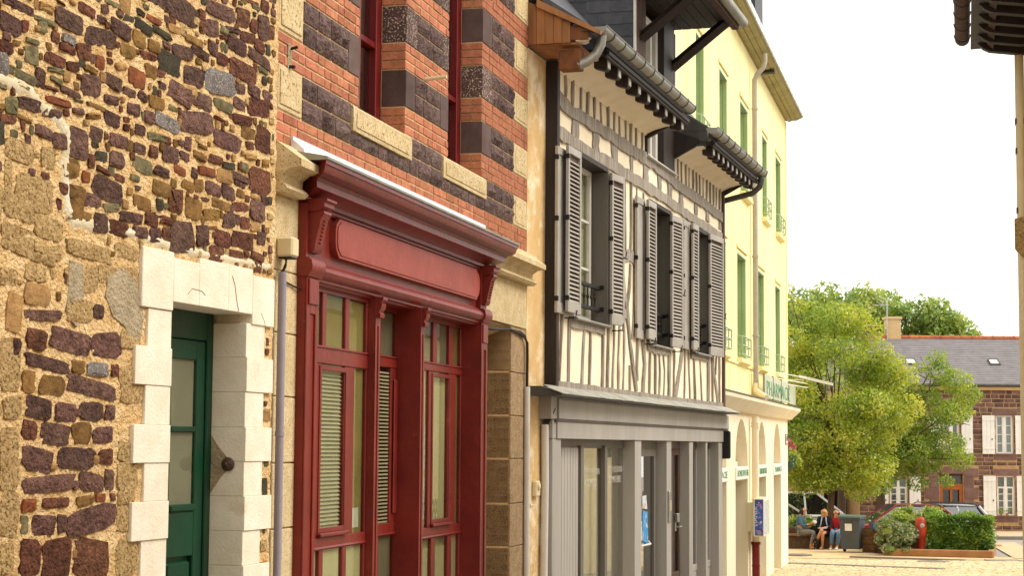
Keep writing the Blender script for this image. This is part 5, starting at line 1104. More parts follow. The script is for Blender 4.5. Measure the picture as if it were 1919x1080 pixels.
for k in range(150):
    cl=rn.choice([(-.25,0,.62),(0,.1,.6),(.42,.2,.35),(.45,.05,.2),(.4,-.1,.1),(.2,.2,.5),(-.4,0,.5)]); p=Vector(cl)+Vector((rn.gauss(0,.06),rn.gauss(0,.06),rn.gauss(0,.06))); s=rn.uniform(.02,.04)
    d=Vector((rn.gauss(0,1),rn.gauss(0,1),rn.gauss(0,1))).normalized(); u=d.orthogonal().normalized()*s; v=d.cross(u).normalized()*s
    m.add([p-u,p-v,p+u,p+v],[(0,1,2,3)])
m.build('blossom','flower_pink',fb,kind='stuff',fix=False)
m=MB(); m.tube([(-.7,.0,.9),(0,0,1.0),(0,0,.3)],.015,6); m.build('hanger','cable_black',fb)
# ---------------- house at the right edge: end of its street front, eaves and pipes ----------------
CR=((5.03,18.0),math.radians(90-14))
rh=thing('corner_house','beige rendered house at the right edge with dark eaves and gutter','house',(5.14,18.0,0),math.radians(76))
# local: +x along the street away from the camera, +y to the right (into the house)
m=MB(); m.box(-3.2,0,.02,6,-.3,7.0); m.build('wall','plaster_cream',rh)
m=MB(); m.box(-3.2,.02,-.0,.02,.0,6.95); m.build('corner_board','plaster_cream',rh)
for y,r in ((-.025,.022),(.06,.03),(-.005,.02)): 
    pass
m=MB(); m.tube([(-.06,-.05,.5),(-.06,-.05,6.9)],.045,12); m.build('downpipe','plastic_cream',rh,True)
for z in (6.2,5.9,5.3): m=MB(); m.box(-.09,.02,-.10,.0,z,z+.06,.004); m.build('pipe_clip','zinc_dark',rh)
m=MB(); m.extr([(-.12,4.95),(-.12,5.24),(.0,5.26),(.02,4.85),(-.06,4.86)],-.14,.0); m.build('rain_head','granite_tan',rh)
m=MB(); m.extr([(-.52,7.02),(-.50,7.10),(6,12),(6,11.9),(.1,7.05)],-3.3,.12); m.build('roof','slate_roof',rh)
for k in range(8):
    x=-.05-k*.42; m=MB(); m.extr([(-.46,7.03),(-.40,6.97),(-.34,6.94),(-.05,6.90),(.02,6.9),(.02,7.06)],x-.11,x); m.build('rafter_tail','timber_dark',rh)
m=MB(); m.extr([(-.36,7.0),(-.30,6.955),(-.27,7.05)],-3.3,.05); m.build('eave_board','timber_brown',rh)
m=MB(); m.box(-3.3,.06,-.36,.02,7.045,7.06); m.build('eave_lining','timber_dark',rh)
prof=[(-.60+.075*math.cos(math.pi+math.pi*k/8),7.13+.075*math.sin(math.pi+math.pi*k/8)) for k in range(9)]
m=MB(); m.extr(prof,-3.3,.10); gg=m.build('gutter','timber_brown',rh,True)
for k in range(5):
    x=-.1-k*.5; m=MB(); m.tube([(x,-.6+.08*math.cos(math.pi+math.pi*j/8),7.13+.08*math.sin(math.pi+math.pi*j/8)) for j in range(9)],.006,5); m.build('bracket','zinc_dark',gg)

# cream house further along the right side of the street, reflected in the shop windows
ax=thing('cream_house','cream house on the right side of the street, reflected in the shop windows','house',(7.75,24.0,0),math.radians(90-15.9))
m=MB(); m.box(0,18.5,.0,5.0,-.2,5.2); m.build('wall','white_paint_stone',ax)
m=MB(); m.extr([(-.3,5.15),(2.5,7.2),(5.3,5.15)],-.2,18.7); m.build('roof','slate_roof',ax)
for k,s in enumerate((1.5,4.8,12.0,15.4)):
    m=MB(); m.box(s,s+1.0,-.03,.05,2.6,4.0); f=m.build('window','window_white',ax); MB().box(s+.08,s+.92,-.045,-.035,2.7,3.9).build('pane','glass_far',f)
tr_=thing('stone_trough','stone trough with tall grasses against a trellis in front of the cream house','trough',at(((7.75,24.0),math.radians(90-15.9)),6.4,-.5,.25),math.radians(90-15.9))
MB().box(0,4.6,-.3,.3,0,.55,.03).build('trough','bench_stone',tr_)
for k in range(22): MB().tube([(k*.21,.33,.4),(k*.21+.75,.33,1.6)],.014,4).build('trellis_lath','timber_brown',tr_); MB().tube([(k*.21+.75,.35,.4),(k*.21,.35,1.6)],.014,4).build('trellis_lath','timber_brown',tr_)
m=MB()
for k in range(420):
    s=rn.uniform(.2,4.4); a=rn.uniform(-.25,.25); h=rn.uniform(.25,.9); m.add([(s-.015,0,.5),(s+.015,0,.5),(s+a,rn.uniform(-.2,.2),.5+h)],[(0,1,2)])
m.build('grasses','leaf_olive',tr_,kind='stuff',fix=False)

def terrace(label,frame,s0,s1,o0,o1,z1,mat):  # unseen rows added to hold sky light off faces turned to the camera
    t=thing('unseen_terrace',label,'house',(frame[0][0],frame[0][1],0),frame[1])
    MB().box(s0,s1,o0,o1,-.2,z1).build('wall',mat,t); MB().box(s0-.2,s1+.2,o0-.25,o1+.25,z1,z1+.25,.05).build('roof','slate_roof',t)
    s=s0+1.2
    while s<s1-1.5:
        for z in (1.9,4.4):
            for o in (o0,o1): MB().box(s,s+1.0,o-.04,o+.04,z,z+1.5,.01).build('window','grey_paint',t)
        s+=2.6
terrace('unseen cream terrace added on the right beside the viewpoint to cut sky light',((5.14,18.0),math.radians(76)),-34,-8.5,.30,6,6.1,'beige_render')
terrace('unseen rendered terrace added on the left behind the viewpoint to cut sky light',FL,-30,-4.65,-6,-.1,7.0,'beige_render')
# ---------------- the square ----------------
rn=random.Random(31)
def sheet(name,poly,z,mat,th=.0,**k): m=MB(False); m.add([(x,y,z) for x,y in poly],[tuple(range(len(poly)))]); return m.build(name,mat,kind='structure',fix=False,**k)
sheet('square_ground',[(5.0,40),(30,40),(30,50.2),(13.4,50.2),(13.2,56),(5,56)],.004,'sand_strip')
sheet('street_paving',[(1.5,39.6),(12,39.6),(6,18),(0,18)],.002,'sand_strip') if False else None
sheet('sett_bed',[(5.0,40.0),(24,40.0),(24,48.4),(5.0,49.2)],.008,'paving_joint')
setts=MB(False)
SM=[]
pav=link('paving',MB(False).box(4.9,5.0,40,40.1,-.05,-.04).mesh('paving','paving_joint'),kind='structure')
sb=[MB(False).box(-w_/2,w_/2,-.095,.095,-.03,.022,.012).mesh('sett','paving_sand') for w_ in (.2,.27,.33)]
ss=[]
y=41.0; r=0
while y<48.6:
    x=5.3+rn.uniform(0,.2)
    while x<17:
        k=rn.randrange(3); w_=(.2,.27,.33)[k]
        ss.append((x+w_/2,y-(x-5)*.06,k)); x+=w_+.018
    y+=.212
def onscreen(x,y): return 5.9<x and x<12.2+ (y-41)*.3
ss.sort(key=lambda t:(not onscreen(t[0],t[1]),t[1]))
for i,(x,y,k) in enumerate(ss):
    if i<300: link('sett',sb[k],pav,(x,y,rn.uniform(.004,.014)),(rn.uniform(-.02,.02),rn.uniform(-.02,.02),-.06+rn.uniform(-.03,.03)))
    elif y>40.2:
        w_=(.2,.27,.33)[k]; h=rn.uniform(.024,.034); setts.add([(x-w_/2,y-.095,.0),(x+w_/2,y-.095,.0),(x+w_/2,y+.095,.0),(x-w_/2,y+.095,.0),(x-w_/2+.012,y-.083,h),(x+w_/2-.012,y-.083,h),(x+w_/2-.012,y+.083,h),(x-w_/2+.012,y+.083,h)],[(4,5,6,7),(0,1,5,4),(1,2,6,5),(2,3,7,6),(3,0,4,7)])
setts.build('setts','paving_sand',pav,kind='stuff',fix=False)
sheet('concrete_band',[(13.62,49.4),(14.55,49.4),(16.0,58),(15.1,58)],.014,'concrete_band')
for c,rx,ry in (((11.0,47.6),.42,.42),((7.9,50.3),.4,.35)):
    m=MB(False); m.lathe([(rx,.0),(rx,.036),(rx*.9,.04)],(c[0],c[1],0),24); tag=m.build('manhole_cover','manhole'); tag['label']='round iron manhole cover set in the pale setts' if c[0]>10 else 'thin iron cover in the sandy ground before the bench'; tag['category']='manhole cover'
m=MB(False); m.box(12.6,13.5,47.9,48.7,0,.03,.005); q=m.build('drain_cover','manhole'); q['label']='rectangular grey cover plate in the pale paving at the right'; q['category']='drain cover'
m=MB(False); m.box(14.3,20,60.2,60.5,-.05,.09,.02); m.build('kerb','manhole',kind='structure')
m=MB(False); m.box(12.9,14.9,55.4,55.6,-.05,.09,.02); m.build('kerb','concrete_band',kind='structure')
sheet('pavement',[(12,60.5),(24,60.5),(24,65.6),(12,65.6)],.03,'concrete_band')
for a,b_,h in ((( 6.2,46.9),(10.6,44.7),.34),((9.2,49.5),(12.0,48.3),.26)):
    d=Vector((b_[0]-a[0],b_[1]-a[1])).normalized(); nn=Vector((-d.y,d.x))*h/2; m=MB(False); m.hplate([(a[0]+nn.x,a[1]+nn.y),(b_[0]+nn.x,b_[1]+nn.y),(b_[0]-nn.x,b_[1]-nn.y),(a[0]-nn.x,a[1]-nn.y)],0,.043); m.build('paving_channel','manhole',kind='structure')
# planter: low block wall at the left, terracotta kerb round the bed
pw=thing('planter_wall','low wall of brown stone blocks at the left end of the planted bed','wall',(10.0,51.95,0),math.radians(-28))
for r in range(3):
    x=0
    while x<1.5:
        w_=rn.uniform(.3,.5); rough_block(w_-.015,.215,.02,rn,4,3,back=-.3).build('block','planter_stone',pw,loc=(x+w_/2,0,.12+r*.228),fix=False); 
        x+=w_
for r in range(3): rough_block(.4,.215,.02,rn,4,3,back=-.3).build('block','planter_stone',pw,loc=(0,.2,.12+r*.228),rot=(0,0,-math.pi/2),fix=False)
MB().box(.0,1.5,-.4,-.02,0,.68).build('core','bench_stone',pw)
MB().box(-.02,.75,-1.25,-.9,.0,.80,.02).build('coping','planter_stone',pw)
kb=thing('planter_kerb','long terracotta coloured kerb in front of the hedges','kerb',(10.9,50.25,0),math.atan2(-.62,2.15))
MB().box(-.65,2.28,-.16,.0,0,.20,.02).build('front_kerb','kerb_terracotta',kb); MB().box(2.14,2.30,-2.8,-.16,0,.20,.02).build('side_kerb','kerb_terracotta',kb)
sheet('bed_soil',[(10.3,50.6),(13.1,49.75),(14.0,53.2),(10.3,53.6)],.15,'soil')
# ---- foliage helpers
def leaves(m,c,r,n,size,rn,shell=.5,flat=1.0):
    for _ in range(n):
        d=Vector((rn.gauss(0,1),rn.gauss(0,1),rn.gauss(0,1))).normalized(); q=shell+(1-shell)*rn.random()**.5
        p=Vector((c[0]+d.x*r[0]*q,c[1]+d.y*r[1]*q,c[2]+d.z*r[2]*q))
        nn=(d*.5+Vector((rn.gauss(0,.6),rn.gauss(0,.6),rn.gauss(0,.6)+.5))).normalized(); u=nn.orthogonal().normalized(); a=rn.uniform(0,6.28); v=nn.cross(u); u2=u*math.cos(a)+v*math.sin(a); v2=nn.cross(u2); s=size*rn.uniform(.6,1.35)
        m.v+= [tuple(p-u2*s*.55),tuple(p-v2*s*.27+nn*s*.05),tuple(p+u2*s*.55),tuple(p+v2*s*.27+nn*s*.05)]; b=len(m.v)-4; m.f.append((b,b+1,b+2,b+3))
def tree(name,label,base,trunk,clumps,n,size,mat,rn,group=None,tr=.12,cat='tree'):
    t=thing(name,label,cat,base,0,group); x0,y0,z0=base
    m=MB(False); top=Vector(trunk[-1]); P=[Vector((0,0,-.1))]+[Vector(p) for p in trunk]
    m.tube(P,[tr*(1-.45*i/len(P)) for i in range(len(P))],9)
    for c,r in clumps:
        if rn.random()<.55:
            e=Vector(c); st=top if rn.random()<.6 else P[-2]; mid=st.lerp(e,.5)+Vector((rn.uniform(-.2,.2),rn.uniform(-.2,.2),rn.uniform(-.1,.3)))
            m.tube([st,st.lerp(mid,.5)+Vector((0,0,.1)),mid,e],[tr*.34,tr*.26,tr*.17,tr*.05],6)
            for k in range(3):
                q=mid.lerp(e,.3*k+.2); m.tube([q,q+Vector((rn.gauss(0,r[0]*.6),rn.gauss(0,r[0]*.6),rn.gauss(.1,r[0]*.5)))],[tr*.12,tr*.04],4)
    m.build('trunk','bark',t,True,180,fix=False)
    m=MB(False); vol=sum(r[0]*r[1]*r[2] for c,r in clumps)
    for c,r in clumps: leaves(m,c,r,int(n*r[0]*r[1]*r[2]/vol)+20,size,rn,.35)
    m.build('crown',mat,t,fix=False); return t
def ell(c,R,k,rr,rn,fl=.75,minz=None):
    out=[]
    while len(out)<k:
        d=Vector((rn.uniform(-1,1),rn.uniform(-1,1),rn.uniform(-1,1)))
        if d.length>1 or d.length<.12: continue
        r=rn.uniform(*rr); out.append(((c[0]+d.x*R[0],c[1]+d.y*R[1],c[2]+d.z*R[2]),(r,r,r*fl)))
    return out
rt=random.Random(4)
cl=ell((.35,0,4.75),(2.35,2.2,2.65),74,(.28,.72),rt)+[(((a-960)/3400*55-9.75,rt.uniform(-.9,.3),2.95-(b-841)/3400*55),(.62,.6,.5)) for a,b in ((1500,860),(1520,895),(1555,885),(1595,890),(1490,800),(1635,880),(1655,830),(1500,720),(1490,640),(1530,840),(1570,850),(1610,855),(1540,800),(1495,770),(1485,880),(1510,903),(1540,898),(1620,915),(1660,760),(1670,700),(1650,660))]+[((-1.3,-.3,2.6),(.7,.6,.45)),((-.9,.2,2.1),(.6,.6,.35)),((1.0,-.4,2.0),(.6,.6,.4)),((.1,-.6,2.1),(.7,.6,.4)),((-1.2,0,7.75),(.18,.2,.25)),((-.9,0,7.3),(.3,.3,.3)),((-.5,.2,7.2),(.4,.4,.3)),((1.6,-.2,2.5),(.5,.5,.4))]
tree('broadleaf_tree','large yellow-green leafy tree standing over the bench at the corner of the yellow building',(9.75,55.7,0),[(.0,0,.9),(.05,0,1.7),(.1,0,2.6),(.2,0,3.6)],cl,52000,.095,'leaf_lime',rt,tr=.115)
px=lambda a,b,y: ((a-960)/3400*y,2.95-(b-841)/3400*y)
cl=[]
for a,b,r in ((1690,872,.7),(1735,862,.7),(1775,835,.75),(1800,770,.65),(1812,740,.5),(1795,715,.6),(1760,700,.55),(1755,672,.4),(1735,745,.6),(1690,790,.8),(1700,840,.8),(1670,830,.8),(1650,870,.7),(1640,905,.5),(1740,800,.75),(1770,775,.6),(1680,730,.5),(1700,715,.35),(1660,760,.7),(1720,905,.4),(1775,900,.35),(1720,690,.3),(1790,860,.5),(1665,705,.7),(1685,765,.8),(1665,800,.7),(1720,830,.7),(1655,905,.5)):
    X,Z=px(a,b,60); cl.append(((X-12.15,rt.uniform(-.8,.8),Z),(r,r,r*.75)))
tree('broadleaf_tree','smaller light green tree with a dark leaning trunk in front of the stone house',(12.15,60,0),[(.02,0,.9),(.0,0,1.8),(.35,0,2.5),(.8,0,3.2)],cl,30000,.095,'leaf_olive',rt,tr=.17)
cl=ell((0,0,4.6),(1.5,1.5,2.0),22,(.5,.8),rt)
tree('broadleaf_tree','slim tree behind the parked cars, trunk beside the dark passage',(11.15,61.5,0),[(.0,0,1.0),(.05,0,2.2),(.0,0,3.4)],cl,6000,.12,'leaf_olive',rt,tr=.17)
for i,(a,b,rx,lab) in enumerate(((1500,592,1.8,'leftmost tall tree beyond the roofs, half behind the nearer crown'),(1560,575,2.1,'rounded grey-green tree rising behind the nearest crown'),(1625,585,1.7,'tall tree behind the chimney, left of its aerial'),(1695,572,1.9,'tall light green tree directly right of the chimney top'),(1745,600,1.5,'tree with a loose edge above the orange ridge tiles'),(1785,632,.9,'small low tree at the right end of the far tree line'))):
    X,Z=px(a,b,90); cl=ell((0,0,Z-.3),(rx,rx,1.3),16,(.55,.95),rt)+ell((0,0,Z-2.4),(rx*1.1,rx,1.6),14,(.6,1.0),rt)
    tree('broadleaf_tree',lab,(X,90+rt.uniform(-2,2),0),[(0,0,2),(0,0,Z*.5),(.1,0,Z*.75)],cl,4600,.24,'leaf_far' ,rt,group='trees beyond the roofs',tr=.25)
def shrub(name,label,c,boxes,n,size,mat,rn,cat='shrub'):
    t=thing(name,label,cat,c); m=MB(False)
    for bc,br in boxes: leaves(m,bc,br,int(n/len(boxes)),size,rn,.72)
    m.build('foliage',mat,t,fix=False); m=MB(False)
    for k in range(9): m.tube([(rn.uniform(-.3,.3),rn.uniform(-.2,.2),0),(rn.uniform(-.5,.5),rn.uniform(-.3,.3),.7)],[.018,.008],5)
    for bc,br in boxes: m.lathe([(.02,-br[2]*.62),(br[0]*.6,-br[2]*.3),(br[0]*.6,br[2]*.35),(.02,br[2]*.6)],bc,8)
    m.build('stems','leaf_hedge_dark',t,fix=False); return t
def hedge(bx,step,r,rn):
    out=[]; x=bx[0]
    for _ in range(60): out.append(((rn.uniform(bx[0],bx[1]),rn.uniform(bx[2],bx[3]),rn.uniform(bx[4],bx[5])),(r,r,r)))
    return out
shrub('silver_shrub','rounded shrub with grey-green leaves hanging over the kerb by the stone blocks',(10.75,50.75,.1),[((rn.uniform(-.42,.42),rn.uniform(-.25,.25),rn.uniform(.2,.82)),(.25,.25,.22)) for _ in range(26)]+[((-.3,-.35,.1),(.25,.12,.15)),((.15,-.4,.05),(.2,.12,.12))],4200,.085,'leaf_silver',rn)
shrub('bright_hedge','bright yellow-green hedge rising behind the red post',(11.6,51.9,.1),[((rn.uniform(-.95,.75),rn.uniform(-.3,.3),rn.uniform(.3,1.12-.12*abs(rn.random()))),(.25,.25,.22)) for _ in range(44)],5200,.08,'leaf_hedge_bright',rn,'hedge')
hq=thing('dark_hedge','clipped dark green hedge filling the right end of the planted bed','hedge',(12.55,51.0,.12),math.radians(-8))
m=MB(False)
def boxleaves(m,x0,x1,y0,y1,z0,z1,n,size,rn):
    for _ in range(n):
        x,y,z=rn.uniform(x0,x1),rn.uniform(y0,y1),rn.uniform(z0,z1); f=rn.random(); wob=.06*math.sin(x*7)+.05*math.sin(z*9+x*3)
        if f<.42: y=y0+abs(rn.gauss(0,.07))+wob
        elif f<.66: z=z1-abs(rn.gauss(0,.07))+wob
        elif f<.76: x=x1-abs(rn.gauss(0,.06))+wob
        leaves(m,(x,y,z),(.05,.05,.05),1,size,rn)
boxleaves(m,-.95,.85,-.36,.4,.02,.98,9500,.075,rn); m.build('foliage','leaf_hedge_dark',hq,fix=False)
MB(False).box(-.8,.7,-.2,.3,0,.8).build('stems','leaf_hedge_dark',hq)
shrub('bench_shrub','low green planting behind the bench',(8.9,54.6,.1),[((rn.uniform(-.9,.9),rn.uniform(-.2,.2),rn.uniform(.3,.72)),(.22,.2,.18)) for _ in range(26)],2600,.08,'leaf_hedge_bright',rn)
# ---- red post
hy=thing('fire_hydrant','bright red fire hydrant post between the silver shrub and the hedge','hydrant',(11.42,50.85,.1))
MB(False).lathe([(.11,0),(.105,.35),(.14,.42),(.155,.5),(.16,.86),(.12,.92),(.06,.96),(.01,.965)],(0,0,0),16).build('body','hydrant_red',hy,True)
MB(False).lathe([(.06,0),(.065,-.02),(.04,-.035)],(0,-.15,.72),14,'o').build('cap','steel',hy,True); m=MB(False); m.tube([(0,-.155,.95),(0,-.165,.8)],.008,5); m.build('chain','steel',hy)
# ---- wheelie bin
bn=thing('wheelie_bin','dark grey wheelie bin with a white sticker beside the seated people','bin',(9.72,52.0,0),math.radians(-24))
m=MB(False); m.add([(-.25,-.26,.1),(.25,-.26,.1),(.25,.26,.1),(-.25,.26,.1),(-.29,-.33,.96),(.29,-.33,.96),(.29,.36,.96),(-.29,.36,.96)],[(0,1,2,3),(0,1,5,4),(1,2,6,5),(2,3,7,6),(3,0,4,7),(4,5,6,7)]); m.build('body','bin_grey',bn)
m=MB(False); m.box(-.31,.31,-.35,.38,.93,.985,.012); m.build('rim','bin_grey',bn)
m=MB(False); m.extr([(-.37,.99),(-.36,1.03),(-.2,1.065),(.2,1.06),(.36,1.03),(.39,.99)],-.315,.315); m.build('lid','bin_green',bn); m=MB(False); m.tube([(-.24,.40,1.0),(-.24,.46,1.02),(.24,.46,1.02),(.24,.40,1.0)],.018,6); m.build('handle','bin_grey',bn)
for x in (-.28,.28): m=MB(False); m.lathe([(.1,-.03),(.105,0),(.1,.03)],(x,.27,.1),18,'s'); q=m.build('wheel','rubber',bn,True); MB(False).lathe([(.05,-.034),(.05,.034)],(x,.27,.1),14,'s').build('hub','bin_grey',q)
for k in range(4): MB(False).box(-.2+k*.12,-.17+k*.12,-.36,-.34,.86,.93).build('rib','bin_grey',bn)
m=MB(False); m.add([(-.13,-.312,.62),(.07,-.312,.62),(.07,-.329,.82),(-.13,-.329,.82)],[(0,1,2,3)]); m.build('sticker','paper_white',bn)
# ---- bench
be=thing('bench','long wooden topped stone bench under the tree','bench',(8.6,53.8,0))
for k in range(3): MB(False).box(-1.3,1.2,-.26+k*.18,-.10+k*.18,.38,.43,.006).build('slat','bench_wood',be)
MB(False).box(-1.28,1.18,-.12,.28,0,.375,.02).build('base','bench_stone',be); MB(False).box(-1.3,1.2,.30,.55,.0,.62,.03).build('back_kerb','bench_stone',be)
# ---- people
def skin(name,V,E,mat,parent,sub=1,root=0):
    me=bpy.data.meshes.new(name); bm=bmesh.new(); L=bm.verts.layers.skin.verify(); vs=[]
    for i,v in enumerate(V):
        q=bm.verts.new(v[:3]); r=v[3]; q[L].radius=(r,r if len(v)<5 else v[4]); q[L].use_root=(i==root); vs.append(q)
    for a,b in E: bm.edges.new((vs[a],vs[b]))
    bm.to_mesh(me); bm.free(); me.materials.append(MATS[mat])
    o=link(name,me,parent); md=o.modifiers.new('Skin','SKIN'); md.use_smooth_shade=True; s=o.modifiers.new('Subsurf','SUBSURF'); s.levels=sub; s.render_levels=sub; return o
def chain(V,E,pts,start=None):
    p=start
    for q in pts:
        V.append(q); i=len(V)-1
        if p is not None: E.append((p,i))
        p=i
    return p
def hand(V,E,w,palm,d,side):
    """palm vertex plus four unequal bent fingers and a thumb"""
    d=Vector(d).normalized(); s=Vector(side).normalized(); n=d.cross(s); P=Vector(palm)
    pi=chain(V,E,[(*P,.026,.018)],w)
    for k,l in ((-1.5,.062),(-.5,.075),(.5,.07),(1.5,.055)):
        a=P+s*(k*.017)+d*.045; b=a+d*l*.5-n*.008; c=b+d*l*.4-n*.025
        chain(V,E,[(*a,.009),(*b,.0085),(*c,.007)],pi)
    a=P+s*(-.034)+d*.012; chain(V,E,[(*a,.011),(*(a+d*.03-s*.015),.009),(*(a+d*.05-s*.012-n*.012),.008)],pi)
def person(name_label,at_,rz,face,S):
    """seated figure facing local -Y; S gives clothing and joint positions"""
    t=thing('person',name_label,'person',at_,rz)
    V=[];E=[]
    hip=S['hip']; ch=S['chest']; nk=S['neck']; hd=S['head']
    chain(V,E,[(*hip,.135,.115),(*Vector(hip).lerp(Vector(ch),.5),.125,.10),(*ch,.145,.105),(*nk,.055),(hd[0],hd[1],hd[2]-.06,.065),(*hd,.082,.09),(hd[0],hd[1],hd[2]+.075,.06)])
    f=Vector(S.get('look',(0,-1,0))).normalized(); sd=Vector((-f.y,f.x,0))
    H=Vector(hd)
    chain(V,E,[(*(H+f*.092+Vector((0,0,-.012))),.016)],5)       # nose
    chain(V,E,[(*(H+f*.075+Vector((0,0,-.085))),.03)],4)        # chin
    for k in (-1,1): chain(V,E,[(*(H+sd*k*.088+Vector((0,0,-.01))),.016)],5)   # ears
    jk=[];je=[]
    chain(jk,je,[(hip[0],hip[1],hip[2]-.02,.155,.135),(*Vector(hip).lerp(Vector(ch),.5),.142,.12),(*ch,.165,.125),(nk[0],nk[1],nk[2]-.04,.075)])
    for sh,el,wr,hd_,dr in S['arms']:
        i=chain(V,E,[(*sh,.05),(*el,.04),(*wr,.028)],2); hand(V,E,i,hd_,dr,(1,0,0) if abs(Vector(dr).normalized().x)<.8 else (0,1,0))
        chain(jk,je,[(*sh,.068),(*el,.055),(*Vector(el).lerp(Vector(wr),.85),.042)],2)
    tr=[];te=[]; chain(tr,te,[(hip[0],hip[1],hip[2]-.02,.15,.13)])
    for th,kn,an,toe in S['legs']:
        chain(V,E,[(*th,.085),(*kn,.058),(*Vector(kn).lerp(Vector(an),.35),.056),(*an,.036),(*toe,.03,.022)],0)
        e=.9 if S['long'] else -1
        if S['long']: chain(tr,te,[(*th,.105),(*kn,.074),(*Vector(kn).lerp(Vector(an),.4),.07),(*Vector(kn).lerp(Vector(an),.92),.05)],0)
        else: chain(tr,te,[(*th,.105),(*Vector(th).lerp(Vector(kn),.7),.085)],0)
    body=skin('body',V,E,'skin',t); skin('top',jk,je,S['top'],t); skin('trousers' if S['long'] else 'skirt',tr,te,S['bottom'],t)
    for th,kn,an,toe in S['legs']:
        a,b=Vector(an),Vector(toe); hv=a+(a-b)*.25; hv.z=b.z+.01
        sv=[];se=[]; chain(sv,se,[(hv.x,hv.y,b.z+.012,.036,.034),(*(a.lerp(b,.5)-Vector((0,0,.02))),.042,.032),(*(b+(b-a)*.25-Vector((0,0,.005))),.036,.024)]); skin('shoe',sv,se,S['shoe'],t)
    hv=[];he=[]; back=-f
    chain(hv,he,[(*(H+Vector((0,0,.075))+back*.01),.075),(*(H+Vector((0,0,.045))+back*.045),.088),(*(H+back*.075+Vector((0,0,-.05))),.075),(*(H+back*.075+Vector((0,0,-.16))),.06),(*(H+back*.06+Vector((0,0,-S['hairlen']))),.03)])
    for k in (-1,1): chain(hv,he,[(*(H+sd*k*.075+Vector((0,0,-.03))+back*.02),.042),(*(H+sd*k*.07+Vector((0,0,-.15))+back*.03),.035)],1)
    skin('hair',hv,he,S['hair'],t,root=1)
    # eyes and mouth
    m=MB(False)
    for k in (-1,1): m.lathe([(.001,-.011),(.011,0),(.001,.011)],tuple(H+f*.082+sd*k*.032+Vector((0,0,.015))),8)
    c=H+f*.09+Vector((0,0,-.055)); m.box(c.x-.018,c.x+.018,c.y-.006,c.y+.006,c.z-.004,c.z+.004); m.build('face_features','hair_dark',t)
    return t
# woman in denim jacket, side-on, facing right
pa=person('person in a denim jacket and grey trousers at the left end of the bench',(8.47,53.6,0),math.radians(68),0,dict(hip=(0,0,.52),chest=(0,-.03,.84),neck=(0,-.07,1.0),head=(0,-.13,1.13),look=(0,-1,0),
  arms=[((-.17,-.03,.92),(-.19,-.12,.68),(-.10,-.30,.72),(-.07,-.36,.76),(.2,-1,.3)),((.17,-.03,.92),(.19,-.14,.68),(.10,-.31,.70),(.06,-.37,.73),(-.2,-1,.3))],
  legs=[((-.09,-.08,.50),(-.10,-.47,.50),(-.10,-.36,.09),(-.10,-.5,.04)),((.09,-.08,.50),(.10,-.44,.50),(.08,-.30,.09),(.08,-.44,.04))],long=True,top='denim_jacket',bottom='cloth_grey',shoe='shoe_tan',hair='hair_dark',hairlen=.30))
m=MB(False); m.box(-.06,.05,-.52,-.40,.74,.84,.03); m.build('paper_bag','paper_white',pa)
pb=person('blond person in a navy jacket with a pale scarf and bare crossed legs, holding papers',(9.22,53.62,0),math.radians(-18),0,dict(hip=(0,0,.52),chest=(0,-.04,.82),neck=(0,-.07,.97),head=(-.01,-.12,1.09),look=(-.7,-1,0),
  arms=[((-.16,-.04,.9),(-.21,-.12,.66),(-.08,-.27,.62),(-.03,-.32,.62),(.5,-1,-.1)),((.16,-.04,.9),(.2,-.12,.66),(.08,-.26,.64),(.03,-.31,.64),(-.5,-1,-.1))],
  legs=[((-.08,-.06,.52),(-.02,-.44,.58),(-.20,-.42,.20),(-.27,-.50,.15)),((.09,-.06,.50),(.0,-.43,.48),(-.02,-.36,.09),(-.06,-.48,.04))],long=False,top='cloth_navy',bottom='cloth_black',shoe='shoe_tan',hair='hair_blond',hairlen=.20))
sv=[];se=[]; chain(sv,se,[(-.10,-.16,.66,.02,.012),(-.07,-.17,.82,.026,.015),(-.05,-.10,.97,.03,.02),(0,-.0,1.0,.03,.02),(.05,-.10,.97,.03,.02),(.07,-.17,.82,.026,.015),(.10,-.16,.66,.02,.012)]); skin('scarf',sv,se,'cloth_pale',pb)
m=MB(False); m.box(-.14,.1,-.42,-.22,.615,.625); m.build('papers','paper_white',pb)
pc=person('person in a red top, blue jeans and white shoes sitting beside the bin',(9.56,53.6,0),math.radians(-8),0,dict(hip=(0,0,.52),chest=(0,-.03,.80),neck=(0,-.06,.95),head=(-.01,-.09,1.07),look=(-.6,-1,0),
  arms=[((-.16,-.03,.88),(-.2,-.10,.66),(-.13,-.27,.54),(-.12,-.33,.53),(.1,-1,-.2)),((.16,-.03,.88),(.21,-.08,.66),(.06,-.27,.56),(.01,-.32,.55),(-.3,-1,-.2))],
  legs=[((-.09,-.06,.5),(-.14,-.46,.49),(-.17,-.36,.09),(-.20,-.50,.04)),((.09,-.06,.5),(.05,-.45,.49),(.0,-.34,.09),(-.05,-.48,.04))],long=True,top='cloth_red',bottom='denim_blue',shoe='shoe_white',hair='hair_dark',hairlen=.22))
hb=thing('handbag','black bag lying on the bench between the seated people','bag',(8.98,53.62,.43)); MB(False).box(-.2,.24,-.14,.12,0,.24,.07).build('bag_body','cloth_black',hb); MB(False).tube([(-.12,0,.22),(-.08,0,.33),(.1,0,.33),(.14,0,.22)],.01,6).build('strap','cloth_black',hb)
sk=thing('shoulder_bag','black bag held at the side of the person in red','bag',(9.76,53.45,.55)); MB(False).box(-.06,.1,-.1,.12,0,.34,.05).build('bag_body','cloth_black',sk)
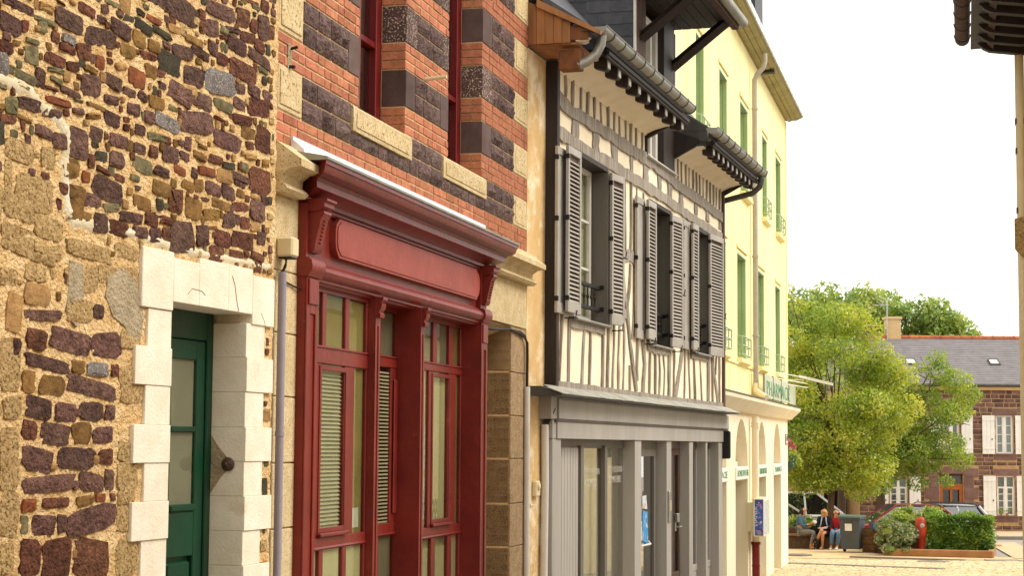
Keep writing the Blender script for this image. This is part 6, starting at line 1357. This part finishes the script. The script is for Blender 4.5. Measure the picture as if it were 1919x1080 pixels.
# ---- small dog standing under the bench edge
dg=thing('dog','small black and tan dog standing by the bench at the people\'s feet','dog',(8.93,53.25,0),math.radians(-30))
V=[];E=[]
chain(V,E,[(.0,.17,.25,.055,.06),(0,.05,.245,.062,.065),(0,-.08,.25,.068,.075),(0,-.14,.30,.045),(0,-.18,.36,.048),(0,-.235,.35,.026),(0,-.275,.34,.018)])
for x in (-.035,.035):
    chain(V,E,[(x,-.10,.19,.03),(x,-.10,.11,.017),(x,-.105,.05,.014),(x,-.125,.015,.016)],2)
    chain(V,E,[(x,.15,.20,.036),(x,.12,.14,.024),(x,.19,.08,.014),(x,.175,.015,.016)],0)
    chain(V,E,[(x*.8,-.165,.40,.018),(x*1.2,-.16,.445,.008)],4)
chain(V,E,[(0,.22,.30,.018),(0,.26,.36,.012),(0,.25,.41,.007)],0)
skin('body',V,E,'dog_black',dg)
V=[];E=[]; chain(V,E,[(0,-.262,.335,.021),(0,-.284,.336,.015)]); skin('muzzle',V,E,'dog_tan',dg)
V=[];E=[]; chain(V,E,[(0,-.13,.20,.035),(0,-.145,.26,.03)]); skin('chest_patch',V,E,'dog_tan',dg)
# ---- blue crate
cr=thing('blue_crate','bright blue plastic crate standing on the stone wall behind the bin','crate',(10.45,51.75,.68)); m=MB(False); m.box(-.2,.2,-.14,-.12,0,.17); m.box(-.2,.2,.12,.14,0,.17); m.box(-.2,-.18,-.12,.12,0,.17); m.box(.18,.2,-.12,.12,0,.17); m.box(-.18,.18,-.12,.12,0,.02); m.build('crate_body','crate_blue',cr); MB(False).box(-.22,.22,-.16,-.14,.14,.175).build('rim','crate_blue',cr)
# ---- cars
def car(label,loc,rz,paint,L=4.1,W=1.7,H=1.46,kind='hatch',rails=False,group=None):
    t=thing('parked_car',label,'car',loc,rz,group)
    # side profile, front at +x
    a=L/2; belt=.88
    lo=[(-a,.35),(-a-.02,.62),(-a+.06,.9),(-a*.55,belt+.03),(a*.42,belt+.02),(a*.78,.78),(a-.04,.66),(a+.02,.5),(a-.03,.28),(a*.8,.2),(-a*.9,.22)]
    m=MB(False); n=len(lo); sec=[(-W/2,.86),(-W/2+.05,.97),(-W/2+.16,1.0),(W/2-.16,1.0),(W/2-.05,.97),(W/2,.86)]
    vs=[(x*(.97 if abs(f-1)>.02 else 1),y,.5+(z-.5)*f) for y,f in sec for x,z in lo]
    m.add(vs,[(k*n+i,k*n+(i+1)%n,(k+1)*n+(i+1)%n,(k+1)*n+i) for k in range(5) for i in range(n)]+[tuple(range(n)),tuple(5*n+i for i in range(n-1,-1,-1))])
    m.build('body',paint,t,True,35)
    # greenhouse
    rear=-a+.10 if kind!='saloon' else -a*.6
    base=[(rear,belt+.02),(a*.45,belt)]; top=[(-a*.62 if kind!='estate' else -a*.78,H-.03),(-a*.2,H),(a*.05,H-.02)]
    P=[(rear,belt-.02),(top[0][0],top[0][1]),(top[1][0],top[1][1]),(top[2][0],top[2][1]),(a*.47,belt-.02)]
    wb,wt=W/2-.05,W/2-.22
    hw=lambda z: wb+(wt-wb)*(z-belt)/(H-belt)
    m=MB(False); vs=[(x,-hw(z),z) for x,z in P]+[(x,hw(z),z) for x,z in P]; n=5
    m.add(vs,[(0,1,2,3,4),(9,8,7,6,5),(1,2,7,6),(2,3,8,7)]); m.add(vs,[(0,1,6,5),(3,4,9,8)])
    m.build('cabin','car_trim',t)
    def roofp(x,z,e=.0): return [(x,-hw(z)-e,z),(x,hw(z)+e,z)]
    m=MB(False); Q=[top[0],top[1],top[2]]; vs=[]
    for x,z in Q: vs+=[(x,-hw(z)-.012,z-.03),(x,-hw(z)+.03,z+.012),(x,hw(z)-.03,z+.012),(x,hw(z)+.012,z-.03)]
    m.add(vs,[(4*i+j,4*i+j+1,4*i+4+j+1,4*i+4+j) for i in range(2) for j in range(3)]); m.build('roof',paint,t,True,60)
    # pillars
    for sgn in (-1,1):
        m=MB(False)
        for p,q,r in ((P[0],P[1],.045),(P[4],P[3],.04),((-a*.12,belt),(-a*.14,H-.02),.035),((-a*.5,belt),(-a*.46,H-.03),.03)):
            m.tube([(p[0],sgn*(hw(p[1])+.002),p[1]),(q[0],sgn*(hw(q[1])+.002),q[1]-.01)],r,5)
        parts(m,'pillar',paint,t)
        m=MB(False); z0=belt+.02; z1=H-.07
        m.add([(rear+.22,sgn*(hw(z0)+.006),z0),(a*.40,sgn*(hw(z0)+.006),z0),(a*.08,sgn*(hw(z1)+.006),z1),(top[0][0]+.1,sgn*(hw(z1)+.006),z1)],[(0,1,2,3)]); m.build('side_window','car_glass',t)
        m=MB(False); m.box(a*.36,a*.42,sgn*(W/2+.02)-.07,sgn*(W/2+.02)+.07,belt,belt+.12,.03); m.build('mirror',paint,t)
        m=MB(False); m.box(-.1,.1,sgn*W/2-.01*sgn-.012,sgn*W/2-.01*sgn+.012,.78,.81); m.build('door_handle','car_trim',t)
        m=MB(False); m.box(a-.16,a-.01,sgn*(W/2-.3)-.17,sgn*(W/2-.3)+.17,.58,.70,.04); m.build('headlight','steel',t)
        m=MB(False); m.box(-a-.02,-a+.1,sgn*(W/2-.2)-.1,sgn*(W/2-.2)+.1,.62,.85,.03); m.build('tail_light','tail_red',t)
        if rails: m=MB(False); m.tube([(top[0][0]+.05,sgn*(wt-.03),H-.01),(top[0][0]+.15,sgn*(wt-.03),H+.045),(top[2][0]-.1,sgn*(wt-.03),H+.045),(top[2][0],sgn*(wt-.03),H)],.018,6); m.build('roof_rail','car_dark',t)
        for x in (-a*.62,a*.64):
            m=MB(False); m.lathe([(.2,-.1),(.3,-.1),(.32,-.07),(.32,.07),(.3,.1),(.2,.1)],(x,sgn*(W/2-.09),.31),20,'o'); w_=m.build('wheel','rubber',t,True); m=MB(False); m.lathe([(.19,-.104),(.05,-.11),(.05,.11),(.19,.104)],(x,sgn*(W/2-.09),.31),14,'o'); m.build('rim','hub',w_,True)
    m=MB(False); e=.05; p,q=P[4],P[3]; m.add([(p[0]-.0+.012,-hw(p[1])+e,p[1]+.03),(p[0]+.012,hw(p[1])-e,p[1]+.03),(q[0]+.012,hw(q[1])-e,q[1]-.02),(q[0]+.012,-hw(q[1])+e,q[1]-.02)],[(0,1,2,3)]); m.build('windscreen','car_glass',t)
    p,q=P[0],P[1]; m=MB(False); m.add([(p[0]-.012,-hw(p[1])+e,p[1]+.06),(p[0]-.012,hw(p[1])-e,p[1]+.06),(q[0]-.012,hw(q[1])-e,q[1]-.04),(q[0]-.012,-hw(q[1])+e,q[1]-.04)],[(0,1,2,3)]); m.build('rear_window','car_glass',t)
    m=MB(False); m.box(a-.02,a+.03,-W/2+.1,W/2-.1,.25,.5,.03); m.box(-a-.03,-a+.02,-W/2+.1,W/2-.1,.25,.55,.03); m.build('bumper',paint,t)
    m=MB(False); m.box(top[0][0]-.18,top[0][0]+.1,-wt,wt,H-.05,H-.01,.015); m.build('spoiler','car_trim',t)
    m=MB(False); m.tube([(-a*.4,0,H),(-a*.5,0,H+.16)],.006,5); m.build('aerial','car_trim',t)
    return t
gp_='cars parked behind the hedges'
car('dark red car parked behind the bin and silver shrub',(12.05,57.2,-.24),math.pi,'car_red',group=gp_)
car('pale silver estate car with roof rails behind the bright hedge',(13.4,59.6,-.25),math.pi,'car_silver',4.4,1.75,1.40,'estate',True,gp_)
car('black hatchback with a roof spoiler at the right end of the parked cars',(14.15,61.6,-.40),math.pi+.1,'car_dark',4.0,1.7,1.47,group=gp_)
car('white car nearest the bench with its bonnet to the right',(8.35,57.0,-.18),.1,'car_white',4.2,1.72,1.45,group=gp_)
car('white car behind, its bluish windscreen above the blond person',(9.95,60.2,-.1),-.1,'car_white',4.3,1.75,1.6,group=gp_)
# ---------------- stone house across the square ----------------
SQ=thing('stone_house','reddish brown stone house with white shutters and an orange door across the square','house',(0,65.6,0))
rn=random.Random(77)
X0,X1=12.52,21.0; ZE=5.08
WN=[(13.63,14.28,.58,1.97),(17.49,18.14,.58,2.0),(17.48,18.12,2.80,4.17),(15.58,16.18,2.80,4.17),(13.55,14.2,2.80,4.17),(19.9,20.5,.58,2.0),(19.9,20.5,2.8,4.17)]
DR=(15.43,16.28,-.05,2.06)
hl=WN+[DR]
mb=MB(); facade(mb,hl,X0,X1,-.3,ZE+.2,-.45,-.012); mb.box(X0,X0+.4,-8,-.45,-.3,ZE+.2); mb.box(X1-.4,X1,-8,-.45,-.3,ZE+.2); mb.box(X0,X1,-8.2,-8,-.3,ZE+.2); mb.build('wall','house_mortar',SQ)
blk=[rough_block(1,1,.03,rn,3,2,back=-.02) for _ in range(8)]
blm=[b.mesh('stone','house_stone') for b in blk]; dsm=[MB().box(-.5,.5,-.02,.02,-.5,.5,.03).mesh('dressed_stone','house_dressed')]
st_=[]
def inhole(s0,s1,z0,z1): return any(s1>a-.005 and s0<b+.005 and z1>c-.005 and z0<d+.005 for a,b,c,d in hl+DRS)
DRS=[]
for a,b,c,d in WN:
    DRS+= [(a-.12,b+.14,d,d+.25),(a-.1,b+.1,c-.24,c)]
for a,b,c,d in [DR]: DRS+=[(a-.2,b+.25,d,d+.27)]
for a,b,c,d in DRS:
    q=link('lintel',dsm[0],SQ,((a+b)/2,-.004,(c+d)/2)); q.scale=(b-a-.02,1,d-c-.015)
# quoins beside the openings
for a,b,c,d in [DR]:
    z=c
    k=0
    while z<d-.1:
        h=rn.uniform(.3,.42); w_=.55 if k%2 else .38
        for s0,s1 in ((a-w_,a-.01),(b+.01,b+w_)):
            q=link('dressed_stone',dsm[0],SQ,((s0+s1)/2,-.003,z+h/2)); q.scale=(s1-s0-.02,1,h-.02); DRS.append((s0,s1,z,z+h))
        z+=h; k+=1
z=-.1
while z<ZE:
    h=rn.uniform(.13,.21); h=min(h,ZE-z) if ZE-z>.1 else .12
    s=X0+rn.uniform(0,.03)
    while s<X1-.08:
        w_=rn.uniform(.18,.5)*(1.0 if rn.random()<.8 else 1.3); e=min(s+w_,X1)
        # trim against openings
        if inhole(s,e,z,z+h):
            cut=[o for o in hl+DRS if e>o[0] and s<o[1] and z+h>o[2]+.02 and z<o[3]-.02]
            if cut:
                o=min(cut,key=lambda o:o[0])
                if o[0]-s>.09: st_.append((s,o[0],z,h))
                s=max(o[1] for o in cut if o[0]<=e); continue
        st_.append((s,e,z,h)); s=e
    z+=h
vis_=lambda t: (t[0]<18.6, (t[1]-t[0])*t[3])
st_.sort(key=lambda t:(not t[0]<18.7,-(t[1]-t[0])*t[3]))
jm=MB()
for i,(s,e,z,h) in enumerate(st_):
    w_,hh=e-s-.022,h-.02
    if i<290:
        q=link('stone',rn.choice(blm),SQ,((s+e)/2,.012,z+h/2)); q.scale=(w_,1,hh)
    else:
        b=rn.choice(blk); k=len(jm.v); jm.v+=[(x*w_+(s+e)/2,y+.012,zz*hh+z+h/2) for x,y,zz in b.v]; jm.f+=[tuple(v+k for v in f) for f in b.f]
jm.build('stonework','house_stone',SQ,kind='stuff',fix=False)
for i,(a,b,c,d) in enumerate(WN):
    O=-.10
    mb=MB(); frame_bars(mb,a,b,c,d,.05,O-.06,O); m_=(a+b)/2; mb.box(m_-.045,m_+.045,O-.05,O+.012,c+.05,d-.05)
    tz=d-.42 if i<2 else d-.05
    if i<2: mb.box(a+.05,b-.05,O-.05,O+.005,tz-.03,tz+.03)
    n=4
    for p,q in ((a+.05,m_-.045),(m_+.045,b-.05)):
        mb.box(p,p+.03,O-.05,O,c+.05,tz); mb.box(q-.03,q,O-.05,O,c+.05,tz)
        for k in range(1,n): z=c+.05+(tz-c-.05)*k/n; mb.box(p,q,O-.045,O-.01,z-.012,z+.012)
    wf=mb.build('window','white_shutter',SQ)
    MB().box(a+.05,b-.05,O-.036,O-.032,c+.05,d-.05).build('pane','glass_far',wf); MB().box(a,b,O-.14,O-.13,c,d if i!=3 else c+.3).build('net_curtain','cloth_white',wf); MB().box(a,b,-.44,-.43,c,d).build('dark_backing','dark_room',wf)
    MB().extr([(-.1,c),(.06,c-.01),(.06,c-.05),(-.1,c-.05)],a-.05,b+.05).build('window_sill','house_dressed',wf)
    for s0,s1 in ((a-.5,a-.05),(b+.05,b+.46)):
        mb=MB(); 
        for k in range(3): w_=(s1-s0)/3; mb.box(s0+k*w_+.002,s0+(k+1)*w_-.002,.025,.05,c-.02,d+.0,.003)
        for z in (c+.15,d-.2): mb.box(s0+.01,s1-.01,.05,.066,z,z+.07,.004)
        sh=mb.build('shutter','white_shutter',SQ); MB().box(s1-.12,s1-.09,.05,.07,(c+d)/2-.2,(c+d)/2-.14).build('catch','cable_black',sh)
a,b,c,d=DR
mb=MB(); frame_bars(mb,a,b,0,1.62,.13,-.16,-.08); mb.box(a,b,-.16,-.07,1.62,1.70); mb.box((a+b)/2-.04,(a+b)/2+.04,-.15,-.09,.2,1.5); mb.box(a+.13,b-.13,-.15,-.1,.13,.8)
dr=mb.build('front_door','orange_door',SQ); MB().box(a,b,-.19,-.185,0,2.06).build('pane','glass_far',dr); MB().box(a,b,-.4,-.39,0,2.06).build('dark_backing','window_dark',dr); MB().box(a,b,-.16,-.1,1.98,2.06).build('transom_frame','timber_brown',dr)
fp=thing('flower_pots','small pots of flowers on the white window sill of the stone house','plant pots',(17.7,65.5,.58)); 
for x in (-.1,.12): MB(False).lathe([(.04,0),(.05,.09)],(x,0,0),10).build('pot','kerb_terracotta',fp)
m=MB(False)
for k in range(60): p=Vector((rn.choice((-.1,.12))+rn.gauss(0,.05),rn.gauss(0,.04),.14+rn.gauss(0,.05))); m.add([p,p+Vector((.03,0,.02)),p+Vector((0,.01,.05))],[(0,1,2)])
m.build('leaves','leaf_olive',fp,kind='stuff',fix=False)
mb=MB(); mb.extr([(0,ZE),(.06,ZE),(.10,ZE+.08),(.16,ZE+.10),(.16,ZE+.16),(0,ZE+.16)],X0-.1,X1+.1); mb.build('eave_cornice','beige_render',SQ)
mb=MB(); mb.tube([(X0-.15,.20,ZE+.17),(X1+.1,.20,ZE+.17)],.06,8); mb.build('gutter','zinc_dark',SQ)
RZ=7.18; R0=ZE+.20
# slated roof: stepped courses give the slates an edge
mb=MB(); n=26
for k in range(n):
    o0=.22-(3.9)*k/n; z0=R0+(RZ-R0)*k/n; o1=.22-3.9*(k+1)/n; z1=R0+(RZ-R0)*(k+1)/n
    mb.add([(X0-.1,o0,z0+.012),(X1+.1,o0,z0+.012),(X1+.1,o1,z1),(X0-.1,o1,z1),(X0-.1,o0,z0),(X1+.1,o0,z0)],[(0,1,2,3),(4,5,1,0)])
mb.extr([(.22,R0-.02),(-3.68,RZ-.03),(-8.2,R0-.02)],X0-.1,X1+.1); mb.build('roof','roof_far',SQ,fix=False)
rt_=MB().lathe([(.1,-.20),(.1,.17),(.115,.17),(.115,.21)],(0,0,0),10,'s').mesh('ridge_tile','ridge_tile')
for k in range(22): link('ridge_tile',rt_,SQ,(X0+.1+k*.4,3.68,RZ+.0))
sk_=lambda x,z: None
sl=(RZ-R0)/3.9
for x in (14.78,17.86):
    o=-1.5; z=R0+(.22-o)*sl
    q=thing('skylight_tmp','','',(0,0,0)); bpy.data.objects.remove(q)
    mb=MB(); a_=math.atan(sl); ca,sa=math.cos(a_),math.sin(a_)
    def loc_(u,v,h): return (x+u,o-v*ca+h*(-sa)*-1*0-0,z+v*sa+h)
    def bxr(mb,u0,u1,v0,v1,h0,h1): vs=[(x+u,o-v*ca,z+v*sa+h) for u in (u0,u1) for v in (v0,v1) for h in (h0,h1)]; mb.add(vs,[(0,1,3,2),(4,6,7,5),(0,4,5,1),(2,3,7,6),(0,2,6,4),(1,5,7,3)])
    bxr(mb,-.19,-.15,-.2,.26,.0,.07); bxr(mb,.15,.19,-.2,.26,.0,.07); bxr(mb,-.15,.15,-.2,-.16,0,.07); bxr(mb,-.15,.15,.22,.26,0,.08); sk=mb.build('skylight','zinc_dark',SQ)
    mb=MB(); bxr(mb,-.15,.15,-.16,.22,.045,.055); bxr(mb,-.015,.015,-.16,.22,.055,.065); mb.build('pane','white_sign',sk)
mb=MB(); mb.box(14.32,14.86,-4.1,-3.55,6.6,7.88,.01); cm=mb.build('chimney','beige_render',SQ); MB().box(14.27,14.91,-4.15,-3.5,7.88,7.98,.01).build('cap','beige_render',cm)
mb=MB(); mb.box(13.4,13.95,-4.1,-3.6,6.6,7.6,.01); c2=mb.build('chimney','house_stone',SQ); MB().box(13.35,14.0,-4.15,-3.55,7.6,7.68).build('cap','beige_render',c2)
an=thing('tv_aerial','thin metal television aerial fixed to the beige chimney','aerial',(14.33,69.1,7.0))
m=MB(False); m.tube([(0,0,0),(0,0,1.6)],.02,6); m.build('mast','aerial',an)
m=MB(False); m.tube([(.05,0,1.42),(-.55,0,1.42)],.014,5)
for k in range(6): m.tube([(-.5+k*.09,-.12,1.42),(-.5+k*.09,.12,1.42)],.008,4)
for k in range(3): m.tube([(-.05-k*.07,-.05,1.62-k*.1),(-.3-k*.05,.05,1.75-k*.1)],.01,4); m.tube([(-.1,0,1.2+k*.08),(-.22,0,1.6)],.008,4)
m.build('yagi','aerial',an)
# beige building, low peach wall and dark passage to the left
bb=thing('beige_building','plain beige building behind the parked white cars','building',(8.6,67,0)); m=MB(False); m.box(-6,2.9,0,5,-.3,3.1); m.build('wall','beige_render',bb); m=MB(False); m.extr([(-.3,3.1),(2.5,5.2),(5.3,3.1)],-6.2,3.1); m.build('roof','roof_far',bb); m=MB(False); m.box(1.0,1.9,-.03,.02,.9,2.1); q=m.build('window','window_white',bb); MB(False).box(1.06,1.84,-.04,-.03,.96,2.04).build('pane','glass_far',q)
lw=thing('garden_wall','low peach coloured wall behind the white cars','wall',(6.2,64,0)); m=MB(False); m.box(-2,4.3,0,.3,-.3,1.75); m.build('wall_body','peach_render',lw); MB(False).box(-2,4.3,-.03,.33,1.75,1.85).build('coping','beige_render',lw)
pg=thing('passage_shade','dark gate standing in for the shade of the passage beside the stone house','backdrop',(11.5,68,0)); m=MB(False); m.box(.0,1.02,0,.1,-.2,2.6); m.build('shade_sheet','window_dark',pg)  # near-black panel puts the shade of the open passage into colour
for k in range(5): MB(False).box(.02+k*.2,.19+k*.2,-.02,.0,0,2.5,.004).build('board','timber_dark',pg)
